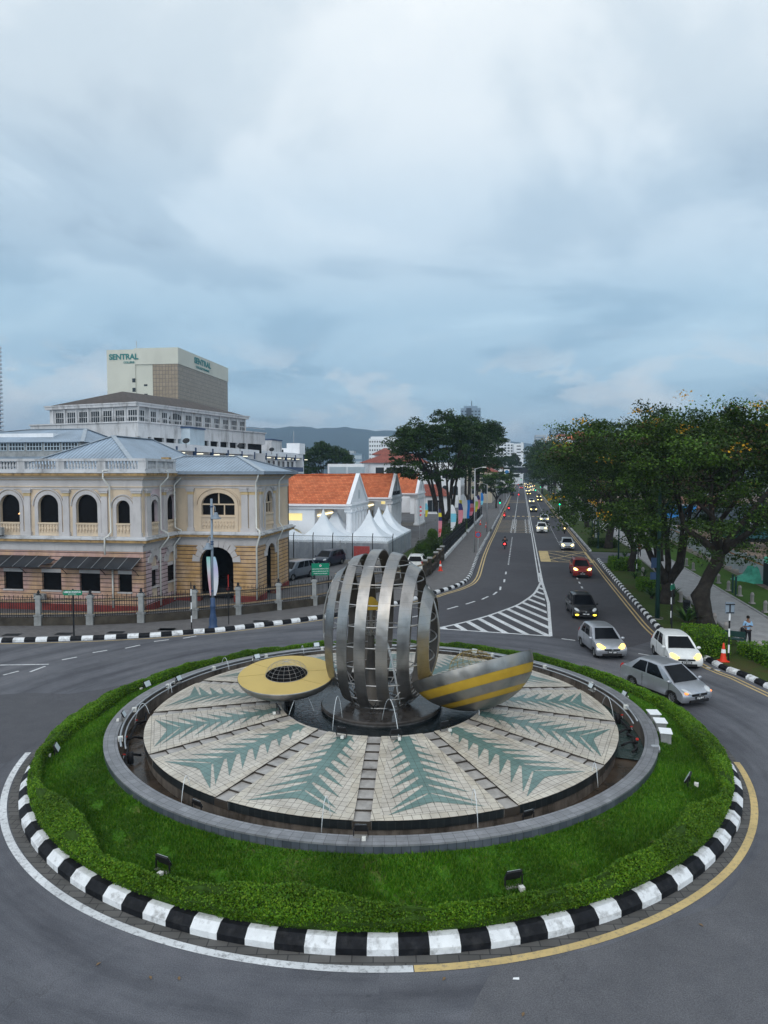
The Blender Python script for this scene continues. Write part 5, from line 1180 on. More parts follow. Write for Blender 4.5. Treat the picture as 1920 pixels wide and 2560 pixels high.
MB().bar((-21, 10, zt), (-21, 10, zt + 5), .2).build('antenna', MT['galv'], tw)
# stained white block with brown roof in front of it
ob = bthing('stained_white_block', 345, 105, 23, 'rain stained white office block with dark brown hip roof below the tower')
Lf, Ls = 17.5, 28.5
wall(ob, [(-Lf, 0, 0, Ls, 17.9, 20.3), (-Lf + 1.2, -.0, .0, Ls, 17.0, 18.2), (-Lf - .5, .5, -.5, Ls + .4, 20.0, 20.45), (-Lf - 2.2, 2.0, -1.8, Ls + 3.5, 15.4, 17.6), (-Lf - 2.2, 2.0, -1.8, Ls + 3.5, 0, 13.7), (-Lf + 3.2, 2.0, -1.8, .2, 13.7, 15.4)], MT['white_dirty'])
wall(ob, [(-Lf - 2.3, 2.2, -2.0, Ls + 3.7, 17.45, 17.65), (-Lf - .6, .6, -.6, Ls + .6, 20.4, 20.6)], MT['white_dirty'], 'ledge')
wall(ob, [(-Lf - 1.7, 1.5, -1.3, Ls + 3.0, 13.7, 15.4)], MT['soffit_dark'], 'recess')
for i in range(5): wall(ob, [(-Lf - 2.2 + i * 1.35 - .1, -Lf - 2.2 + i * 1.35 + .12, -1.8, -1.4, 13.7, 15.4)], MT['white_dirty'], 'column')
for i in range(11): wall(ob, [(1.6, 2.0, -1.8 + i * 2.75, -1.3 + i * 2.75, 13.7, 15.4)], MT['white_dirty'], 'column')
for i in range(7): win(ob, Tm(), -Lf + 2.2 + i * 2.45, 17.75, 1.7, 1.75, 4, 2, MT['white_dirty'])
for i in range(11):
    if i == 3:
        pts = arch(8.9, 3.4, 17.7, 18.4, 10, .7); mb = MB(); mb.T = S_(); mb.add([(x_, -.03, z_) for x_, z_ in pts], [tuple(range(len(pts)))], 1)
        for q in range(9): x_ = 8.9 - 1.7 + q * .425; mb.box(x_ - .035, x_ + .035, -.08, -.04, 17.7, 18.4 + 1.19 * sqrt(max(0, 1 - ((x_ - 8.9) / 1.7) ** 2)), 0)
        mb.box(7.2, 10.6, -.08, -.035, 18.3, 18.4, 0); mb.build('arched_window', [MT['white_dirty'], MT['win_dark']], ob)
    else: win(ob, S_(), 1.5 + i * 2.55 + (-.6 if i < 3 else .35), 17.75, 1.55, 1.75, 4, 2, MT['white_dirty'])
for i in range(8): wall(ob, [(-Lf + .75 + i * 2.45, -Lf + 1.0 + i * 2.45, -.22, .02, 17.6, 20.0)], MT['white_dirty'], 'pilaster')
for i in range(12): wall(ob, [(-.02, .22, .15 + i * 2.55 - .12, .15 + i * 2.55 + .12, 17.6, 20.0)], MT['white_dirty'], 'pilaster')
mb = MB(); mb.bar((2.0, -1.8, 18.3), (2.0, Ls + 3.5, 18.3), .08); mb.bar((-2, -1.8, 18.3), (2.0, -1.8, 18.3), .08)
for i in range(22): mb.bar((2.0, -1.8 + i * 1.3, 17.6), (2.0, -1.8 + i * 1.3, 18.3), .06)
mb.build('railing', MT['white_dirty'], ob)
hip('roof', -Lf - .4, .4, -.4, Ls + .4, 20.5, 23.3, -Lf * .52, -Lf * .48, 7.0, Ls - 7, ob, [MT['brown_roof'], MT['brown_roof']], caps=False)
# fern-like plant growing on the ledge, small blue-topped plant rooms beside it
pr = bthing('rooftop_plant_room', 478, 111, 12, 'pale blue box room with navy roof edge in front of the stained white block'); wall(pr, [(-7.0, 0, 0, 5, 14.2, 17.1)], MT['paleblue']); wall(pr, [(-7.15, .15, -.15, 5.15, 17.1, 17.35)], MT['bluepaint'], 'roof_edge')
pr2 = bthing('rooftop_plant_room', 680, 143, 12, 'second pale box room with navy roof edge right of the stained white block'); wall(pr2, [(-5.6, 0, 0, 6, 14.2, 16.7)], MT['white_dirty']); wall(pr2, [(-5.75, .15, -.15, 6.15, 16.7, 16.95)], MT['bluepaint'], 'roof_edge')
# school block with open corridors running along the avenue direction
sb = bthing('school_block', 400, 96, 11.1, 'long white school block with lit open corridors and navy balustrades'); y0, y1 = -22, 64.5
wall(sb, [(-8, 0, y0, y1, 13.35, 14.3), (-8, 0, y0, y1, 9.9, 10.25), (-8, -2.2, y0, y1, 0, 13.4), (-8, 0, y0, y1, 6.6, 6.95), (-8, .0, y1 - .3, y1, 0, 13.4)], MT['white'])
wall(sb, [(-.15, .04, y0, y1, 10.25, 11.25)], MT['bluepaint'], 'balustrade'); wall(sb, [(-.15, .04, y0, y1, 6.95, 7.95)], MT['bluepaint'], 'balustrade')
for i in range(15):
    y_ = y0 + 3 + i * 6.0
    wall(sb, [(-.35, .08, y_ - .22, y_ + .22, 12.6, 13.9)], MT['bluepaint'], 'bracket'); wall(sb, [(-.35, -.05, y_ - .15, y_ + .15, 0, 13.3)], MT['white'], 'column')
    for zz_ in (12.95, 9.55): wall(sb, [(-1.3, .2, y_ + 1.9, y_ + 2.2, zz_, zz_ + .12)], MT['strip_light'], 'strip_light')
    for k in (1.4, 4.2):
        win(sb, Matrix.Translation((-2.2, 0, 0)) @ S_(), y_ + k, 10.3, 1.1, 2.2, 1, 1, None, MT['win_dark'], name='door')
bh = bthing('stair_head_room', 750, 156, 11.1, 'small white stair head room on the far end of the school roof'); wall(bh, [(-3.0, 0, 0, 4, 14.2, 16.6), (-6.2, -3.0, 0, 4, 14.2, 15.5)], MT['white']); win(bh, Tm(), -4.2, 14.5, .9, .7)
MB().bar((-2, 2, 16.6), (-2, 2, 19.4), .08).build('antenna', MT['galv'], bh)
def dish(px, py, Y, lab):
    p = Pt(px, py, Y); t = thing('satellite_dish', p, 0, lab, 'satellite dish', 'satellite dishes on the school roof'); mb = MB(); mb.T = Tm(rx=radians(50)); mb.lathe([(.02, .12), (.3, .06), (.5, -.05)], n=16); mb.build('dish', MT['iron'], t); MB().bar((0, 0, 0), (0, 0, -1.0), .06).build('mast', MT['iron'], t)
dish(465, 1101, 97, 'leftmost dark satellite dish on the school parapet'); dish(600, 1114, 117, 'middle dark satellite dish on the school parapet'); dish(679, 1123, 135, 'rightmost dark satellite dish on the school parapet')
# building with clerestory behind the colonial one
cl = bthing('clerestory_hall', 210, 72, 10, 'long grey metal roofed hall with a band of clerestory windows at the far left'); 
hip('roof', -26, 0, 0, 9, 13.3, 14.9, -9.3, -2.5, 4.5, 4.5, cl); wall(cl, [(-25.6, -.4, .4, 8.6, 10, 13.3)], MT['stone_post'])
for i in range(12): win(cl, Tm((0, .4, 0)), -24.2 + i * 2.05, 12.45, 1.75, .8, 5, 2, MT['paleblue'])
hip('lower_roof', -28, 1.5, -3, 12, 11.2, 12.6, -22, -3, 4.4, 4.6, cl)
ttl = bthing('round_balcony_tower', -14, 620, 0, 'tall white balconied apartment tower cut by the left picture edge')
mb = MB()
for i in range(34): mb.lathe([(6.5, i * 3.6), (9.5, i * 3.6), (9.5, i * 3.6 + 1.3), (7, i * 3.6 + 1.3)], n=20)
mb.build('balcony_ring', MT['whitefar'], ttl); MB().lathe([(7.5, 0), (7.5, 124), (3, 126), (3, 133), (.1, 133)], n=20).build('core', MT['bluegrey'], ttl)

# white hall with three gabled porticoes and orange tiled roofs
def orangeroof():
    m, nt, b = _new('orange_clay_tiles'); tc = nt.nodes.new('ShaderNodeTexCoord'); br = nt.nodes.new('ShaderNodeTexBrick'); br.offset = .5; s = _xyz(nt); cb_ = nt.nodes.new('ShaderNodeCombineXYZ'); nt.links.new(s[0], cb_.inputs[0])
    nt.links.new(_math(nt, 'MULTIPLY', s[2], 1.0), cb_.inputs[1]); br.inputs['Scale'].default_value = 1; br.inputs['Brick Width'].default_value = .34; br.inputs['Row Height'].default_value = .19; br.inputs['Mortar Size'].default_value = .022; br.inputs['Mortar Smooth'].default_value = .6
    br.inputs['Color1'].default_value = (.52, .115, .035, 1); br.inputs['Color2'].default_value = (.70, .21, .08, 1); br.inputs['Mortar'].default_value = (.20, .045, .02, 1); nt.links.new(cb_.outputs[0], br.inputs['Vector'])
    n = _noise(nt, .7, 6, .7); c = _mix(nt, .7, br.outputs['Color'], _ramp(nt, n, [(.3, (.6, .55, .5)), (.7, (1.2, 1.2, 1.2))]), 'MULTIPLY'); nt.links.new(c, b.inputs['Base Color']); b.inputs['Roughness'].default_value = .8
    _bump(nt, b, _math(nt, 'SUBTRACT', 1, br.outputs['Fac']), .6, .04); return m
MT['clay'] = orangeroof()
def hall(o, t, wdt, L, label, text=False, full=True):
    h = thing('gabled_hall', AV(o, t, .05), -radians(11.1), label, 'building', 'three gabled white halls'); ze, zr = 6.15, 9.75
    # portico: front columns on x=0, inner wall at x=-4.6
    mb = MB(); mb.T = Tm(); mb.holey([(-L, 0), (-4.6, 0), (-4.6, 5.6), (-L, 5.6)], [arch(-6.6 - .4, 2.4, .3, 1.9, 12)] + [[(-8.3, 4.1), (-5.9, 4.1), (-5.9, 5.0), (-8.3, 5.0)]], .4); mb.box(-4.6, -4.3, 0, wdt, 0, 5.6); mb.box(-L, -4.6, wdt - .4, wdt, 0, 5.6); mb.build('wall', MT['white'], h)
    mb = MB(); mb.box(-L, .35, -.35, .05, 5.6, 6.15); mb.box(-.15, .35, .05, wdt, 5.6, 6.15); mb.box(-L, .35, wdt, wdt + .35, 5.6, 6.15); mb.box(-L - .2, .55, -.55, -.3, 6.0, 6.2); mb.box(.3, .55, -.3, wdt + .3, 6.0, 6.2); mb.build('entablature', MT['white'], h)
    mb = MB(); mb.add([(-.1, -.1, 6.15), (-.1, wdt + .1, 6.15), (-.1, wdt / 2, zr - .1), (.25, -.1, 6.15), (.25, wdt + .1, 6.15), (.25, wdt / 2, zr - .1)], [(0, 2, 1), (3, 4, 5), (0, 1, 4, 3), (1, 2, 5, 4), (2, 0, 3, 5)]); mb.build('gable', MT['white'], h)
    mb = MB(); mb.bar((.15, -.5, 6.1), (.15, wdt / 2, zr + .12), .5, .28); mb.bar((.15, wdt + .5, 6.1), (.15, wdt / 2, zr + .12), .5, .28); mb.build('raking_cornice', MT['white'], h)
    mb = MB(); r = [(-L, -.6, 6.1), (.1, -.6, 6.1), (.1, wdt / 2, zr), (-L, wdt / 2, zr), (-L, wdt + .6, 6.1), (.1, wdt + .6, 6.1)]; mb.add(r, [(0, 1, 2, 3), (3, 2, 5, 4)]); mb.add([Vector(p) - Vector((0, 0, .18)) for p in r], [(3, 2, 1, 0), (4, 5, 2, 3)]); mb.build('roof', MT['clay'], h)
    MB().bar((-L, wdt / 2, zr + .06), (.1, wdt / 2, zr + .06), .3, .16).build('ridge', MT['clay'], h)
    MB().box(-L, .2, -.72, -.58, 5.95, 6.12).build('gutter', MT['white'], h)
    ov = MB(); ov.lathe([(.01, .06), (.45, .06), (.5, 0)], n=24); q = ov.build('oval_medallion', MT['palegrey'], h, loc=(.26, wdt / 2, 7.3), rot=(0, pi / 2, 0)); q.scale = (1.25, .55, 1)
    ys = np.linspace(.45, wdt - .45, 6); 
    for y_ in ys:
        c = MB(); c.box(-.5, .5, y_ - .5, y_ + .5, 0, .5); c.lathe([(.47, .5), (.42, .62), (.40, .75), (.36, 5.0), (.44, 5.1), (.47, 5.2)], c=(0, y_, 0), n=20); c.box(-.5, .5, y_ - .5, y_ + .5, 5.2, 5.6); c.build('column', MT['white'], h, smooth=True)
    for y_ in np.linspace(1.6, wdt - 1.6, 3):
        c = MB(); c.T = Matrix.Translation((-4.3, 0, 0)) @ S_(); pts = arch(y_, 1.1, .5, 3.2, 10); c.add([(x_, -.03, z_) for x_, z_ in pts], [tuple(range(len(pts)))]); c.build('arched_window', MT['warmwall2'], h)
    mb = MB(); mb.T = Tm(); pts = arch(-7.0, 2.4, .3, 1.9, 12); mb.add([(x_, .3, z_) for x_, z_ in pts], [tuple(range(len(pts)))]); w_ = mb.build('arched_window', MT['warmwall'], h)
    mb = MB(); 
    for a_ in np.linspace(0, pi, 7): mb.bar((-7.0, .25, 1.9), (-7.0 + 1.2 * cos(a_), .25, 1.9 + 1.2 * sin(a_)), .06)
    mb.bar((-8.2, .25, 1.9), (-5.8, .25, 1.9), .08); mb.build('glazing_bars', MT['white'], w_)
    MB().add([(-8.3, .2, 4.1), (-5.9, .2, 4.1), (-5.9, .2, 5.0), (-8.3, .2, 5.0)], [(0, 1, 2, 3)]).build('lit_window', MT['lit_panel'], h)
    MB().box(-4.25, -4.15, 1.2, wdt - 1.2, 4.6, 4.75).build('wall_light', MT['strip_warm'], h)
    MB().box(-4.3, .9, -.1, wdt + .1, -.1, .18).build('portico_floor', MT['concrete'], h)
    return h
MT['warmwall2'] = plain('dim_warm_glass', (.30, .24, .13), .4, var=.2); MT['strip_warm'] = emit('warm_strip', (1, .82, .45), 3.0)
MT['lens_warm'] = MT['strip_warm']
h1 = hall(-20.9, 83.6, 9.4, 17, 'nearest gabled white hall with orange tiled roof behind the white tents')
h2 = hall(-20.2, 107.4, 9.0, 14, 'middle gabled white hall with small black lettering on its pediment')
h3 = hall(-19.3, 129.6, 9.0, 14, 'farthest gabled white hall with square corner column near the big tree')
t_ = text_mesh('DEWAN SRI PINANG', .8, MT['iron'], h2, S_() @ Tm((1.4, -.28, 6.5)), bold=.03, sx=.85)
mb = MB(); mb.box(.26, .30, 4.4, 4.6, 7.3, 8.6); mb.build('emblem', MT['iron'], h2)
# links between the halls
lk = thing('linking_wing', AV(-26, 92, .05), -radians(11.1), 'low white wing with orange roof joining the halls', 'building'); wall(lk, [(-9, 0, 0, 48, 0, 5.6)], MT['white']); mb = MB(); mb.add([(.4, 0, 5.7), (.4, 48, 5.7), (-4.5, 48, 9.3), (-4.5, 0, 9.3)], [(0, 1, 2, 3)]); mb.build('roof', MT['clay'], lk)
# white block with red hip roof and its grey wing
rb = bthing('red_roofed_block', 1064, 175, 4, 'white block with broad red hip roof and upper tower roof behind the halls'); wall(rb, [(-15.7, 0, 0, 14, 0, 12.5)], MT['white']); hip('roof', -16.6, 1, -1, 15, 12.5, 15.6, -9, -5, 7, 7.01, rb, [MT['red_roof'], MT['red_roof']], caps=False)
for x_, w_, z_, h_ in ((-11.5, 2.0, 9.4, 1.9), (-8.0, 3.6, 9.4, 1.9), (-5.0, 1.4, 10.6, .7)): win(rb, Tm(), x_, z_, w_, h_, 2, 1, MT['win_dark'])
rb2 = bthing('upper_pavilion', 985, 190, 4, 'small white upper pavilion with a bright red hip roof'); wall(rb2, [(-5.2, 0, 0, 8, 12, 14.9)], MT['white']); hip('roof', -6.2, 1, -1, 9, 14.9, 16.8, -3, -2.2, 4, 4.01, rb2, [MT['red_roof'], MT['red_roof']], caps=False)
for x_ in (-4.3, -2.9, -1.5): win(rb2, Tm(), x_, 13.2, .9, 1.1)
gw = bthing('grey_screened_wing', 910, 165, 4, 'low white wing with pale vertical screens left of the red roofed block'); wall(gw, [(-8.6, 0, 0, 14, 0, 12.1)], MT['white']); 
for x_ in (-6.2, -1.9):
    mb = MB(); mb.T = Tm(); 
    for i in range(16): mb.box(x_ - 1.9 + i * .25, x_ - 1.9 + i * .25 + .13, -.12, -.02, 9.0, 11.4)
    mb.box(x_ - 2, x_ + 2.1, -.02, -.005, 9.0, 11.4); mb.build('screen', MT['paleblue'], gw)
# far towers and blocks
def grid_block(name, px0, px1, ytop, Y, az, label, nx, nz, wmat, gmat, depth=20, band=False, frac=.6, zlow=None, group=None, side=0):
    a = Pt(px0, ytop, Y); b = Pt(px1, ytop, Y); W_ = b.x - a.x; H_ = a.z
    t = thing(name, (b.x, Y, 0), -radians(az), label, 'building', group); wall(t, [(-W_, 0, 0, depth, 0, H_)], wmat)
    st = H_ / (nz + .6) if zlow is None else (H_ - zlow) / (nz + .3); z0_ = 0 if zlow is None else zlow
    for j in range(nz):
        z_ = z0_ + st * (j + .35)
        if band: win(t, Tm(), -W_ / 2, z_, W_ * .94, st * frac, 1, 1, None, gmat, .05, 'window_band')
        else:
            for i in range(nx): win(t, Tm(), -W_ + W_ * (i + .5) / nx, z_, W_ / nx * frac, st * frac * .8, 1, 1, None, gmat, .05)
    if side:
        for j in range(nz):
            for i in range(side): win(t, S_(), depth * (i + .5) / side, z0_ + st * (j + .35), depth / side * frac, st * frac * .8, 1, 1, None, gmat, .05)
    return t, W_, H_
t, w_, h_ = grid_block('far_hotel', 921, 989, 1096, 450, 10, 'far white hotel slab with rows of small dark windows', 11, 7, MT['whitefar'], MT['win_dark'], 14, frac=.5, zlow=12)
wall(t, [(-w_ + 1, -1, .8, 12, h_, h_ + 1.3)], MT['whitefar'], 'parapet')
grid_block('far_office', 862, 884, 1127, 520, 5, 'far grey-blue office left of the hotel', 5, 5, MT['palegrey'], MT['bluegrey'], 14, zlow=8); grid_block('far_office', 880, 905, 1134, 500, 5, 'lower far pale office beside the hotel', 3, 4, MT['bluegrey'], MT['paleblue'], 12, band=True, zlow=6)
t, w_, h_ = grid_block('far_glass_tower', 1152, 1202, 1020, 900, 6, 'far blue glass tower with rooftop mast above the big tree', 6, 22, MT['bluegrey'], MT['glass_blue'] if 'glass_blue' in MT else MT['win_dark'], 24, frac=.55)
wall(t, [(-w_ + 4, -4, 3, 18, h_, h_ + 3)], MT['bluegrey'], 'crown'); MB().bar((-w_ * .45, 8, h_ + 3), (-w_ * .45, 8, h_ + 10), .8).build('mast', MT['iron'], t); mb = MB(); mb.box(-w_ * .72, -w_ * .46, -1.2, 0, 10, h_); mb.build('curved_bay', MT['win_dark'], t)
t, w_, h_ = grid_block('far_white_flats', 1243, 1284, 1108, 600, 3, 'far white block of flats with five columns of windows', 5, 9, MT['whitefar'], MT['win_dark'], 16, frac=.62, zlow=12); wall(t, [(-w_ + 2, -2.5, 1, 12, h_, h_ + 3.2)], MT['palegrey'], 'roof_plant'); wall(t, [(-w_ + 4, -5, 1, 10, h_ + 3.2, h_ + 4.4)], MT['iron'], 'roof_slab')
t, w_, h_ = grid_block('far_white_slab', 1285, 1309, 1109, 590, 3, 'far white slab with dark balcony slots right of the flats', 1, 8, MT['whitefar'], MT['win_dark'], 14, frac=.42, zlow=12); wall(t, [(-1.6, -.2, -.4, 6, h_, h_ + 1)], MT['whitefar'], 'stair_head')
grid_block('far_office', 1310, 1326, 1122, 700, 3, 'far teal glazed block right of the white slab', 1, 8, MT['bluegrey'], MT['paleblue'], 14, band=True, zlow=6)
grid_block('far_banded_tower', 1340, 1365, 1087, 900, 6, 'far grey tower of horizontal window bands with dark top', 1, 17, MT['palegrey'], MT['bluegrey'], 20, band=True, frac=.5)
t, w_, h_ = grid_block('far_blue_tower', 1380, 1416, 1070, 1200, 4, 'far blue glass slab tower above the red roofed hotel', 1, 20, MT['bluegrey'], MT['paleblue'], 24, band=True, frac=.35); wall(t, [(-w_ * .8, -w_ * .2, -1.5, 3, 10, h_ - 9)], MT['win_dark'], 'recessed_front')
t, w_, h_ = grid_block('far_red_roofed_hotel', 1376, 1432, 1092, 600, 14, 'far ornate white hotel with arched top windows and red roof', 7, 6, MT['whitefar'], MT['win_dark'], 30, frac=.42, zlow=22, side=0); hip('roof', -w_ * .8, 0, 0, 20, h_, h_ + 3, -w_ * .6, -w_ * .2, 9, 11, t, [MT['red_roof'], MT['red_roof']], caps=False)
grid_block('far_red_roofed_wing', 1362, 1380, 1096, 640, 8, 'lower left wing of the ornate far hotel', 3, 5, MT['whitefar'], MT['win_dark'], 20, frac=.4, zlow=22)
t, w_, h_ = grid_block('orange_roofed_villa', 1412, 1500, 1112, 330, 6, 'white upper storey with orange pyramid roof rising over the dark trees', 6, 1, MT['white'], MT['win_dark'], 16, frac=.5, zlow=14); wall(t, [(-w_ - .8, .8, -.8, 17, h_ - 1.2, h_)], MT['iron'], 'eave'); wall(t, [(-w_ + 1, -1, 0.5, 15, h_, h_ + 2.6)], MT['white'], 'upper_wall'); hip('roof', -w_ + .3, 0, 0, 16, h_ + 2.6, h_ + 7, -w_ / 2 - .5, -w_ / 2 + .5, 8, 8.01, t, [MT['clay'], MT['clay']], caps=False)
grid_block('far_white_flats', 1213, 1240, 1090, 520, 4, 'far white stepped block peeping out right of the big tree crown', 4, 8, MT['whitefar'], MT['win_dark'], 14, frac=.5, zlow=12)
# cream shophouse with pediment at the avenue side, and the rows beyond
fb = thing('cream_shophouse', AV(-9.5, 232, 0), -radians(11.1), 'cream classical shophouse with curved pediment on the left of the avenue', 'building'); wall(fb, [(-14, 0, 0, 16, 0, 9.5)], MT['creamstone']); wall(fb, [(-14.3, .3, -.3, 16, 9.5, 10.0), (-14.2, .2, -.2, 16, 6.2, 6.6)], MT['creamstone'], 'cornice'); mb = MB(); mb.T = Tm(); mb.add([(-9 + 4 * cos(a_), -.35, 10.0 + 2.4 * sin(a_)) for a_ in np.linspace(0, pi, 14)], [tuple(range(14))[::-1]]); mb.add([(-9 + 4 * cos(a_), .1, 10.0 + 2.4 * sin(a_)) for a_ in np.linspace(0, pi, 14)], [tuple(range(14))]); mb.build('pediment', MT['creamstone'], fb)
for x_ in (-12.3, -9, -5.7, -2.4): win(fb, Tm(), x_, 7.0, 1.5, 1.9, 2, 2, MT['white']); win(fb, Tm(), x_, 3.0, 1.8, 2.6, 2, 2, MT['white'])
for x_ in (-14, -10.7, -7.3, -4, -.4): wall(fb, [(x_, x_ + .5, -.2, 0, 0, 9.5)], MT['creamstone'], 'pilaster')
for i, (t0_, hh, col, rf, lab) in enumerate(((252, 9, 'creamstone', 'red_roof', 'cream shophouse row beyond the classical one'), (275, 8, 'white', 'clay', 'white shophouse with orange roof further down the avenue'), (300, 10, 'palegrey', 'red_roof', 'grey shophouse further down the avenue on the left'), (330, 9, 'creamstone', 'red_roof', 'cream shophouse far down the avenue on the left'), (365, 12, 'white', 'clay', 'farthest white block on the left of the avenue'))):
    q = thing('shophouse', AV(-9.5, t0_, 0), -radians(11.1), lab, 'building', 'shophouses on the left of the avenue'); wall(q, [(-14, 0, 0, 20, 0, hh)], MT[col]); hip('roof', -14.5, .5, -.5, 20.5, hh, hh + 3.2, -8, -6, 6, 14, q, [MT[rf], MT[rf]], caps=False)
    for k in range(5): win(q, S_(), 2 + k * 4, hh - 3, 1.6, 1.8, 2, 1, MT['white'])
rw = thing('small_white_house', AV(-17.5, 168, 0), -radians(11.1), 'small white house with red tiled roof seen behind the big tree trunk', 'building'); wall(rw, [(-9, 0, 0, 8, 0, 4.4)], MT['white']); hip('roof', -9.8, .8, -.8, 8.8, 4.4, 7.2, -6, -3, 4, 4.01, rw, [MT['red_roof'], MT['red_roof']], caps=False); win(rw, Tm(), -3, .6, 3.4, 2.8, 3, 1, MT['palegrey']); win(rw, Tm(), -7, 1, 1.6, 1.8)
wl = thing('white_arcaded_house', AV(-17, 200, 0), -radians(11.1), 'tall white house with arched windows seen between the two big trees', 'building'); wall(wl, [(-12, 0, 0, 20, 0, 13)], MT['white'])
for k in range(6):
    for z_ in (8.4, 3.6): mb = MB(); mb.T = S_(); pts = arch(2 + k * 3, 1.5, z_, z_ + 2, 8); mb.add([(x_, -.04, zz_) for x_, zz_ in pts], [tuple(range(len(pts)))]); mb.build('arched_window', MT['win_dark'], wl)
for k in range(4):
    for z_ in (8.4, 3.6): mb = MB(); mb.T = Tm(); pts = arch(-10.5 + k * 3, 1.5, z_, z_ + 2, 8); mb.add([(x_, -.04, zz_) for x_, zz_ in pts], [tuple(range(len(pts)))]); mb.build('arched_window', MT['win_dark'], wl)
# footbridge over the avenue
br = thing('footbridge', AV(0, 430, 0), -radians(11.1), 'dark covered footbridge with white edge crossing the far end of the avenue', 'bridge'); wall(br, [(-16, 12, 0, 4, 9.6, 13.0)], MT['iron'], 'deck'); wall(br, [(-16.5, 12.5, -.4, 4.4, 13.0, 13.9)], MT['palegrey'], 'roof_edge')
for x_ in (-15, 11): wall(br, [(x_, x_ + .9, 1, 2.5, 0, 9.6)], MT['concrete'], 'pier')

# tents
m, nt, b = _new('tent_canvas'); n = _noise(nt, .9, 4); nt.links.new(_ramp(nt, n, [(.3, (.62, .68, .74)), (.7, (.74, .79, .84))]), b.inputs['Base Color']); b.inputs['Roughness'].default_value = .6; MT['canvas'] = m
m, nt, b = _new('tent_side_cloth'); n = _noise(nt, 1.6, 6, .6, (1, 1, .35), dist=1.2); nt.links.new(_ramp(nt, n, [(.3, (.22, .25, .29)), (.55, (.29, .32, .36)), (.75, (.40, .43, .47))]), b.inputs['Base Color']); b.inputs['Roughness'].default_value = .7; _bump(nt, b, n, 1.0, .25); MT['tentside'] = m
def tent(p, lab, s=5.5, sides=''):
    t = thing('pagoda_tent', p, -radians(11.1), lab, 'tent', 'white pagoda tents in the car park'); H0, H1 = 2.35, 5.75; mb = MB(); N_ = 12; h = s / 2; vs = []; M_ = 16
    for j in range(M_ + 1):
        f = j / M_; r_ = 1 - f; z_ = H0 + (H1 - H0) * (f ** 1.0 * .38 + f ** 3.2 * .62)
        r_ = max(.02, r_)
        for k in range(4 * N_):
            e, u = divmod(k, N_); u = u / N_ * 2 - 1; q = [(u, -1), (1, u), (-u, 1), (-1, -u)][e]; sag = -.10 * (1 - u * u) * (1 - f) * 1.0 * 0 + .0
            vs.append((q[0] * h * r_, q[1] * h * r_, z_ + (.16 * (1 - u * u) * sin(pi * f) ** 1)))
    K_ = 4 * N_; mb.add(vs, [(j * K_ + k, j * K_ + (k + 1) % K_, (j + 1) * K_ + (k + 1) % K_, (j + 1) * K_ + k) for j in range(M_) for k in range(K_)]); mb.build('canopy', MT['canvas'], t, smooth=True)
    mb = MB(); mb.box(-h, h, -h - .015, -h, H0 - .3, H0); mb.box(h, h + .015, -h, h, H0 - .3, H0); mb.box(-h, h, h, h + .015, H0 - .3, H0); mb.box(-h - .015, -h, -h, h, H0 - .3, H0); mb.build('valance', MT['canvas'], t)
    for x_, y_ in ((-1, -1), (1, -1), (1, 1), (-1, 1)): MB().bar((x_ * h, y_ * h, 0), (x_ * h, y_ * h, H0), .09).build('pole', MT['galv'], t)
    def cloth(T_):
        mb = MB(); mb.T = T_; n_ = 40; vs = []
        for i in range(n_ + 1):
            x_ = -h + s * i / n_; w_ = .06 * sin(x_ * 5.3) + .04 * sin(x_ * 11 + 1)
            for z_, k in ((0.0, 1.3), (1.0, 1.0), (H0 - .22, .2)): vs.append((x_, -h - .03 + w_ * k, z_))
        mb.add(vs, [(3 * i + q, 3 * (i + 1) + q, 3 * (i + 1) + q + 1, 3 * i + q + 1) for i in range(n_) for q in range(2)]); mb.build('side_curtain', MT['tentside'], t, smooth='all')
    if 'f' in sides: cloth(Tm())
    if 'r' in sides: cloth(Tm(rz=pi / 2))
    if 'l' in sides: cloth(Tm(rz=-pi / 2))
    return t
def tp(px, Y): p = Pt(px, 1270, Y); return Vector((p.x, Y, .05))
c2 = tp(923, 81.5); dx_ = Vector((cos(radians(11.1)), -sin(radians(11.1)), 0)); dy_ = Vector((DX, DY, 0))
tent(c2, 'white pagoda tent at the near right corner of the tent group', sides='fr'); tent(c2 - dx_ * 5.55, 'white pagoda tent second from the right in the front row', sides='f'); tent(c2 - dx_ * 11.1, 'white pagoda tent half hidden by the colonial building corner', sides='f')
tent(c2 + dy_ * 5.55, 'second white pagoda tent of the right side row', sides='r'); tent(c2 + dy_ * 11.1, 'third and farthest white pagoda tent of the right side row', sides='r'); tent(c2 - dx_ * 5.55 + dy_ * 5.6, 'white pagoda tent in the middle of the group behind the front row')
o = MB().box(-.9, .9, -.06, 0, 0, 1.2).build('red_notice_board', MT['red']); o.location = tp(904, 77.6) + Vector((0, 0, .7)); o.rotation_euler = (0, 0, -radians(11.1)); tag(o, 'plain red banner board on the tent wall behind the globe', 'board')
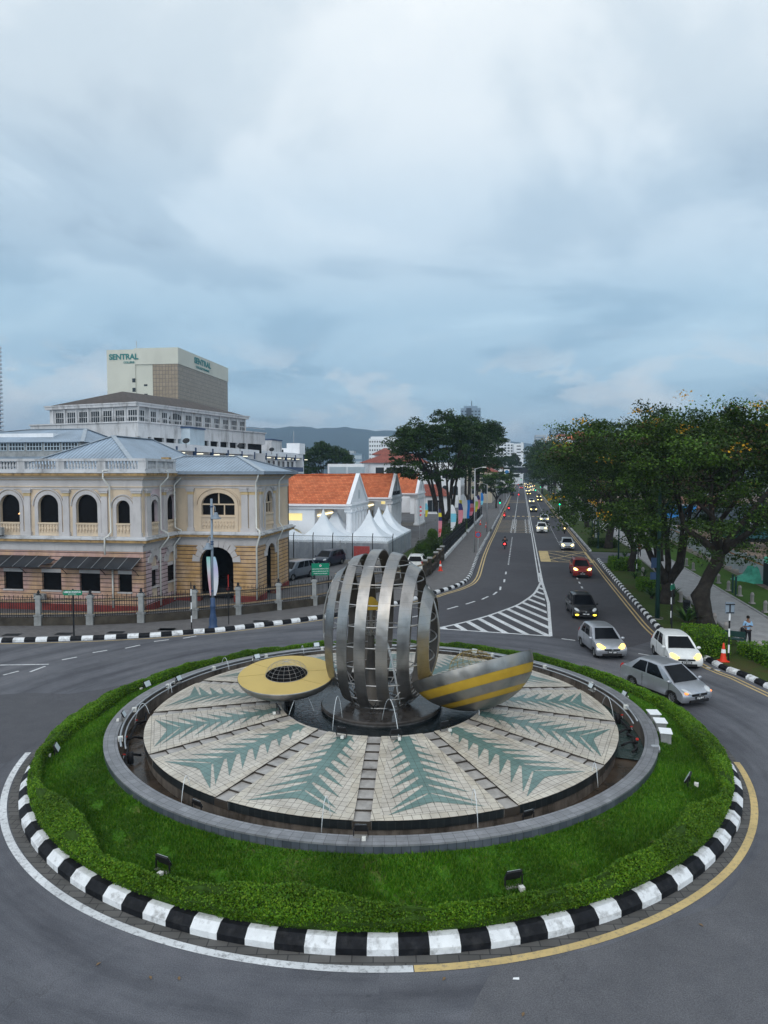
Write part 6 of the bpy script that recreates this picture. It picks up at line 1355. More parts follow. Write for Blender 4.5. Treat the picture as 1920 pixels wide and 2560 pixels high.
# chain link fence in front of the tents
m, nt, b = _new('chain_link'); b.inputs['Base Color'].default_value = (.18, .2, .22, 1); s_ = _xyz(nt); a_ = _math(nt, 'PINGPONG', _math(nt, 'ADD', s_[0], s_[2]), .06); c_ = _math(nt, 'PINGPONG', _math(nt, 'SUBTRACT', s_[0], s_[2]), .06)
nt.links.new(_math(nt, 'LESS_THAN', _math(nt, 'MINIMUM', a_, c_), .007), b.inputs['Alpha']); MT['chain'] = m
cf = thing('chain_link_fence', tp(982, 76.6), -radians(11.1), 'tall chain link fence on dark cranked posts in front of the tents', 'fence')
for i in range(8):
    x_ = -i * 2.28; MB().tube([(x_, 0, 0), (x_, 0, 3.0), (x_ - .0, .25, 3.35)], .05, 7).build('post', MT['iron'], cf, smooth='all')
MB().add([(-18, .02, .1), (0, .02, .1), (0, .02, 3.0), (-18, .02, 3.0)], [(0, 1, 2, 3)]).build('mesh_panel', MT['chain'], cf); MB().bar((-18, 0, 3.0), (0, 0, 3.0), .04).build('top_rail', MT['iron'], cf)
o = MB().box(-19, 4, -.12, .12, 0, .45).build('low_kerb_wall', MT['concrete']); o.location = tp(982, 76.2); o.rotation_euler = (0, 0, -radians(11.1)); tag(o, 'low concrete wall under the chain link fence', 'wall')

# hills
def hills():
    for nm, Y, pts in (('hills', 3000, [(-200, 1150), (0, 1142), (200, 1120), (420, 1096), (520, 1080), (620, 1070), (760, 1068), (900, 1072), (1060, 1084), (1200, 1094), (1330, 1108), (1480, 1128), (1700, 1140), (2200, 1155)]),):
        mb = MB(); vs = []; P_ = smoothpts([(p[0], p[1]) for p in pts], 8)
        for i, p in enumerate(P_):
            w = Pt(p.x, p.y + 2.2 * sin(i * .9) + 1.3 * sin(i * 2.3), Y); vs += [(w.x, Y - 900, -8), (w.x, Y - 400, w.z * .45), (w.x, Y, w.z), (w.x, Y + 500, w.z * .6), (w.x, Y + 1000, -8)]
        mb.add(vs, [(5 * i + q, 5 * (i + 1) + q, 5 * (i + 1) + q + 1, 5 * i + q + 1) for i in range(len(P_) - 1) for q in range(4)]); struct(mb, nm, plain('forest_hills', (.018, .034, .028), .95, var=.4, scale=.004), smooth='all')
hills()
# ------------------------------------------------------------- trees and plants
MT['leaf_dark'] = leafmat('dark_leaf', (.010, .025, .005), (.019, .048, .007), (.038, .085, .010), .18)
MT['leaf_mid'] = leafmat('mid_green_leaf', (.014, .032, .006), (.026, .054, .010), (.050, .092, .014), .2)
MT['leaf_far'] = leafmat('far_grey_green_leaf', (.022, .036, .018), (.034, .054, .024), (.050, .074, .030), .15)
MT['leaf_flame'] = leafmat('feathery_leaf', (.014, .032, .006), (.028, .062, .008), (.062, .118, .012), .2)
MT['leaf_bright'] = leafmat('bright_leaf', (.05, .12, .012), (.08, .17, .018), (.13, .22, .03), .25)
MT['leaf_grass'] = leafmat('spiky_leaf', (.03, .08, .02), (.05, .12, .03), (.10, .20, .05), .2)
MT['flower'] = leafmat('yellow_flower', (.62, .34, .01), (.75, .42, .02), (.55, .24, .01), .2)
MT['leaf_brown'] = leafmat('brown_seed_pod', (.075, .045, .025), (.05, .035, .018), (.09, .07, .03), .1)
def tree(name, base, label, cat='tree', R=7.5, zc=10.5, H=4.5, trunk=.5, fork=3.5, n_limb=6, n_clump=150, per=110, leaf=.20, lm='leaf_flame', lean=(0, 0), flat=.62, clump_r=1.15, flowers=0, bright=0, seed=1, group=None, off=(0, 0), hollow=.35, forks=None, twist=.5, brown=0, path=None, elbow=0):
    rnd = random.Random(seed); t = thing(name, base, 0, label, cat, group); mb = MB(); pts_c = []
    fx_, fy_ = lean; top = Vector((fx_, fy_, fork))
    tp_ = [Vector((0, 0, -.1)), Vector((fx_ * .15 + rnd.uniform(-.1, .1), fy_ * .15, fork * .33)), Vector((fx_ * .6 + rnd.uniform(-.15, .15), fy_ * .6, fork * .7)), top]
    if path: pp = [Vector(q[:3]) for q in path]; top = pp[-1]; mb.tube(pp, [q[3] for q in path], 18)
    else: mb.tube([tp_[0], tp_[0].lerp(tp_[1], .35)] + tp_[1:], [trunk * 1.45, trunk * 1.12, trunk, trunk * .95, trunk * .92], 16)
    cc = Vector((off[0], off[1], zc)); ends = []
    for i in range(n_limb):
        a = 2 * pi * (i + rnd.uniform(-.25, .25)) / n_limb; rr = R * rnd.uniform(.45, .72); e = cc + Vector((cos(a) * rr, sin(a) * rr, rnd.uniform(-.15, .30) * H))
        m1 = top.lerp(e, .33) + Vector((rnd.uniform(-twist, twist), rnd.uniform(-twist, twist), -.1 * H + rnd.uniform(0, .9))); m2 = top.lerp(e, .68) + Vector((rnd.uniform(-twist, twist), rnd.uniform(-twist, twist), rnd.uniform(-.3, .8)))
        if elbow: m1 = top + Vector((cos(a) * elbow, sin(a) * elbow, rnd.uniform(.9, 1.7) * elbow)); m2 = m1.lerp(e, .5) + Vector((-cos(a) * .7, -sin(a) * .7, 1.0))
        r0 = trunk * rnd.uniform(.46, .66); mb.tube([top - Vector((0, 0, .35)), top.lerp(m1, .4) + Vector((0, 0, -.1)), m1, m2, e], [r0 * 1.1, r0, r0 * .8, r0 * .5, r0 * .22], 8)
        for k in range(4):
            f = rnd.uniform(.3, 1); s0 = m1.lerp(m2, min(1, f * 1.4)) if f < .7 else m2.lerp(e, (f - .7) / .3); q = cc + Vector((cos(a + rnd.uniform(-.7, .7)) * R * rnd.uniform(.5, .95), sin(a + rnd.uniform(-.7, .7)) * R * rnd.uniform(.5, .95), rnd.uniform(-.2, .75) * H)); mid = s0.lerp(q, .5) + Vector((0, 0, rnd.uniform(.1, .8)))
            mb.tube([s0, mid, q], [r0 * .36, r0 * .22, r0 * .07], 5); pts_c.append(q)
    mb.v = [tuple(Vector(v) + mnoise.noise_vector(Vector(v) * 1.6 + Vector((seed, 0, 0))) * .16 * trunk + mnoise.noise_vector(Vector((v[0] * 6, v[1] * 6, v[2] * 2.2))) * .12 * trunk) for v in mb.v]
    mb.build('trunk', MT['bark'], t, smooth='all')
    C = []; cl = []
    while len(cl) < n_clump:
        a = rnd.uniform(0, 2 * pi); u = rnd.uniform(-1, 1); rr = rnd.uniform(hollow, 1) ** .5
        lob = 1 + .15 * sin(3 * a + seed) + .12 * sin(5 * a + 2 * seed) + .06 * sin(11 * a)
        x_ = cos(a) * rr * lob; y_ = sin(a) * rr * lob; dome = sqrt(max(0, 1 - min(1, rr * .98) ** 2.6))
        zt_ = dome * (1 + .10 * sin(4 * x_ + seed) + .08 * sin(6 * y_)); zb = -flat * dome * .8 - .12
        w = rnd.random(); z_ = zt_ - abs(rnd.gauss(0, .16)) if w < .62 else (rnd.uniform(zb, zt_) if w < .85 else zb + abs(rnd.gauss(0, .10)))
        k_ = 1.0 if rnd.random() < .8 else rnd.uniform(1.04, 1.2)
        cl.append(cc + Vector((x_ * R * k_, y_ * R * k_, z_ * H * k_)))
    cl += pts_c
    for c_ in cl:
        n_ = int(per * rnd.uniform(.5, 1.4)); r_ = clump_r * rnd.uniform(.6, 1.3); g = RNG.normal(size=(n_, 3)); g /= np.linalg.norm(g, axis=1)[:, None]; g *= (RNG.uniform(.15, 1, n_) ** .6)[:, None] * r_; g[:, 2] *= .42; g[:, 2] += .12 * r_ - .22 * (g[:, 0] ** 2 + g[:, 1] ** 2) / r_; C.append(g + np.array(c_))
    C = np.concatenate(C); obj_of('crown', quads_mesh('crown', C, leaf, MT[lm], up=.25, aspect=.7), t)
    def top_pts(k, zmin=.3, side=True):
        out = []
        while len(out) < k:
            c_ = rnd.choice(cl)
            if (c_ - cc).y < R * .5 and (c_ - cc).z > -H * .45: out.append(c_)
        return out
    if flowers:
        F = []
        for c_ in top_pts(flowers): 
            d = (c_ - cc); p = cc + d * 1.12 + Vector((0, -.9, .5)); F.append(np.array(p) + RNG.normal(size=(34, 3)) * np.array([.36, .3, .16]))
        obj_of('yellow_blossom', quads_mesh('yellow_blossom', np.concatenate(F), .15, MT['flower'], up=.8), t)
    if bright:
        F = []
        for c_ in top_pts(bright): F.append(np.array(cc + (c_ - cc) * 1.08 + Vector((0, -.6, .3))) + RNG.normal(size=(80, 3)) * np.array([.62, .5, .16]))
        obj_of('fresh_foliage', quads_mesh('fresh_foliage', np.concatenate(F), leaf * .85, MT['leaf_bright'], up=.6), t)
    if brown:
        F = []
        for c_ in top_pts(brown): F.append(np.array(cc + (c_ - cc) * 1.01 + Vector((0, -.2, .1))) + RNG.normal(size=(60, 3)) * np.array([.7, .5, .25]))
        obj_of('seed_pods', quads_mesh('seed_pods', np.concatenate(F), leaf * .8, MT['leaf_brown'], up=.3), t)
    return t
def gt_(px, py, z=.12): return G(px, py, z)
g1 = 'spreading flame trees along the right verge'
tree('flame_tree', gt_(1764, 1563), 'nearest and largest flame tree on the right with knotted pale trunk and yellow blossom', R=7.6, zc=9.0, H=5.4, flat=1.0, trunk=.44, fork=4.9, path=[(0, 0, -.1, .70), (-.08, 0, .5, .52), (-.22, 0, 1.3, .50), (-.40, .05, 1.9, .58), (-.1, .1, 2.5, .40), (.2, .1, 3.3, .41), (.75, .2, 4.2, .44), (.95, .3, 4.9, .40)], n_limb=6, n_clump=520, per=130, leaf=.19, lean=(.3, .3), off=(1.2, .5), flowers=18, bright=40, brown=34, seed=3, group=g1, clump_r=1.1, twist=.8)
tree('flame_tree', gt_(1666, 1508), 'second flame tree from the right with dark low forking trunk', R=7.0, zc=9.3, H=5.0, flat=.95, trunk=.50, fork=1.6, elbow=1.15, n_limb=5, n_clump=430, per=120, leaf=.20, lean=(.1, .2), off=(-.6, .5), flowers=6, bright=20, brown=24, seed=5, group=g1, twist=.9)
tree('flame_tree', gt_(1578, 1428), 'third flame tree along the right verge with slim pale grey forked trunk', R=6.8, zc=9.0, H=4.6, flat=.9, trunk=.34, fork=2.6, n_limb=4, n_clump=260, per=95, leaf=.24, lean=(.2, 0), flowers=2, bright=6, brown=12, seed=8, group=g1, lm='leaf_dark', off=(-.6, 0))
tree('flame_tree', gt_(1520, 1371), 'fourth flame tree along the right verge with thick dark leaning trunk', R=7.2, zc=9.2, H=4.6, flat=.9, trunk=.48, fork=3.6, n_limb=5, n_clump=170, per=80, leaf=.27, lean=(.6, 0), bright=4, seed=9, group=g1, lm='leaf_dark', off=(-.5, 0))
tree('flame_tree', gt_(1491, 1337), 'fifth flame tree along the right verge behind the grey road sign', R=7.2, zc=9.8, H=4.2, trunk=.42, fork=3.6, n_limb=5, n_clump=150, per=75, leaf=.30, seed=12, group=g1, lm='leaf_dark')
tree('park_tree', AV(22, 66, .1), 'leafy tree at the right edge behind the nearest flame tree', R=7.5, zc=10.2, H=4.2, trunk=.45, fork=5, n_clump=250, per=100, leaf=.22, seed=21, flowers=4, bright=12, brown=14)
tree('park_tree', AV(15.5, 84, .1), 'dark tree behind the second flame tree beside the footpath', R=7.2, zc=10.8, H=5.2, trunk=.36, fork=4.4, n_clump=170, per=80, leaf=.26, seed=23, lm='leaf_dark')
tree('park_tree', AV(19, 108, .1), 'dark tree on the park side of the footpath, middle distance', R=7.5, zc=10.4, H=4.6, trunk=.36, fork=4.6, n_clump=150, per=75, leaf=.3, seed=25, lm='leaf_dark')
base_far = None
for i, (o_, t_, s_, lab) in enumerate(((11.8, 132, 1.0, 'first of the far verge trees past the grey road sign'), (17.5, 150, 1.15, 'far verge tree behind the traffic light on the right'), (12.0, 170, 1.1, 'far verge tree leaning towards the avenue'), (16.5, 195, 1.3, 'tall far tree behind the verge on the right'), (12.5, 218, 1.25, 'far dark tree over the right side of the avenue'), (17, 245, 1.5, 'large far tree rising right of the avenue'), (12.5, 275, 1.5, 'tall dark tree overhanging the far avenue'), (18, 305, 1.7, 'far tree near the banded tower'), (13.5, 335, 1.5, 'far tree at the end of the avenue on the right'), (14, 375, 1.4, 'last visible tree on the right of the avenue'))):
    if base_far is None: base_far = tree('verge_tree', AV(o_, t_, .1), lab, R=7.4, zc=9.6, H=4.6, trunk=.4, fork=3.8, n_clump=130, per=70, leaf=.36, seed=31, lm='leaf_dark', group='far trees right of the avenue')
    else: dup(base_far, AV(o_, t_, .1), i * 1.3, lab, 'far trees right of the avenue', s_)
tree('verge_tree', AV(9.5, 330, .1), 'yellow-green bushy tree low over the far right kerb', R=6, zc=7.5, H=4.5, trunk=.4, fork=3, n_clump=110, per=70, leaf=.4, seed=44, lm='leaf_mid', bright=30)
g2 = 'two big dark trees behind the black fence on the left'
tree('rain_tree', G(1114, 1342, .1), 'big dark green spreading tree with sinuous forked trunks on the left of the avenue', R=7.3, zc=12.2, H=6.8, trunk=.58, fork=2.4, elbow=1.3, n_limb=7, n_clump=520, per=75, leaf=.34, lm='leaf_dark', seed=51, group=g2, clump_r=1.0, lean=(-.2, .5), off=(-1.2, .5), twist=1.3, flat=.5)
tree('rain_tree', Vector((18.2, 146, .1)), 'second big dark tree behind the flags, nearer the blue glass tower', R=5.0, zc=14.6, H=7.2, trunk=.55, fork=3.5, elbow=1.2, n_limb=6, n_clump=260, per=75, leaf=.40, lm='leaf_dark', seed=53, group=g2, off=(.6, 0), twist=1.2, clump_r=1.4)
tree('street_tree', Vector((31.5, 196, .1)), 'small pale green street tree by the left kerb beyond the lamp posts', R=5.0, zc=6.4, H=3.8, trunk=.25, fork=2.6, n_clump=110, per=60, leaf=.42, lm='leaf_mid', seed=57, bright=14)
tree('background_tree', Vector((-15.6, 190, 0)), 'round dark tree behind the halls between the school block and the red roofed block', R=6.4, zc=11.5, H=6.0, trunk=.5, fork=5, n_clump=330, per=80, leaf=.42, lm='leaf_dark', seed=59, flat=1.0, hollow=.1)
tree('avenue_tree', AV(-9.5, 318, 0), 'dark tree before the footbridge on the left of the far avenue', R=8, zc=12, H=6, trunk=.5, fork=4, n_clump=120, per=60, leaf=.6, lm='leaf_dark', seed=61, flat=.9)
tree('avenue_tree', AV(-8.5, 385, 0), 'farthest dark tree at the left end of the avenue', R=9, zc=13, H=7, trunk=.5, fork=4, n_clump=110, per=60, leaf=.7, lm='leaf_far', seed=62, flat=.9)
# far wooded belt closing the end of the avenue
F = []
for k in range(260):
    x_ = RNG.uniform(30, 420); F.append(np.array([x_, RNG.uniform(560, 700), RNG.uniform(3, 11)]) + RNG.normal(size=(60, 3)) * np.array([5, 5, 2.5]))
tag(obj_of('far_treeline', quads_mesh('far_treeline', np.concatenate(F), 1.6, MT['leaf_far'])), 'dark green belt of far trees closing the end of the avenue', 'trees', kind='stuff')

# shrubs
def shrub(name, p, label, rx, ry, h, n, leaf, lm='hedge_leaf', boxy=True, group=None, parent=None, rz=0):
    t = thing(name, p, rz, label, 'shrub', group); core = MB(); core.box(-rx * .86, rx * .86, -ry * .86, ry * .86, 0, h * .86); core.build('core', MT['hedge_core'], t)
    g = RNG.uniform(-1, 1, (n, 3)); ax = RNG.integers(0, 3, n); sg = RNG.choice([-1, 1], n); g[np.arange(n), ax] = sg * RNG.uniform(.86, 1.06, n)
    if not boxy: g = RNG.normal(size=(n, 3)); g /= np.linalg.norm(g, axis=1)[:, None]; g *= RNG.uniform(.7, 1.05, n)[:, None]
    C = np.stack([g[:, 0] * rx, g[:, 1] * ry, (g[:, 2] * .5 + .5) * h], 1); obj_of('leaves', quads_mesh('leaves', C, leaf, MT[lm], up=.3), t); return t
shrub('clipped_bush', G(1762, 1628, .12), 'large rounded clipped hedge behind the white hatchback', .95, 1.5, 1.25, 5200, .09, rz=-.2)
shrub('clipped_bush', G(1560, 1422, .12), 'box clipped bush with bright top beside the pale forked trunk', 1.4, 1.9, 1.1, 3500, .12, rz=-.2)
shrub('clipped_bush', G(1622, 1475, .12), 'small clipped hedge block between the spiky plants', .9, 1.2, .95, 2400, .11, rz=-.2)
shrub('clipped_bush', G(1505, 1366, .12), 'dull green clipped bush before the fourth flame tree', 1.7, 1.9, 1.0, 2600, .15, 'leaf_mid', rz=-.2)
shrub('low_hedge', Vector((20.6, 35.4, .1)), 'long low hedge at the right edge behind the kerb', .9, 2.9, .75, 6500, .09, rz=.05)
shrub('low_hedge', AV(11, 100, .1), 'low hedge near the dark pole on the verge, middle distance', 1.1, 3.5, .7, 1600, .18, 'leaf_mid', rz=-.2)
def spiky(p, label, r=.9, h=1.0, n=34, lm='leaf_grass', group='spiky fern-like plants on the right verge'):
    t = thing('spiky_plant', p, random.uniform(0, 6), label, 'plant', group); mb = MB()
    for i in range(n):
        a = 2 * pi * i / n * 1.618 * 3; el = random.uniform(.35, 1.3); L = r * random.uniform(.7, 1.15); w = .07 * r
        d = Vector((cos(a), sin(a), 0)); sd = Vector((-sin(a), cos(a), 0)); pts = [d * (L * s * cos(el * (1 - .35 * s))) + Vector((0, 0, .12 + h * s * sin(el) * (1.25 - .45 * s))) for s in (0, .35, .7, 1)]; ws = [w * .6, w, w * .7, .005]
        vs = []
        for q, ww in zip(pts, ws): vs += [q - sd * ww, q + sd * ww]
        mb.add(vs, [(2 * k, 2 * k + 1, 2 * k + 3, 2 * k + 2) for k in range(3)])
    mb.build('fronds', MT[lm], t); MB().lathe([(.12 * r, 0), (.14 * r, .15), (.02, .25)], n=8).build('stem', MT['bark'], t); return t
for px, py, r_, lab in ((1588, 1447, .85, 'small spiky plant on open grass beside the road'), (1610, 1440, .8, 'spiky plant just behind the small open one'), (1629, 1497, 1.1, 'bright spiky plant left of the green signposts'), (1684, 1492, .9, 'yellow-green spiky plant behind the dark forked trunk'), (1716, 1560, 1.35, 'large dark spiky plant left of the knotted trunk'), (1740, 1548, 1.0, 'spiky plant touching the knotted trunk'), (1735, 1607, 1.1, 'spiky plant right behind the white hatchback roof'), (1537, 1404, .9, 'spiky plant beside the black and white post'), (1480, 1345, 1.0, 'spiky plant under the fifth flame tree'), (1437, 1312, 1.3, 'tuft of spiky leaves by the grey road sign posts'), (1562, 1393, .9, 'spiky tuft behind the box clipped bush')): spiky(G(px, py, .12), lab, r_, r_)
# garden by the black fence: ball topiary and bushes
def ball(p, lab, r, zc, n=1500, lm='leaf_mid', leaf=.12):
    t = thing('topiary_bush', p, 0, lab, 'topiary', 'round bushes behind the black fence'); g = RNG.normal(size=(n, 3)); g /= np.linalg.norm(g, axis=1)[:, None]; g *= RNG.uniform(.8, 1.05, n)[:, None] * r
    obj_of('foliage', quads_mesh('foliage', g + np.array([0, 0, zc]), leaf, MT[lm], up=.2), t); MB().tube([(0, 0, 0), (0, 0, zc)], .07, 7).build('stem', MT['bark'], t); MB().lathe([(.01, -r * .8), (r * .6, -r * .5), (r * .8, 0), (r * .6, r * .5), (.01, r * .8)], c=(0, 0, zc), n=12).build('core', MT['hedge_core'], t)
for px, Y_, r_, zc, lm, lab in ((1081, 84, .62, 2.7, 'leaf_bright', 'bright green lollipop topiary on a stem'), (1060, 79, 1.05, 1.5, 'leaf_mid', 'large round dark bush below the lollipop topiary'), (1075, 82, .85, 1.6, 'leaf_mid', 'round bush right behind the large dark one'), (1052, 76, .75, .8, 'leaf_mid', 'low round bush by the white pickup'), (1074, 76, .8, .8, 'leaf_dark', 'low dark bush above the fence post'), (1086, 86, .6, 1.1, 'leaf_dark', 'small dark bush beside the lollipop stem'), (1068, 73, .7, .7, 'leaf_dark', 'lowest bush behind the brown wall')):
    p = Pt(px, 1280, Y_); ball(Vector((p.x, Y_, .05)), lab, r_, zc, lm=lm)
# planting strip by the tall fence and yellow-leaved bushes under the trees
F = []
for k in range(60): p = AV(-10.5 + RNG.uniform(-1, .8), RNG.uniform(84, 150)); F.append(np.array([p.x, p.y, RNG.uniform(.3, 2.2)]) + RNG.normal(size=(110, 3)) * np.array([.6, .8, .5]))
tag(obj_of('fence_shrubbery', quads_mesh('fence_shrubbery', np.concatenate(F), .2, MT['leaf_mid'])), 'mixed low shrubbery growing along the inside of the black fence', 'shrubs', kind='stuff')
struct(MB().sheet([AV(-14.5, 72), AV(-8.8, 68), AV(-8.8, 160), AV(-13, 160)], .064), 'garden_bed', MT['verge'])
# ------------------------------------------------------------- vehicles
def carpaint(name, col, metal=.35, rough=.30):
    m, nt, b = _new(name); n = _noise(nt, 3, 4); nt.links.new(_ramp(nt, n, [(.3, mul(col, .9)), (.7, mul(col, 1.06))]), b.inputs['Base Color']); b.inputs['Metallic'].default_value = metal; b.inputs['Roughness'].default_value = rough
    b.inputs['Coat Weight'].default_value = .3; b.inputs['Specular IOR Level'].default_value = .3; b.inputs['Coat Roughness'].default_value = .05; return m
PA = dict(silver=carpaint('silver_car_paint', (.42, .44, .48), .6), white=carpaint('white_car_paint', (.72, .74, .74), .0), black=carpaint('black_car_paint', (.012, .012, .014), .2), red=carpaint('red_car_paint', (.26, .025, .02), .3),
          grey=carpaint('grey_car_paint', (.16, .18, .21), .5), pale=carpaint('pale_blue_silver_paint', (.50, .54, .58), .4), dark=carpaint('dark_blue_paint', (.02, .03, .05), .3))
MT['car_glass'] = glassy('car_glass', (.005, .006, .008), .06, .12); MT['head_on'] = emit('headlamp_on', (1.0, .60, .13), 3.2); MT['fog_on'] = emit('fog_lamp_on', (1.0, .72, .06), 3.0)
MT['head_far'] = emit('far_headlamp_on', (1.0, .78, .25), 5.5); MT['tail_on'] = emit('tail_lamp_on', (1.0, .03, .03), 5.0); MT['tail'] = plain('tail_lamp_red', (.35, .01, .01), .25); MT['rim'] = plain('alloy_rim', (.30, .31, .32), .35, metal=.7, var=.2)
MT['head_off'] = plain('headlamp_clear', (.55, .58, .6), .1, var=.1); MT['plate'] = plain('black_number_plate', (.012, .012, .012), .5); MT['amber'] = emit('amber_indicator', (1.0, .25, .05), 2.0)
def blob(sx, sy, sz, n=12):
    mb = MB(); mb.lathe([(max(.001, cos(t)), sin(t)) for t in np.linspace(-pi / 2, pi / 2, 7)], n=n); mb.v = [(x_ * sx, y_ * sy, z_ * sz) for x_, y_, z_ in mb.v]; return mb
def car(name, spec, paint, label, loc=(0, 0, 0), rz=0, lights='head', plate='', cat='car', group=None, scale=1.0):
    L, W_, H_, wb, fo, r_w = spec['L'], spec['W'] / 2, spec['H'], spec['wb'], spec['fo'], spec['r']; hx = L / 2; xf = hx - fo; xr = xf - wb
    t = thing(name, loc, rz, label, cat, group); zb = .20
    def archpts(xc, ra=r_w + .07): return [(xc + ra * cos(a_), r_w + ra * sin(a_)) for a_ in np.linspace(pi + .35, -.35, 11)]
    belt = spec['belt']; prof = [(-hx + .06, zb + .05)] + [p for p in archpts(xr) if p[1] > zb] + [p for p in archpts(xf) if p[1] > zb] + [(hx - .12, zb), (hx - .02, zb + .16)]
    prof += spec['front'] + spec['rear']   # points over the bonnet, along the belt and down the tail
    n = len(prof); ys = [-1, -.93, -.78, -.45, 0, .45, .78, .93, 1]; mb = MB(); vs = []
    for y_ in ys:
        a_ = abs(y_); k = max(0, (a_ - .45) / .55)
        for x_, z_ in prof:
            xx = x_ * (1 - spec.get('plan', .055) * k ** 2.2 * (abs(x_) / hx) ** 3); zz = z_ - (.045 * k ** 2.4 if z_ > .6 else 0) + (.02 * k if z_ < .3 else 0); wy = W_ * (1 - .045 * max(0, (z_ - .62) / .4) ** 1.2 - .02 * max(0, (.4 - z_) / .2)); vs.append((xx, y_ * wy, zz))
    m_ = len(ys); mb.add(vs, [(k * n + i, (k + 1) * n + i, (k + 1) * n + (i + 1) % n, k * n + (i + 1) % n) for k in range(m_ - 1) for i in range(n)])
    tri2 = tessellate_polygon([[Vector((x_, z_, 0)) for x_, z_ in prof]]); mb.f += [tuple(f) for f in tri2] + [tuple((m_ - 1) * n + i for i in f)[::-1] for f in tri2]; mb.mi += [0] * (2 * len(tri2))
    body = mb.build('body', paint, t, smooth=True); bm = bmesh.new(); bm.from_mesh(body.data); bmesh.ops.recalc_face_normals(bm, faces=bm.faces); bm.to_mesh(body.data); bm.free()
    MB().box(-hx * .9, hx * .9, -W_ * .86, W_ * .86, .17, .55).build('underbody', MT['black'], t)
    # cabin
    c0, c1, c2, c3 = spec['cab']   # x of: rear base, rear roof, front roof, windscreen base
    zb_ = belt; zt = H_; Nn_ = 9; sec = []
    for i in range(Nn_):
        s_ = i / (Nn_ - 1)
        xb = c0 + (c3 - c0) * s_; xt = c1 + (c2 - c1) * s_; zr = zt - .05 * (2 * s_ - 1) ** 2 - .02
        zl = zb_ - .10 + spec.get('wedge', 0.0) * (1 - s_)
        sec.append([(xb, -W_ * .955, zl), (xb * .55 + xt * .45, -W_ * .90, zl + (zr - zl) * .45), (xt, -W_ * .76, zr - .045), (xt, -W_ * .66, zr), (xt, -W_ * .33, zr + .022), (xt, 0, zr + .03), (xt, W_ * .33, zr + .022), (xt, W_ * .66, zr), (xt, W_ * .76, zr - .045), (xb * .55 + xt * .45, W_ * .90, zl + (zr - zl) * .45), (xb, W_ * .955, zl)])
    mb = MB(); K_ = 11; mb.add([p for s_ in sec for p in s_], [(i * K_ + k, (i + 1) * K_ + k, (i + 1) * K_ + k + 1, i * K_ + k + 1) for i in range(Nn_ - 1) for k in range(K_ - 1)] + [tuple(range(K_))[::-1], tuple((Nn_ - 1) * K_ + k for k in range(K_))])
    mb.build('cabin', paint, t, smooth=True)
    def surf(s_, v_, sd, off=.012):    # point on cabin side: s along, v up
        i = min(Nn_ - 2, int(s_ * (Nn_ - 1))); f = s_ * (Nn_ - 1) - i; a_ = sec[i]; b_ = sec[i + 1]; P_ = [Vector(a_[k]).lerp(Vector(b_[k]), f) for k in (0, 1, 2)]
        p = P_[0].lerp(P_[1], v_ / .45) if v_ < .45 else P_[1].lerp(P_[2], (v_ - .45) / .55); return Vector((p.x, (p.y - off) * -sd, p.z))
    for sd in (-1, 1):
        for (s0, s1) in spec['wins']:
            mb = MB(); g = 6; vs = [surf(s0 + (s1 - s0) * i / g, v_, sd) for v_ in (.17, .45, .72, .96) for i in range(g + 1)]
            fs = [(j * (g + 1) + i, j * (g + 1) + i + 1, (j + 1) * (g + 1) + i + 1, (j + 1) * (g + 1) + i) for j in range(3) for i in range(g)]; mb.add(vs, fs if sd < 0 else [f[::-1] for f in fs]); mb.build('side_window', MT['car_glass'], t, smooth='all')
    for end, nm in ((Nn_ - 1, 'windscreen'), (0, 'rear_window')):
        s_ = sec[end]; sg = 1 if end else -1; b0, b1, t0, t1 = Vector(s_[0]), Vector(s_[10]), Vector(s_[3]), Vector(s_[7]); vs = []
        for v_ in (.16, .5, .95):
            for u_ in (0.05, .28, .5, .72, .95):
                p = b0.lerp(b1, u_).lerp(t0.lerp(t1, u_), v_); p.x += sg * (.03 + .03 * (1 - (2 * u_ - 1) ** 2)); p.z += .012; vs.append(p)
        fs = [(j * 5 + i, j * 5 + i + 1, (j + 1) * 5 + i + 1, (j + 1) * 5 + i) for j in range(2) for i in range(4)]; MB().add(vs, fs if sg > 0 else [f[::-1] for f in fs]).build(nm, MT['car_glass'], t, smooth='all')
    # wheels
    for x_ in (xf, xr):
        for sd in (-1, 1):
            w = MB(); w.lathe([(r_w * .62, -.10), (r_w * .93, -.10), (r_w, -.06), (r_w, .06), (r_w * .93, .10), (r_w * .62, .10)], n=28); wo = w.build('wheel', MT['rubber'], t, smooth='all', loc=(x_, sd * (W_ - .12), r_w), rot=(-sd * pi / 2, 0, 0))
            rm = MB(); rm.lathe([(r_w * .66, .085), (r_w * .60, .07), (r_w * .55, .03)], n=24); rm.lathe([(.01, .085), (r_w * .16, .08), (r_w * .18, .04)], n=12)
            for k in range(7): a_ = 2 * pi * k / 7; rm.bar((r_w * .1 * cos(a_), r_w * .1 * sin(a_), .07), (r_w * .60 * cos(a_), r_w * .60 * sin(a_), .065), .05, .02)
            rm.build('rim', MT['rim'], wo)
            MB().lathe([(.01, .02), (r_w * .60, .02)], n=20).build('brake_disc', MT['black'], wo)
            a2 = MB(); a2.lathe([(.01, 0), (r_w + .065, 0)], n=24); a2.build('wheel_arch', MT['black'], t, loc=(x_, sd * (W_ - .235), r_w), rot=(-sd * pi / 2, 0, 0))
    # lamps, grille, plate, mirrors
    zl = spec['lampz']; hm = {'head': MT['head_on'], 'far': MT['head_far'], 'off': MT['head_off'], 'fog': MT['head_off'], 'day': MT['head_off']}[lights]
    fxx = spec['front'][0][0]
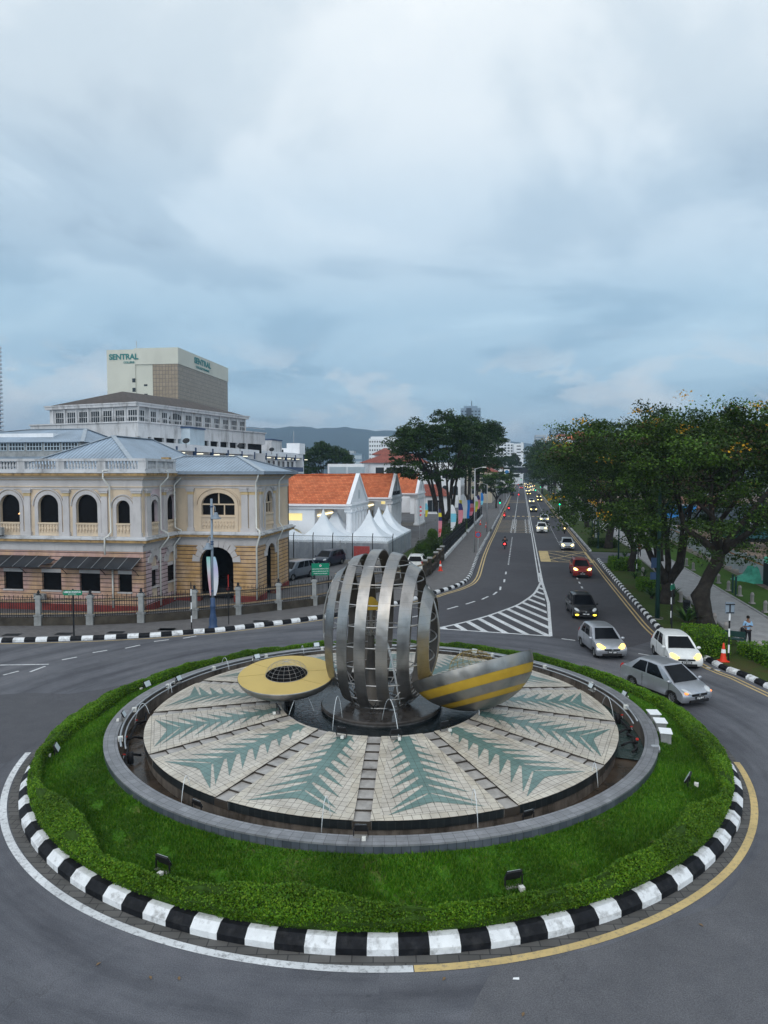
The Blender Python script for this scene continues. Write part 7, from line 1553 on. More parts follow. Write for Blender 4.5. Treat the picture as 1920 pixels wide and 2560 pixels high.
    for sd in (-1, 1):
        b_ = blob(spec.get('lamp', (.20, .17, .085))[0], *spec.get('lamp', (.20, .17, .085))[1:]); b_.build('headlight', hm, t, smooth='all', loc=(fxx - .17, sd * (W_ - .24), zl), rot=(0, radians(18), sd * radians(-28)))
        if lights in ('head', 'far', 'day'): blob(.10, .07, .045).build('position_lamp', MT['fog_on'] if lights != 'day' else MT['amber'], t, smooth='all', loc=(fxx - .09, sd * (W_ - .42 if lights != 'day' else W_ - .16), zl - .05))
        if lights == 'fog': blob(.07, .15, .07).build('fog_light', MT['fog_on'], t, smooth='all', loc=(hx - .07, sd * (W_ - .26), .36))
        blob(.10, .12, .16).build('tail_lamp', MT['tail_on'] if spec.get('tail_on') else MT['tail'], t, smooth='all', loc=(-hx + .10, sd * (W_ - .16), spec.get('tailz', .88)))
        m1 = blob(.07, .11, .075); m1.build('wing_mirror', paint, t, smooth='all', loc=(c3 - .22, sd * (W_ + .06), zb_ + .06))
        for xs_ in (c3 - .30, c0 + (c3 - c0) * .40): MB().box(-.006, .006, -.004, .004, -.30, .30).build('door_seam', MT['black'], t, loc=(xs_, sd * (W_ * 1.002), .64))
        MB().box(-.07, .07, -.012, .012, -.012, .012).build('door_handle', paint, t, loc=(c0 + (c3 - c0) * .42, sd * (W_ * .985), zb_ - .13))
    g = MB(); g.add([(hx + .005, -.42, .60), (hx + .005, .42, .60), (hx - .02, .36, .50), (hx - .02, -.36, .50)], [(3, 2, 1, 0)]); g.box(hx - .05, hx + .0, -.42, .42, .51, .60); g.build('grille', MT['black'], t)
    MB().lathe([(.01, .01), (.055, .0)], n=12).build('badge', MT['rim'], t, loc=(hx + .005, 0, .56), rot=(0, pi / 2, 0))
    MB().box(hx - .10, hx + .012, -.52, .52, .22, .35).build('lower_intake', MT['black'], t, bevel=.02)
    po_ = MB().box(hx - .02, hx + .03, -.25, .25, .385, .485).build('number_plate', MT['plate'], t)
    if plate: text_mesh(plate, .105, MT['sign_white'], po_, Matrix.Translation((hx + .034, 0, .398)) @ Matrix.Rotation(pi / 2, 4, 'Z'), align='CENTER', ext=.002, bold=.002)
    if spec.get('rails'):
        for sd in (-1, 1): MB().bar((c1 + .1, sd * W_ * .68, zt + .03), (c2 - .1, sd * W_ * .68, zt + .03), .035).build('roof_rail', MT['galv'], t)
    return t
HATCH = dict(L=3.70, W=1.67, H=1.54, wb=2.44, fo=.66, r=.285, belt=.93, front=[(1.84, .50), (1.80, .66), (1.62, .80), (1.30, .92), (1.05, .97)], rear=[(-1.55, .98), (-1.80, .88), (-1.84, .55)], cab=(-1.66, -1.30, .25, 1.10), wins=[(.14, .40), (.44, .76)], lampz=.72, lamp=(.27, .15, .10), wedge=.05)
SEDAN = dict(L=4.15, W=1.67, H=1.56, wb=2.46, fo=.79, r=.30, belt=.93, front=[(2.06, .52), (2.00, .66), (1.78, .78), (1.45, .91), (1.20, .96)], rear=[(-1.30, 1.03), (-1.85, 1.05), (-2.04, .95), (-2.07, .55)], cab=(-1.80, -1.02, .42, 1.42), wins=[(.15, .45), (.48, .84)], lampz=.70, lamp=(.26, .13, .075), wedge=.07, tailz=.86)
SUV = dict(L=4.3, W=1.78, H=1.66, wb=2.62, fo=.82, r=.34, belt=1.04, front=[(2.13, .58), (2.10, .78), (1.90, .92), (1.50, 1.02), (1.22, 1.06)], rear=[(-1.75, 1.10), (-2.08, 1.0), (-2.13, .60)], cab=(-1.98, -1.65, .42, 1.30), wins=[(.10, .28), (.31, .52), (.55, .82)], lampz=.86, lamp=(.24, .17, .09), wedge=.05, rails=True, tailz=1.0)
MPV = dict(L=4.5, W=1.75, H=1.72, wb=2.75, fo=.82, r=.33, belt=1.05, front=[(2.22, .58), (2.18, .80), (1.95, .94), (1.60, 1.05), (1.40, 1.09)], rear=[(-1.95, 1.12), (-2.20, 1.0), (-2.24, .60)], cab=(-2.12, -1.85, .60, 1.52), wins=[(.08, .27), (.30, .52), (.55, .82)], lampz=.86, lamp=(.22, .16, .09), wedge=.04, tailz=1.0)
def hd_(a, b): d = Vector(b) - Vector(a); return atan2(d.y, d.x)
def place(px, py, back=0.0, rz=0.0): p = G(px, py); return Vector((p.x, p.y, .012))
DOWN = pi + pi / 2 - radians(11.1)       # driving towards the camera along the avenue
UP = pi / 2 - radians(11.1)
# near cars: from the ground points of their right-hand wheels
def from_wheels(rw, fw, W2, xmid):
    r_ = G(*rw); f_ = G(*fw); rz = hd_(r_, f_); d = Vector((cos(rz), sin(rz), 0)); lft = Vector((-d.y, d.x, 0)); c = (r_ + f_) / 2 + lft * W2 - d * xmid; return Vector((c.x, c.y, .012)), rz
p, rz = from_wheels((1577, 1719), (1684, 1762), .76, -.03 + (.79 - (4.15 - 2.46) / 2) * 0 + .055)
car('car', SEDAN, PA['silver'], 'silver saloon car turning along the island hedge with amber indicator on', p, rz, 'day', 'PNJ 2917')
def from_diag(rr_, fl_, wb, w):
    a_ = G(*rr_); b_ = G(*fl_); rz = hd_(a_, b_) - atan2(w, wb); c = (a_ + b_) / 2; return Vector((c.x, c.y, .012)), rz
p, rz = from_diag((1632, 1637), (1749, 1672), 2.44, 1.5); car('car', HATCH, PA['white'], 'white hatchback with yellow headlights beside the clipped hedge and traffic cone', p, rz, 'head', 'PLK 6400')
p, rz = from_wheels((1456, 1617), (1485, 1643), .76, .03); car('car', HATCH, PA['silver'], 'silver hatchback with yellow headlights entering the roundabout behind the black car', p, rz + .02, 'head', 'PHF 1669')
bk = place(1466, 1549); car('car', SEDAN, PA['black'], 'black car with two bright yellow fog lights behind the silver hatchback', bk + Vector((.1, 1.75, 0)), DOWN + radians(5), 'fog', 'PMX 4488')
FAR = 'cars with headlights on along the avenue'
car('car', SUV, PA['red'], 'dark red car with glaring headlights next to the yellow box', place(1457, 1446) + Vector((.3, 2.0, 0)), DOWN + .03, 'far', 'PPD 1820', group=FAR)
pw = car('car', HATCH, PA['pale'], 'pale silver hatchback with glaring headlights just past the yellow box', place(1421, 1377) + Vector((.3, 1.9, 0)), DOWN, 'far', 'PKM 712', group=FAR)
def copy_car(src, loc, rz, label, paint=None, sc_=1.0, group=FAR):
    c = dup(src, loc, rz, label, group, sc_)
    if paint:
        for ch in c.children:
            if ch.name.split('.')[0] in ('body', 'cabin', 'wing_mirror'): ch.material_slots[0].link = 'OBJECT'; ch.material_slots[0].material = PA[paint]
    return c
tail = dict(SEDAN); tail['tail_on'] = True
suvf = car('car', SUV, PA['white'], 'white car with four bright lamps, front of the far pair in the right lane', place(1355, 1333) + Vector((.4, 2.1, 0)), DOWN, 'far', group=FAR)
copy_car(suvf, place(1361, 1308) + Vector((.4, 2.1, 0)), DOWN, 'silver car right behind the white four-lamp car', 'silver')
copy_car(pw, place(1334, 1281) + Vector((.4, 2, 0)), DOWN, 'dark car with yellow lights before the crossing dashes', 'dark', 1.05)
copy_car(pw, place(1329, 1259) + Vector((.4, 2, 0)), DOWN, 'silver car beyond the crossing dashes in the centre lane', 'silver', 1.05)
copy_car(pw, place(1349, 1254), DOWN, 'dark car in the kerb lane beyond the crossing dashes', 'black', 1.0)
copy_car(suvf, place(1347, 1246), DOWN, 'car with high lamps behind the kerb lane dark car', 'grey')
copy_car(pw, place(1322, 1238), DOWN, 'black car in the centre lane in the far traffic', 'black')
copy_car(suvf, place(1319, 1231), DOWN, 'white van-like car leading the distant queue', 'white', 1.1)
for i, (px, py, pc) in enumerate(((1330, 1228, 'white'), (1335, 1224, 'silver'), (1322, 1222, 'grey'), (1328, 1219, 'white'), (1316, 1219, 'black'), (1334, 1217, 'red'), (1310, 1215, 'silver'), (1321, 1213.5, 'dark'), (1313, 1211, 'white'), (1305, 1210, 'grey'), (1326, 1210, 'silver'))):
    copy_car(pw, place(px, py), DOWN, ['white', 'silver', 'grey', 'second white', 'black', 'red', 'second silver', 'dark blue', 'third white', 'second grey', 'third silver'][i] + ' tiny car with glowing lamps in the distant queue of oncoming traffic', pc)
tc_ = car('car', tail, PA['red'], 'far red car with red tail lamps driving away in the left lane', place(1303, 1222), UP, 'off')
car('car', SEDAN, PA['black'], 'black car driving away beyond the crossing at the left kerb', place(1280, 1239), UP, 'off')
copy_car(tc_, place(1298, 1215), UP, 'farther car with red tail lamps driving away', 'grey', group='cars driving away')
# parked cars in the yard
def yardcar(px, py, z=.06): p = G(px, py, z); return Vector((p.x, p.y, z))
car('parked_car', MPV, PA['grey'], 'grey people carrier parked nose out beside the colonial building corner', yardcar(740, 1450) + Vector((-.2, 1.2, 0)), -pi / 2 - .55, 'off')
car('parked_car', MPV, PA['dark'], 'dark people carrier parked behind the green signboard', yardcar(822, 1415) + Vector((0, .6, 0)), -pi / 2 - .45, 'off', group=None)
pk = car('parked_car', SUV, PA['white'], 'white pickup-like car with roof rack parked behind the brown wall', yardcar(1048, 1425) + Vector((-.2, .4, 0)), pi / 2 - .15, 'off')
car('parked_car', SEDAN, PA['black'], 'black car standing in the dark arched gateway', FC + R_ @ Vector((3.2, D2 + 3.0, .02)), pi / 2 - FA, 'off', 'PDA 90')

# ------------------------------------------------------------- people and motorcycles
MT['skin'] = plain('skin', (.22, .12, .08), .55, var=.08); MT['hair'] = plain('black_hair', (.012, .010, .009), .6); MT['shirt_blue'] = plain('light_blue_shirt', (.25, .42, .62), .8, var=.1, bump=.2, bscale=20); MT['trousers'] = plain('black_trousers', (.018, .018, .022), .85)
MT['red_shirt'] = plain('red_shirt', (.38, .02, .03), .8); MT['helmet'] = plain('black_helmet', (.015, .015, .018), .2, coat=.5); MT['jacket'] = plain('dark_jacket', (.025, .025, .03), .7)
def skinned(name, verts, edges, radii, mat, parent, sub=2):
    me = bpy.data.meshes.new(name); me.from_pydata([tuple(v) for v in verts], edges, []); o = bpy.data.objects.new(name, me); COL.objects.link(o)
    sk = o.modifiers.new('s', 'SKIN'); sk.use_smooth_shade = True
    for i, r_ in enumerate(radii): me.skin_vertices[0].data[i].radius = (r_ if isinstance(r_, tuple) else (r_, r_))
    me.skin_vertices[0].data[0].use_root = True
    ss = o.modifiers.new('b', 'SUBSURF'); ss.levels = sub; ss.render_levels = sub
    dg = bpy.context.evaluated_depsgraph_get(); nm = bpy.data.meshes.new_from_object(o.evaluated_get(dg)); bpy.data.objects.remove(o); nm.name = name; nm.materials.clear(); nm.materials.append(mat)
    nm.polygons.foreach_set('use_smooth', [True] * len(nm.polygons)); q = bpy.data.objects.new(name, nm); COL.objects.link(q); q.parent = parent; return q
def person(loc, rz, label, pose, shirt, pants, hair='hair', sleeve=True, sub=2, group=None, extra=None):
    t = thing('person', loc, rz, label, 'person', group); J = pose; names = list(J); V = [Vector(J[k][0]) for k in names]; Rr = [J[k][1] for k in names]; ix = {k: i for i, k in enumerate(names)}
    E_ = [(ix[a], ix[b]) for a, b in (('pelvis', 'belly'), ('belly', 'chest'), ('chest', 'neck'), ('neck', 'head0'), ('head0', 'head'), ('chest', 'shL'), ('shL', 'elL'), ('elL', 'wrL'), ('wrL', 'haL'), ('chest', 'shR'), ('shR', 'elR'), ('elR', 'wrR'), ('wrR', 'haR'), ('pelvis', 'hiL'), ('hiL', 'knL'), ('knL', 'anL'), ('anL', 'toL'), ('pelvis', 'hiR'), ('hiR', 'knR'), ('knR', 'anR'), ('anR', 'toR'))]
    skinned('body', V, E_, Rr, MT['skin'], t, sub)
    def sub_(nm, keys, edges, g, mat):
        return skinned(nm, [V[ix[k]] for k in keys], [(keys.index(a), keys.index(b)) for a, b in edges], [Rr[ix[k]] + g if not isinstance(Rr[ix[k]], tuple) else tuple(q + g for q in Rr[ix[k]]) for k in keys], mat, t, sub)
    e_ = [('pelvis', 'belly'), ('belly', 'chest'), ('chest', 'shL'), ('shL', 'elL'), ('chest', 'shR'), ('shR', 'elR')]; k_ = ['belly', 'pelvis', 'chest', 'shL', 'elL', 'shR', 'elR']
    if sleeve: e_ += [('elL', 'wrL'), ('elR', 'wrR')]; k_ += ['wrL', 'wrR']
    sub_('shirt' if sleeve is not True else 'jacket', k_, e_, .016, MT[shirt])
    sub_('trousers', ['pelvis', 'hiL', 'knL', 'anL', 'hiR', 'knR', 'anR'], [('pelvis', 'hiL'), ('hiL', 'knL'), ('knL', 'anL'), ('pelvis', 'hiR'), ('hiR', 'knR'), ('knR', 'anR')], .020, MT[pants])
    for k in ('L', 'R'): skinned('shoe', [V[ix['an' + k]] + Vector((0, 0, -.03)), V[ix['to' + k]]], [(0, 1)], [.055, .045], MT['black'], t, 1)
    hd = V[ix['head']]; b_ = blob(.095, .105, .105) if hair == 'hair' else blob(.135, .15, .145); b_.build('hair' if hair == 'hair' else 'helmet', MT['hair' if hair == 'hair' else 'helmet'], t, smooth='all', loc=hd + Vector((0, -.022 if hair == 'hair' else 0, .035)))
    return t
STAND = dict(pelvis=((0, 0, .93), (.15, .10)), belly=((0, 0, 1.08), (.14, .095)), chest=((0, 0, 1.30), (.16, .105)), neck=((0, .01, 1.46), .055), head0=((0, .02, 1.54), .075), head=((0, .03, 1.62), .088),
    shL=((-.17, 0, 1.38), .06), elL=((-.24, .02, 1.12), .042), wrL=((-.10, .24, 1.16), .032), haL=((-.04, .29, 1.19), .03), shR=((.17, 0, 1.38), .06), elR=((.25, .02, 1.12), .042), wrR=((.12, .24, 1.15), .032), haR=((.05, .29, 1.18), .03),
    hiL=((-.09, 0, .85), .09), knL=((-.12, .02, .48), .06), anL=((-.14, 0, .09), .042), toL=((-.17, .16, .04), .035), hiR=((.09, 0, .85), .09), knR=((.12, .02, .48), .06), anR=((.16, 0, .09), .042), toR=((.22, .15, .04), .035))
pe = person(G(1868, 1613, .1), pi - .15, 'person in light blue shirt and black trousers looking at a phone on the footpath', STAND, 'shirt_blue', 'trousers', sleeve=False)
# fingers of both hands round the phone
for sx in (-1, 1):
    base = Vector((sx * .045, .30, 1.19))
    for k, ln_ in enumerate((.055, .065, .06, .05)): a = base + Vector((sx * .005, .0, .022 - .015 * k)); skinned('finger', [a, a + Vector((-sx * ln_ * .45, .03, .0)), a + Vector((-sx * ln_, .03, .008))], [(0, 1), (1, 2)], [.009, .008, .006], MT['skin'], pe, 1)
    a = base + Vector((0, -.01, .02)); skinned('thumb', [a, a + Vector((-sx * .02, .0, .03)), a + Vector((-sx * .035, .012, .045))], [(0, 1), (1, 2)], [.011, .009, .007], MT['skin'], pe, 1)
def local_on(t, v): return t.location + Matrix.Rotation(t.rotation_euler.z, 3, 'Z') @ Vector(v)
o = MB().box(-.075, .075, -.006, .006, -.045, .045).build('phone', MT['black'], bevel=.004); o.location = local_on(pe, (0, .335, 1.21)); o.rotation_euler = (radians(-35), 0, pi - .15); tag(o, 'dark phone held in both hands by the person on the footpath', 'phone')
bg_ = thing('shoulder_bag', local_on(pe, (.27, -.02, .72)), pi - .15, 'black bag hanging at the hip of the person in the blue shirt', 'bag'); MB().box(-.06, .07, -.17, .17, 0, .30).build('bag_body', MT['black'], bg_, bevel=.03); MB().tube([(-.02, -.10, .28), (-.13, -.09, .58), (-.20, .0, .74), (-.14, .11, .58), (-.02, .12, .28)], .016, 6).build('strap', MT['black'], bg_, smooth='all')
WALK = dict(STAND); WALK.update(elL=((-.24, -.06, 1.12), .042), wrL=((-.24, .08, .90), .032), haL=((-.24, .12, .82), .03), elR=((.24, .02, 1.12), .042), wrR=((.25, -.10, .90), .032), haR=((.25, -.12, .82), .03), knL=((-.1, .14, .50), .06), anL=((-.1, .10, .10), .042), toL=((-.1, .26, .05), .035), knR=((.1, -.04, .50), .06), anR=((.1, -.28, .14), .042), toR=((.1, -.18, .04), .035))
person(AV(13.9, 87.5, .1), -.2, 'person in red shirt walking away along the footpath behind the grey forked trunk', WALK, 'red_shirt', 'trousers', sleeve=False, sub=1)
person(Vector((13.3, 158, .06)), .8, 'person in black clothes by the far hall steps', WALK, 'jacket', 'trousers', sub=1)
RIDE = dict(pelvis=((0, -.25, .82), (.15, .11)), belly=((0, -.20, .98), (.14, .10)), chest=((0, -.08, 1.20), (.17, .12)), neck=((0, -.02, 1.36), .06), head0=((0, .0, 1.44), .08), head=((0, .02, 1.52), .10),
    shL=((-.19, -.06, 1.27), .065), elL=((-.30, .12, 1.08), .05), wrL=((-.30, .34, 1.02), .036), haL=((-.30, .42, 1.02), .035), shR=((.19, -.06, 1.27), .065), elR=((.30, .12, 1.08), .05), wrR=((.30, .34, 1.02), .036), haR=((.30, .42, 1.02), .035),
    hiL=((-.12, -.2, .80), .095), knL=((-.22, .22, .68), .07), anL=((-.20, .02, .30), .05), toL=((-.20, .18, .25), .04), hiR=((.12, -.2, .80), .095), knR=((.22, .22, .68), .07), anR=((.20, .02, .30), .05), toR=((.20, .18, .25), .04))
def bike(loc, rz, label, rl, head=False, shirt='jacket'):
    t = thing('motorcycle', loc, rz, label, 'motorcycle', 'motorcycles on the avenue')
    for y_ in (.62, -.62):
        w = MB().lathe([(.20, -.04), (.28, -.05), (.30, 0), (.28, .05), (.20, .04)], n=20).build('wheel', MT['rubber'], t, smooth='all', loc=(0, y_, .30), rot=(0, pi / 2, 0)); MB().lathe([(.01, 0), (.2, 0)], n=16).build('hub', MT['rim'], w)
    skinned('frame', [(0, .50, .80), (0, .30, .55), (0, -.05, .45), (0, -.35, .68), (0, -.75, .74)], [(0, 1), (1, 2), (2, 3), (3, 4)], [.09, .10, .13, .10, .06], MT['black'], t, 1); MB().box(-.13, .13, -.70, .10, .70, .78).build('seat', MT['black'], t, bevel=.03)
    MB().tube([(-.34, .40, 1.0), (-.12, .48, .98), (.12, .48, .98), (.34, .40, 1.0)], .018, 6).build('handlebar', MT['galv'], t); MB().bar((0, .62, .30), (0, .48, .98), .06).build('fork', MT['galv'], t)
    blob(.11, .06, .10).build('tail_lamp', MT['tail_on2'], t, loc=(0, -.80, .72)); blob(.11, .07, .10).build('headlight', MT['head_far'] if head else MT['head_off'], t, loc=(0, .60, .90))
    for sx in (-1, 1): MB().lathe([(.01, 0), (.05, 0)], n=8).build('mirror', MT['black'], t, loc=(sx * .34, .42, 1.15), rot=(pi / 2, 0, 0))
    person(Vector(loc) + Vector((0, 0, 0)), rz, rl, RIDE, shirt, 'trousers', hair='helmet', sub=1, group='riders'); return t
MT['tail_on2'] = emit('motorcycle_tail_lamp', (1, .02, .02), 14.0)
def bp(px, py): p = G(px, py); return Vector((p.x, p.y, .01))
up_ = -radians(11.1)
bike(bp(1262, 1372), up_, 'nearest motorcycle riding away in the left lane, red tail lamp lit', 'rider in dark clothes and helmet on the nearest motorcycle')
bike(bp(1261, 1296), up_, 'motorcycle at the yellow bars near the left kerb', 'rider of the motorcycle at the yellow bars', shirt='red_shirt')
bike(bp(1272, 1277), up_, 'motorcycle just beyond the crossing dashes on the left', 'rider of the motorcycle beyond the crossing dashes')
bike(bp(1297, 1241), up_, 'red-lit motorcycle far off in the middle of the left carriageway', 'rider of the far motorcycle in the left carriageway', shirt='red_shirt')
bike(bp(1411, 1334), up_ + pi, 'motorcycle coming towards the camera near the right kerb with its lamp on', 'rider coming along the right kerb', head=True)

# ------------------------------------------------------------- lamp posts, signs, flags, lights
def lamp_post():
    b_ = G(533, 1571, .15); t = thing('ornate_lamp_post', b_, 0, 'ornate navy and grey street lamp post with banners in front of the arched gateway', 'lamp post')
    MB().lathe([(.30, 0), (.30, .12), (.24, .2), (.26, .55), (.17, .95), (.15, 1.35), (.19, 1.4), (.19, 1.5), (.14, 1.55), (.15, 1.95), (.10, 2.0)], n=16).build('base', MT['bluepaint'], t, smooth='all'); MB().tube([(0, 0, 1.9), (0, 0, 8.35)], [.085, .075], 12).build('shaft', MT['steelblue'], t, smooth='all')
    for z_ in (1.4, 2.45, 5.45, 5.6, 7.85): MB().lathe([(.10, -.05), (.11, 0), (.10, .05)], c=(0, 0, z_), n=14).build('collar', MT['bluepaint'], t, smooth='all')
    for sx, z_ in ((1, 7.85), (-1, 5.9)):
        MB().tube([(0, 0, z_), (sx * .12, 0, z_ + .05), (sx * .22, 0, z_ - .02), (sx * .24, 0, z_ - .3)], .03, 7).build('bracket', MT['steelblue'], t, smooth='all'); MB().lathe([(.06, .42), (.13, .38), (.13, .26), (.20, .22), (.2, .14), (.34, .04), (.34, 0), (.1, -.03), (.01, -.04)], c=(sx * .26, 0, z_ - .78), n=18).build('lamp_head', MT['steelblue'], t, smooth='all')
    for sx, cols in ((-1, ((.10, .45, .38), (.55, .60, .62), (.70, .40, .45))), (1, ((.30, .55, .65), (.45, .42, .60), (.60, .62, .66)))):
        m, nt, b = _new('banner_cloth'); z_ = _xyz(nt)[2]; nt.links.new(_ramp(nt, _math(nt, 'DIVIDE', _math(nt, 'SUBTRACT', z_, 2.6), 2.5), [(.15, cols[2]), (.5, cols[1]), (.9, cols[0])]), b.inputs['Base Color']); b.inputs['Roughness'].default_value = .7
        mb = MB(); n_ = 12; vs = []
        for i in range(n_ + 1):
            f = i / n_; z_ = 4.65 - 2.5 * f + .0; w = .12 + .22 * sin(pi * f) ** .7 if sx > 0 else .20 * (1 - f) + .06
            vs += [(sx * .09, -.10, z_), (sx * (.09 + w), -.10 - .12 * sin(pi * f), z_)]
        mb.add(vs, [(2 * i, 2 * i + 1, 2 * i + 3, 2 * i + 2) for i in range(n_)]); mb.build('banner', m, t, smooth='all')
lamp_post()
def bwpole(p, h, label, top=None, cols=('sign_white', 'black'), r=.045, group=None):
    t = thing('striped_post', p, 0, label, 'post', group); n_ = int(h / .42)
    mb = MB()
    for i in range(n_): mb.tube([(0, 0, h * i / n_), (0, 0, h * (i + 1) / n_)], r, 8, m=i % 2)
    mb.build('shaft', [MT[cols[1]], MT[cols[0]]], t)
    return t
s1 = thing('street_name_sign', G(185, 1592, .15), 0, 'green oval street name sign LEBOH PANTAI on a black post by the left kerb', 'sign'); MB().tube([(0, 0, 0), (0, 0, 2.95)], .05, 8).build('post', MT['iron'], s1)
mb = MB(); pts = [(.44 * (1 if c_ > 0 else -1) + .16 * cos(a_) - (0), .16 * sin(a_)) for a_ in np.linspace(-pi, pi, 41)[:-1] for c_ in (cos(a_),)]; mb.add([(x_, -.07, 2.72 + z_) for x_, z_ in pts], [tuple(range(40))]); mb.add([(x_, -.05, 2.72 + z_) for x_, z_ in pts], [tuple(range(40))[::-1]]); fc_ = mb.build('sign_face', MT['signgreen'], s1)
text_mesh('LEBOH PANTAI', .15, MT['sign_white'], fc_, Tm((0, -.085, 2.72)), align='CENTER', ext=.003, bold=.004); text_mesh('BEACH STREET', .075, MT['sign_white'], fc_, Tm((0, -.085, 2.62)), align='CENTER', ext=.003)
gs = thing('green_signboard', Vector((-4.9, 53.6, .1)), .18, 'green signboard with white crest and lettering on two black posts behind the railing', 'sign'); MB().box(-.68, .68, -.03, .03, 2.15, 3.08).build('board', MT['signgreen'], gs)
for x_ in (-.66, .62): MB().bar((x_, .05, 0), (x_, .05, 3.05), .07).build('post', MT['iron'], gs)
MB().lathe([(.01, 0), (.09, 0)], n=6).build('crest', MT['sign_white'], gs, loc=(0, -.04, 2.9), rot=(pi / 2, 0, 0)); MB().lathe([(.01, 0), (.05, 0)], n=6).build('crest_centre', MT['red'], gs, loc=(0, -.045, 2.9), rot=(pi / 2, 0, 0))
for s_, z_, k in (('BANGUNAN PERSEKUTUAN', 2.62, .098), ('JABATAN IMIGRESEN MALAYSIA', 2.44, .086), ('NEGERI PULAU PINANG', 2.26, .098)): text_mesh(s_, k, MT['sign_white'], gs, Tm((0, -.045, z_)), align='CENTER', ext=.003, bold=.001)
bwpole(G(479, 1572, .15), 3.0, 'black and white striped post left of the ornate lamp post', cols=('sign_white', 'black'), r=.035)
rp = thing('thin_red_topped_post', G(572, 1561, .15), 0, 'thin black post with red top right of the ornate lamp post', 'post'); MB().tube([(0, 0, 0), (0, 0, 2.5)], .03, 7).build('shaft', MT['iron'], rp); MB().tube([(0, 0, 2.5), (0, 0, 3.3)], .032, 7).build('red_top', MT['red'], rp)
ns = thing('no_stopping_sign', G(1195, 1395, .15), 0, 'round blue and red no stopping sign on a tall grey pole on the left pavement', 'sign'); MB().tube([(0, 0, 0), (0, 0, 3.2)], .05, 8).build('pole', MT['galv'], ns)
dk = MB(); dk.lathe([(.01, 0), (.27, 0)], n=24); f_ = dk.build('blue_disc', MT['signblue'], ns, loc=(-.02, -.08, 2.75), rot=(pi / 2, 0, 0)); MB().lathe([(.25, .004), (.36, .004), (.36, -.02)], n=24).build('red_ring', MT['red'], ns, loc=(-.02, -.08, 2.75), rot=(pi / 2, 0, 0)); 
for a_ in (.78, -.78): MB().bar((-.25 * cos(a_), -.09, 2.75 - .25 * sin(a_)), (.21 * cos(a_), -.09, 2.75 + .25 * sin(a_)), .06, .02).build('red_bar', MT['red'], ns)
def tall_lamp(p, h, lab, arm=-1.6, group='tall grey street lamps'):
    t = thing('street_lamp', p, up_, lab, 'street lamp', group); MB().tube([(0, 0, 0), (0, 0, h)], [.10, .06], 8).build('pole', MT['galv'], t, smooth='all'); MB().tube([(0, 0, h - .1), (arm * .5, 0, h + .12), (arm, 0, h + .15)], .045, 6).build('arm', MT['galv'], t); MB().box(arm - .5, arm, -.12, .12, h + .08, h + .2).build('lamp_head', MT['plastic_white'], t, bevel=.03); return t
l1 = tall_lamp(AV(-5.7, 88, .15), 10.5, 'tall grey street lamp pole on the left pavement by the no stopping sign', arm=1.4)
tall_lamp(AV(-5.6, 118, .15), 8.0, 'second grey street lamp on the left pavement', arm=-1.2); tall_lamp(AV(9.6, 240, .15), 11, 'far street lamp rising over the right trees', arm=1.5)
def tlight(p, h, lab, on='green', heads=1, arm=0, armdir=-1):
    t = thing('traffic_light', p, up_, lab, 'traffic light', 'traffic lights'); MB().tube([(0, 0, 0), (0, 0, h)], .08, 8).build('pole', MT['galv'], t)
    if arm: MB().bar((0, 0, h - .1), (armdir * arm, 0, h - .1), .10).build('mast_arm', MT['galv'], t)
    for k in range(heads):
        x_ = armdir * arm if arm else 0; z_ = h - .9 - k * 1.15; hb = MB().box(x_ - .20, x_ + .20, -.12, .12, z_ - .15, z_ + .95).build('signal_head', MT['black'], t)
        for q, c_ in enumerate(('sig_green', 'sig_off', 'sig_off')): MB().lathe([(.01, .05), (.10, .04), (.14, 0)], n=14).build('lens', MT[c_] if on == 'green' else MT['sig_off'], hb, loc=(x_, -.13, z_ + .08 + q * .32), rot=(pi / 2, 0, 0))
    return t
MT['sig_green'] = emit('green_signal_lens', (.0, 1.0, .42), 4.5); MT['sig_off'] = plain('unlit_signal_lens', (.03, .01, .01), .3)
def tl(px, pyg, Y, lab, **k):   # picture column and row of the green lens at distance Y
    p = Pt(px, pyg, Y); return tlight(Vector((p.x, Y, .1)), p.z + .82 + (1.15 * (k.get('heads', 1) - 1)), lab, **k)
tl(1250, 1258, 160, 'nearest green traffic light on the left kerb'); tl(1274, 1218, 300, 'pair of green signals on the far left kerb', heads=2); tl(1399, 1262, 158, 'green traffic light on the right verge'); tl(1351, 1218, 330, 'far green traffic light right of the queue')
tl(1303, 1200, 420, 'farthest green traffic light hanging over the left carriageway')
p = Pt(1340, 1226.5, 240); a1 = tlight(Vector((Pt(1388, 1226, 240).x, 240, .1)), p.z + .82, 'green signal hanging from a mast arm over the right carriageway', arm=6.6)
for px_, Y_, z0_, z1_, lab in ((1259, 205, 5.5, 9.4, 'blue and white direction board nearer the camera on the left kerb'), (1266, 245, 6.5, 11, 'second blue and white direction board on the left kerb')):
    p = Pt(px_, 1280, Y_); t = thing('direction_board', Vector((p.x, Y_, .1)), up_, lab, 'sign', 'direction boards'); MB().box(-.9, .9, -.05, .05, z0_, z1_).build('board', MT['sign_white'], t); MB().lathe([(.01, 0), (.7, 0)], n=16).build('blue_disc', MT['signblue'], t, loc=(0, -.07, z1_ - .9), rot=(pi / 2, 0, 0)); MB().add([(-.5, -.07, z0_ + .3), (.5, -.07, z0_ + .3), (.1, -.07, z0_ + 1.1)], [(0, 1, 2)]).build('red_mark', MT['red'], t); MB().bar((0, .08, 0), (0, .08, z1_), .14).build('post', MT['galv'], t)
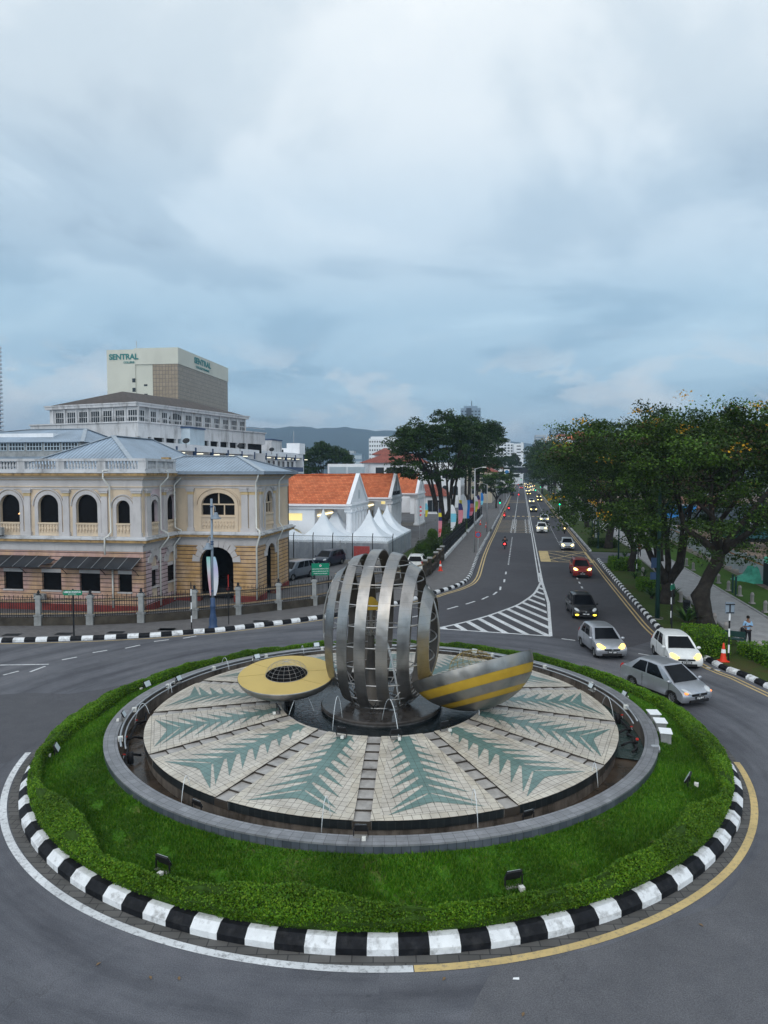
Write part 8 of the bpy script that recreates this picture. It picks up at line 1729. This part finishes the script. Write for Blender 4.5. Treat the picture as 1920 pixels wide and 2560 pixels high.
# right verge furniture
bs = thing('sign_back', AV(9.9, 105, .14), up_, 'large grey road sign seen from the back on a pole and striped post', 'sign'); MB().box(-1.6, .9, -.02, .02, 3.0, 5.6).build('panel', MT['galv'], bs)
for x_ in (-1.2, -.5, .3): MB().bar((x_, -.06, 2.95), (x_, -.06, 5.65), .07).build('stiffener', MT['iron'], bs)
for z_ in (3.6, 4.4, 5.2): MB().bar((-1.6, -.09, z_), (.9, -.09, z_), .05).build('cross_rail', MT['iron'], bs)
MB().tube([(.75, -.12, 0), (.75, -.12, 5.6)], .12, 10).build('pole', MT['galv'], bs)
bwpole(AV(9.6, 98, .14), 3.1, 'yellow and black striped post under the back of the grey road sign', cols=('yellow_line', 'black')); bwpole(AV(11.3, 72.5, .14), 2.9, 'black and white striped post with blue sign beside the box clipped bush'); bwpole(AV(9.8, 48.6, .14), 2.7, 'black and white striped post beside the green pole')
b3 = bwpole(G(1821, 1652, .14), 3.05, 'black and white striped post with a small pole sign beside the traffic cone'); MB().box(-.24, .24, -.02, .02, 2.55, 3.15).build('sign_back', MT['steelblue'], b3); MB().bar((-.24, -.05, 3.05), (.24, -.05, 3.05), .05).build('bracket', MT['iron'], b3); MB().bar((-.2, -.05, 2.6), (.2, -.05, 2.6), .05).build('bracket', MT['iron'], b3)
gp = thing('green_signpost', G(1643, 1546, .14), 0, 'thick dark green post with two blue-grey sign plates left of the second tree', 'sign'); MB().tube([(0, 0, 0), (0, 0, 9.2)], [.16, .10], 10).build('pole', MT['greenpaint'], gp, smooth='all'); MB().box(-.5, -.12, -.03, .0, 3.5, 4.2).build('sign_plate', MT['bluepaint'], gp); MB().box(-.55, -.15, -.03, .0, 2.7, 3.2).build('sign_plate', MT['bluepaint'], gp); MB().lathe([(.40, 0), (.40, .06)], n=10).build('foot_plate', MT['concrete'], gp)
MB().tube([(0, 0, 7.2), (.6, 0, 8.0), (1.4, 0, 8.0), (1.7, 0, 7.2)], .05, 7).build('lamp_arm', MT['greenpaint'], gp); MB().lathe([(.05, .2), (.22, 0), (.02, -.05)], n=12).build('lamp_head', MT['iron'], gp, loc=(1.7, 0, 7.0))
sn = thing('street_name_sign', G(1679, 1578, .14), .9, 'small green street name plate on a black post right of the second tree trunk', 'sign'); MB().tube([(0, 0, 0), (0, 0, 2.95)], .04, 8).build('post', MT['iron'], sn); MB().box(-.38, .38, -.02, .02, 2.65, 2.98).build('plate', MT['signgreen'], sn)
for o_, t_, h_, lab in ((9.95, 75.5, 6.5, 'slim dark green pole beside the driveway'), (10.0, 92.5 + 3, 6.2, 'slim dark green pole near the yellow and black post'), (10.8, 112, 5.8, 'slim dark green pole beyond the grey road sign')):
    t = thing('green_pole', AV(o_, t_, .14), 0, lab, 'pole', 'dark green poles on the verge'); MB().tube([(0, 0, 0), (0, 0, h_)], [.10, .06], 8).build('shaft', MT['greenpaint'], t, smooth='all'); MB().lathe([(.16, 0), (.16, .25), (.1, .3)], n=10).build('base', MT['greenpaint'], t)
def cone(p, lab, s_=1.0, group=None):
    t = thing('traffic_cone', p, 0, lab, 'traffic cone', group); t.scale = (s_,) * 3; MB().box(-.24, .24, -.24, .24, 0, .04).build('base', MT['orange_red'], t, bevel=.01); MB().lathe([(.19, .04), (.16, .14), (.11, .46), (.08, .66), (.035, .98), (.01, .99)], n=18).build('cone_body', MT['orange_red'], t, smooth='all'); MB().lathe([(.125, .46), (.095, .66)], n=18).build('reflective_band', MT['sign_white'], t); return t
MT['orange_red'] = plain('orange_red_plastic', (.72, .05, .02), .5, var=.12)
cn = cone(G(1808, 1653, .14), 'orange-red traffic cone with white band on the right verge corner')
cone(G(1101, 1427, .15), 'red traffic cone at the end of the brown wall on the left', 1.05); 
for i, (o_, t_) in enumerate(((-6.9, 109), (-6.2, 128), (-7.6, 134))): cone(AV(o_, t_, .15), ('nearest orange cone', 'second orange cone', 'third orange cone')[i] + ' on the left pavement by the parking bay', .95, 'cones on the left pavement')
bn = thing('park_bench', G(1826, 1615, .13), -.55, 'dark green cast iron bench behind the striped post on the right', 'bench')
MB().box(-.75, .75, -.24, .22, .43, .47).build('seat', MT['greenpaint'], bn); MB().box(-.75, .75, .20, .25, .52, .86).build('backrest', MT['greenpaint'], bn)
for x_ in (-.72, .72): MB().tube([(x_, -.26, 0), (x_, -.24, .44), (x_, -.22, .62), (x_, .2, .64), (x_, .26, 0)], .025, 6).build('leg', MT['greenpaint'], bn)
lb = thing('litter_bin', G(1716, 1535, .13), 0, 'dark round litter bin among the plants left of the knotted trunk', 'bin'); MB().lathe([(.22, 0), (.25, .8), (.27, .82)], n=16).build('drum', MT['iron'], lb); MB().lathe([(.28, .86), (.22, .98), (.02, 1.02)], n=16).build('lid', MT['iron'], lb)
# stone bollards both sides of the path
def bollard0():
    t = thing('stone_bollard', (0, 0, 0), 0, 'x', 'bollard'); MB().lathe([(.14, 0), (.13, .62), (.15, .64), (.15, .70), (.13, .74), (.10, .84), (.02, .88)], n=14).build('shaft', MT['stone_b'], t, smooth='all'); MB().box(-.18, .18, -.18, .18, 0, .10).build('base', MT['stone_b'], t); return t
MT['stone_b'] = plain('pale_bollard_stone', (.33, .31, .30), .85, var=.2, bump=.3, bscale=12)
b0 = None
bl = [(1716, 1415, 'first bollard on the park lawn beyond the path, counting from the far end'), (1733, 1426, 'second bollard on the park lawn from the far end'), (1796, 1458, 'bollard on the lawn just right of the knotted trunk'), (1821, 1477, 'bollard on the lawn just left of the two green posts'), (1849, 1490, 'bollard on the lawn just right of the two green posts'), (1880, 1509, 'second bollard right of the two green posts'), (1913, 1531, 'rightmost bollard on the park lawn'), (1702, 1506, 'bollard at the path edge right of the dark forked trunk'), (1722, 1520, 'bollard above the large dark spiky plant'), (1786, 1565, 'bollard at the foot of the knotted trunk'), (1815, 1590, 'bollard behind the bench'), (1853, 1606, 'bollard left of the standing person'), (1898, 1642, 'bollard in front of the low hedge at the right edge'), (1607, 1440, 'small bollard at the path edge by the far spiky plants')]
for px, py, lab in bl:
    p = G(px, py, .1)
    if b0 is None: b0 = bollard0(); b0.location = p; b0['label'] = lab; b0['group'] = 'stone bollards along the footpath'
    else: dup(b0, p, 0, lab, 'stone bollards along the footpath')
for px, py, lab in ((1831, 1482, 'left one of two dark green posts on the lawn'), (1839, 1488, 'right one of two dark green posts on the lawn')):
    t = thing('green_bollard_post', G(px, py, .08), 0, lab, 'post', 'two green posts'); MB().bar((0, 0, 0), (0, 0, 1.5), .12).build('shaft', MT['greenpaint'], t); MB().box(-.08, .08, -.08, .08, 1.5, 1.56).build('cap', MT['greenpaint'], t)
# tall black fence with white kerb and the brown posts before it
bf = thing('black_park_fence', (0, 0, 0), 0, 'tall black iron fence on a white kerb along the left pavement of the avenue', 'fence'); mb = MB(); mb2 = MB(); ph = MB()
fa, fb_ = AV(-8.75, 80, .15), AV(-8.75, 160, .15); gaps = ((112, 117),); L_ = (fb_ - fa).length
for i in range(int(80 / .28)):
    t_ = 80 + i * .28
    if any(a_ < t_ < b_ for a_, b_ in gaps): continue
    p = AV(-8.75, t_, .15); ph.bar(p, p + Vector((0, 0, 2.05)), .03); ph.lathe([(.03, 2.05), (.045, 2.12), (.0, 2.25)], c=tuple(p), n=4)
for a_, b_ in ((80, 112), (117, 160)):
    for z_ in (.5, 1.3, 1.9): ph.bar(AV(-8.75, a_, .15 + z_), AV(-8.75, b_, .15 + z_), .05)
ph.build('railing', MT['iron'], bf)
for a_, b_ in ((80, 112), (117, 160)):
    n_ = int((b_ - a_) / 1.0)
    for i in range(n_): mb.add([AV(-8.75 + dx2, a_ + i + dt, z_) for z_ in (.15, .15 + .38 + .06 * (i % 2)) for dx2, dt in ((-.18, 0), (.2, 0), (.2, .96), (-.18, .96))], [(0, 3, 2, 1), (4, 5, 6, 7), (0, 1, 5, 4), (1, 2, 6, 5), (2, 3, 7, 6), (3, 0, 4, 7)])
mb.build('white_kerb', MT['kerb_white'], bf)
for t_ in np.arange(80, 160, 4.0):
    if 112 < t_ < 117: continue
    p = AV(-8.75, t_, .15); q = MB(); q.bar((0, 0, 0), (0, 0, 2.35), .14); q.lathe([(.05, 2.35), (.1, 2.45), (.02, 2.6)], n=6); q.build('fence_post', MT['iron'], bf, loc=p)
lw_ = thing('low_brown_wall', (0, 0, 0), 0, 'low brown stone wall with wooden rail before the black fence', 'wall'); a_ = G(960, 1477, .15); b_ = AV(-8.75, 80, .15)
mid = [a_, Vector((3.9, 66.6, .15)), AV(-8.75, 73, .15), b_]
for p, q in zip(mid, mid[1:]):
    m_ = MB(); m_.bar(p + Vector((0, 0, .3)), q + Vector((0, 0, .3)), .3, .6); m_.build('wall_section', MT['mossy'], lw_); r_ = MB(); r_.bar(p + Vector((0, 0, 1.25)), q + Vector((0, 0, 1.25)), .06, .14); r_.build('rail', MT['iron_gold'], lw_)
for i, f in enumerate((Vector((3.9, 66.6, .15)), Vector((4.5, 68.6, .15)), AV(-8.75, 73, .15), AV(-8.75, 76, .15), AV(-8.75, 79, .15), Vector((1.2, 62.4, .15)))):
    t = thing('wall_pillar', f, up_, ['brown stone pillar where the low wall bends', 'pillar right after the bend of the low wall', 'third pillar of the low brown wall', 'fourth pillar of the low brown wall', 'pillar joining the low wall to the black fence', 'pillar of the low wall half hidden by the globe'][i], 'pillar', 'pillars of the low brown wall'); MB().box(-.20, .20, -.20, .20, 0, 1.55).build('shaft', MT['stone_brown'] if 'stone_brown' in MT else MT['mossy'], t, bevel=.02); MB().box(-.26, .26, -.26, .26, 1.55, 1.68).build('cap', MT['stone_post'], t)
# flags on leaning poles behind the fence
def flag(px, py0, py1, Y_, cols, lab, w=.55, vert=False, curve=.25):
    a_ = Pt(px, py0, Y_); b_ = Pt(px, py1, Y_); t = thing('flag', Vector((a_.x, Y_, .1)), 0, lab, 'flag', 'upright flags along the black fence'); h_ = a_.z - .1; lo = b_.z - .1
    MB().tube([(0, .03, 0), (0, .03, h_ + .9)], .03, 6).build('flagpole', MT['galv'], t); n_ = 12; k_ = len(cols)
    ms = []
    for c_ in cols: ms.append(flagm(c_))
    mb = MB(); m_ = 6 if vert else 1
    if vert:
        for j in range(k_):
            vs = []
            for i in range(n_ + 1): f = i / n_; z_ = h_ + (lo - h_) * f; s_ = .06 * sin(f * 5); vs += [(-w / 2 + w * j / k_ + s_, -.02, z_), (-w / 2 + w * (j + 1) / k_ + s_, -.02, z_)]
            mb.add(vs, [(2 * i, 2 * i + 1, 2 * i + 3, 2 * i + 2) for i in range(n_)], j)
    else:
        for j in range(k_):
            vs = []
            for i in range(5): f = (j + i / 4) / k_; z_ = h_ + (lo - h_) * f; s_ = curve * sin(pi * f) ** .8; vs += [(.02, -.02, z_), (w * .35 + s_, -.02 - .1 * sin(f * 7), z_)]
            mb.add(vs, [(2 * i, 2 * i + 1, 2 * i + 3, 2 * i + 2) for i in range(4)], j)
    mb.build('cloth', ms, t, smooth=False)
_fm = {}
def flagm(c):
    if c not in _fm: _fm[c] = plain('flag_cloth', c, .75, var=.08)
    return _fm[c]
R3, W3_, B3, Y3, G3, P3, N3, LB = (.62, .08, .10), (.68, .70, .74), (.02, .20, .60), (.62, .55, .04), (.35, .55, .10), (.66, .24, .30), (.03, .03, .12), (.18, .55, .72)
flag(1096, 1272, 1342, 94, (N3, Y3, N3, P3, P3, R3, P3), 'narrow folded flag, purple and yellow above pink, leftmost by the fence', w=.7)
flag(1127, 1262, 1327, 101, (W3_, LB, W3_), 'white and light blue flag bowed like a sail beside the big trunk', w=.9, curve=.5)
flag(1146, 1258, 1309, 108, (N3, N3, P3, P3, P3, P3), 'flag with dark blue top over pink and white stripes', w=1.3, vert=False, curve=.3)
flag(1161, 1250, 1296, 114, (Y3, W3_, W3_, B3), 'wide flag of vertical yellow, white and blue bands', w=1.75, vert=True)
flag(1173, 1249, 1289, 120, (N3, P3, R3, P3), 'flag with navy canton and red stripes right of the wide banded flag', w=1.2, curve=.4)
flag(1186, 1240, 1280, 128, (W3_, G3, Y3), 'green-yellow and white bowed flag before the lamp pole', w=.9, curve=.4)
flag(1192, 1238, 1272, 133, (N3, P3, P3), 'pink and white flag with blue top touching the lamp pole', w=1.2)
flag(1202, 1232, 1262, 140, (B3, B3, LB), 'blue flag right of the tall grey lamp pole', w=.9)
flag(1049, 1265, 1290, 105, (R3, W3_, R3, W3_, R3), 'small red and white striped flag before the third hall', w=.7, curve=.1); flag(1063, 1258, 1292, 108, (LB, LB, Y3, Y3), 'small blue and yellow flag before the third hall', w=.7, curve=.2)

# ------------------------------------------------------------- building site at the right
hw = thing('site_hoarding', (0, 0, 0), 0, 'white construction hoarding with orange stripe and faint dark motifs', 'fence')
ha, hb_ = AV(21.6, 68.4, .07), AV(21.8, 125, .07); hd2 = (hb_ - ha).normalized(); hl_ = (hb_ - ha).length
m, nt, b = _new('hoarding_panel'); z_ = _xyz(nt); n = _noise(nt, .8, 5); c = _ramp(nt, n, [(.3, (.42, .46, .50)), (.7, (.55, .59, .63))]); c = _mix(nt, _ramp(nt, _math(nt, 'DIVIDE', z_[2], 2.1), [(.80, (0, 0, 0)), (.81, (1, 1, 1)), (.86, (1, 1, 1)), (.87, (0, 0, 0))]), c, (.55, .20, .05)); nt.links.new(c, b.inputs['Base Color']); b.inputs['Roughness'].default_value = .6; MT['hoarding'] = m
for i in range(23):
    p = ha + hd2 * (hl_ * i / 23); q = ha + hd2 * (hl_ * (i + .985) / 23); k = MB(); k.bar(p + Vector((0, 0, 1.3)), q + Vector((0, 0, 1.0)), .06, 1.95); po = k.build('panel', MT['hoarding'], hw)
    if i < 10:
        f = MB(); nrm = Vector((-hd2.y, hd2.x, 0)); c_ = (p + q) / 2 + nrm * .035
        f.add([c_ + hd2 * u_ + Vector((0, 0, v_)) for u_, v_ in ((-.14, .6), (.0, .35), (.1, .6), (.05, .85), (.16, 1.1), (-.02, 1.0), (-.16, 1.1), (-.08, .85))], [tuple(range(8))]); f.build('motif', MT['palegrey'], po)
k = MB(); k.bar(ha - hd2 * 4 + Vector((0, 0, 1.0)), ha + Vector((0, 0, 1.0)), .07, 1.95); k.build('dark_panel', MT['iron'], hw)
dt = thing('dump_truck', Vector((50.0, 94, .06)), 0, 'dark teal tipper truck parked on the building site', 'truck')
MT['tealtruck'] = plain('dark_teal_paint', (.02, .09, .10), .5, var=.3, grime=.4)
MB().box(-3.6, 2.0, -1.15, 1.15, 1.3, 2.7).box(-3.75, -3.6, -1.2, 1.2, 1.2, 3.0).build('tipper_body', MT['tealtruck'], dt); MB().box(2.2, 4.0, -1.1, 1.1, 1.0, 3.0).build('cab', MT['tealtruck'], dt, bevel=.12); MB().box(-3.6, 4.0, -.5, .5, .75, 1.2).build('chassis', MT['black'], dt); MB().box(2.6, 3.8, -1.13, -1.1, 1.9, 2.7).build('side_window', MT['car_glass'], dt)
for x_ in (-2.8, -1.6, 3.0):
    for sd in (-1, 1): MB().lathe([(.01, -.16), (.42, -.18), (.5, -.1), (.5, .1), (.42, .18), (.01, .16)], n=20).build('wheel', MT['rubber'], dt, smooth='all', loc=(x_, sd * .95, .5), rot=(pi / 2, 0, 0))
def heap(p, lab, r, h, mat, seed, name='rubble_heap', cat='heap', group='heaps on the building site'):
    rnd = random.Random(seed); mb = MB(); n_ = 16; vs = [(0, 0, h)]
    for j in range(1, 6):
        for k_ in range(n_): a_ = 2 * pi * k_ / n_; rr = r * j / 5 * rnd.uniform(.82, 1.15); vs.append((rr * cos(a_) * 1.4, rr * sin(a_), max(0, h * (1 - (j / 5) ** 1.3) * rnd.uniform(.7, 1.2))))
    mb.add(vs, [(0, 1 + k_, 1 + (k_ + 1) % n_) for k_ in range(n_)] + [(1 + (j - 1) * n_ + k_, 1 + j * n_ + k_, 1 + j * n_ + (k_ + 1) % n_, 1 + (j - 1) * n_ + (k_ + 1) % n_) for j in range(1, 5) for k_ in range(n_)])
    o = mb.build(name, mat, smooth=True); o.location = p; tag(o, lab, cat, group)
MT['netting'] = plain('dark_shade_netting', (.045, .06, .075), .8, var=.5, scale=1.2, bump=.8, bscale=3); MT['greennet'] = plain('green_netting', (.08, .42, .30), .7, var=.3, scale=2); MT['bluetarp'] = plain('blue_tarpaulin', (.03, .20, .50), .5, var=.4, scale=1.5); MT['whitebag'] = plain('white_bulk_bag', (.52, .56, .62), .7, var=.3, scale=2, bump=.4)
heap(Vector((48.0, 101, .06)), 'brown earth heap left of the tipper truck', 4, 1.6, MT['earth'], 1); heap(Vector((66, 137, .06)), 'long heap under dark netting behind the nearest flame tree', 8, 3.2, MT['netting'], 2); heap(Vector((80, 150, .06)), 'second dark netted heap farther back on the site', 8, 3.4, MT['netting'], 3); heap(Vector((36.2, 65, .06)), 'bright green netting bundle inside the hoarding', 2.4, 2.2, MT['greennet'], 4); heap(Vector((44, 112, .06)), 'pale rubble heap beyond the hoarding', 3, 1.2, MT['concrete'], 5)
for i, (x_, y_, s_, lab) in enumerate(((52, 130, 1.7, 'white bulk bag pile near the dark netting'), (64, 126, 1.5, 'white bulk bag behind the truck'), (67.5, 127, 1.6, 'second white bulk bag behind the truck'), (52.4, 139, 1.5, 'white bag seen between the tree trunks'), (58, 130, 1.8, 'far white bag by the blue site huts'), (73, 133, 1.5, 'white bag right of the truck body'))):
    heap(Vector((x_, y_, .06)), lab, s_, 1.5, MT['whitebag'], 10 + i, 'bulk_bag', 'bag', 'white bulk bags on the site')
for i, (x_, y_, w_, h_, mk, lab) in enumerate(((63, 155, 6, 2.8, 'bluetarp', 'blue site hut seen between the trunks'), (68.5, 158, 4, 2.6, 'bluetarp', 'second blue site hut right of the first'), (80, 180, 12, 4.2, 'brick', 'reddish brown unfinished wall on the site'), (88, 160, 6, 2.6, 'palegrey', 'grey site container at the right'))):
    if mk == 'brick': MT['brick'] = tiles('red_brick', (.25, .10, .07), (.32, .14, .09), (.2, .18, .16), .6, .25, .03, .5, .9, swap='xz')
    t = thing('site_hut', Vector((x_, y_, .06)), -.1, lab, 'hut', 'huts on the building site'); MB().box(-w_ / 2, w_ / 2, 0, 3, 0, h_).build('walls', MT[mk], t); MB().box(-w_ / 2 - .1, w_ / 2 + .1, -.15, 3.1, h_, h_ + .12).build('roof', MT['palegrey'], t); win(t, Tm(), 0, 1.0, 1.2, 1.0)
# yellow bay lines in the yard
yb = MB()
for px in (775, 838): p = G(px, 1435, .05); yb.strip([p, p + Vector((1.2, 4.2, 0))], .14, .062)
struct(yb, 'yard_bay_lines', MT['yellow_line'])

# ------------------------------------------------------------- haze
hz = MB().box(-9500, 9500, -350, 14500, -9, 620).build('haze', []) if False else None
def haze():
    mb = MB().box(-3400, 3400, -150, 4100, -10.5, 225); m = bpy.data.materials.new('haze_air'); m.use_nodes = True; nt = m.node_tree; nt.nodes.clear(); o_ = nt.nodes.new('ShaderNodeOutputMaterial'); v = nt.nodes.new('ShaderNodeVolumePrincipled')
    v.inputs['Color'].default_value = (.45, .63, .85, 1); v.inputs['Density'].default_value = HAZE; v.inputs['Anisotropy'].default_value = 0; nt.links.new(v.outputs[0], o_.inputs['Volume']); q = mb.build('haze', m); tag(q, 'thin bluish evening haze over the town', 'haze', kind='stuff')
HAZE = .00026
haze()
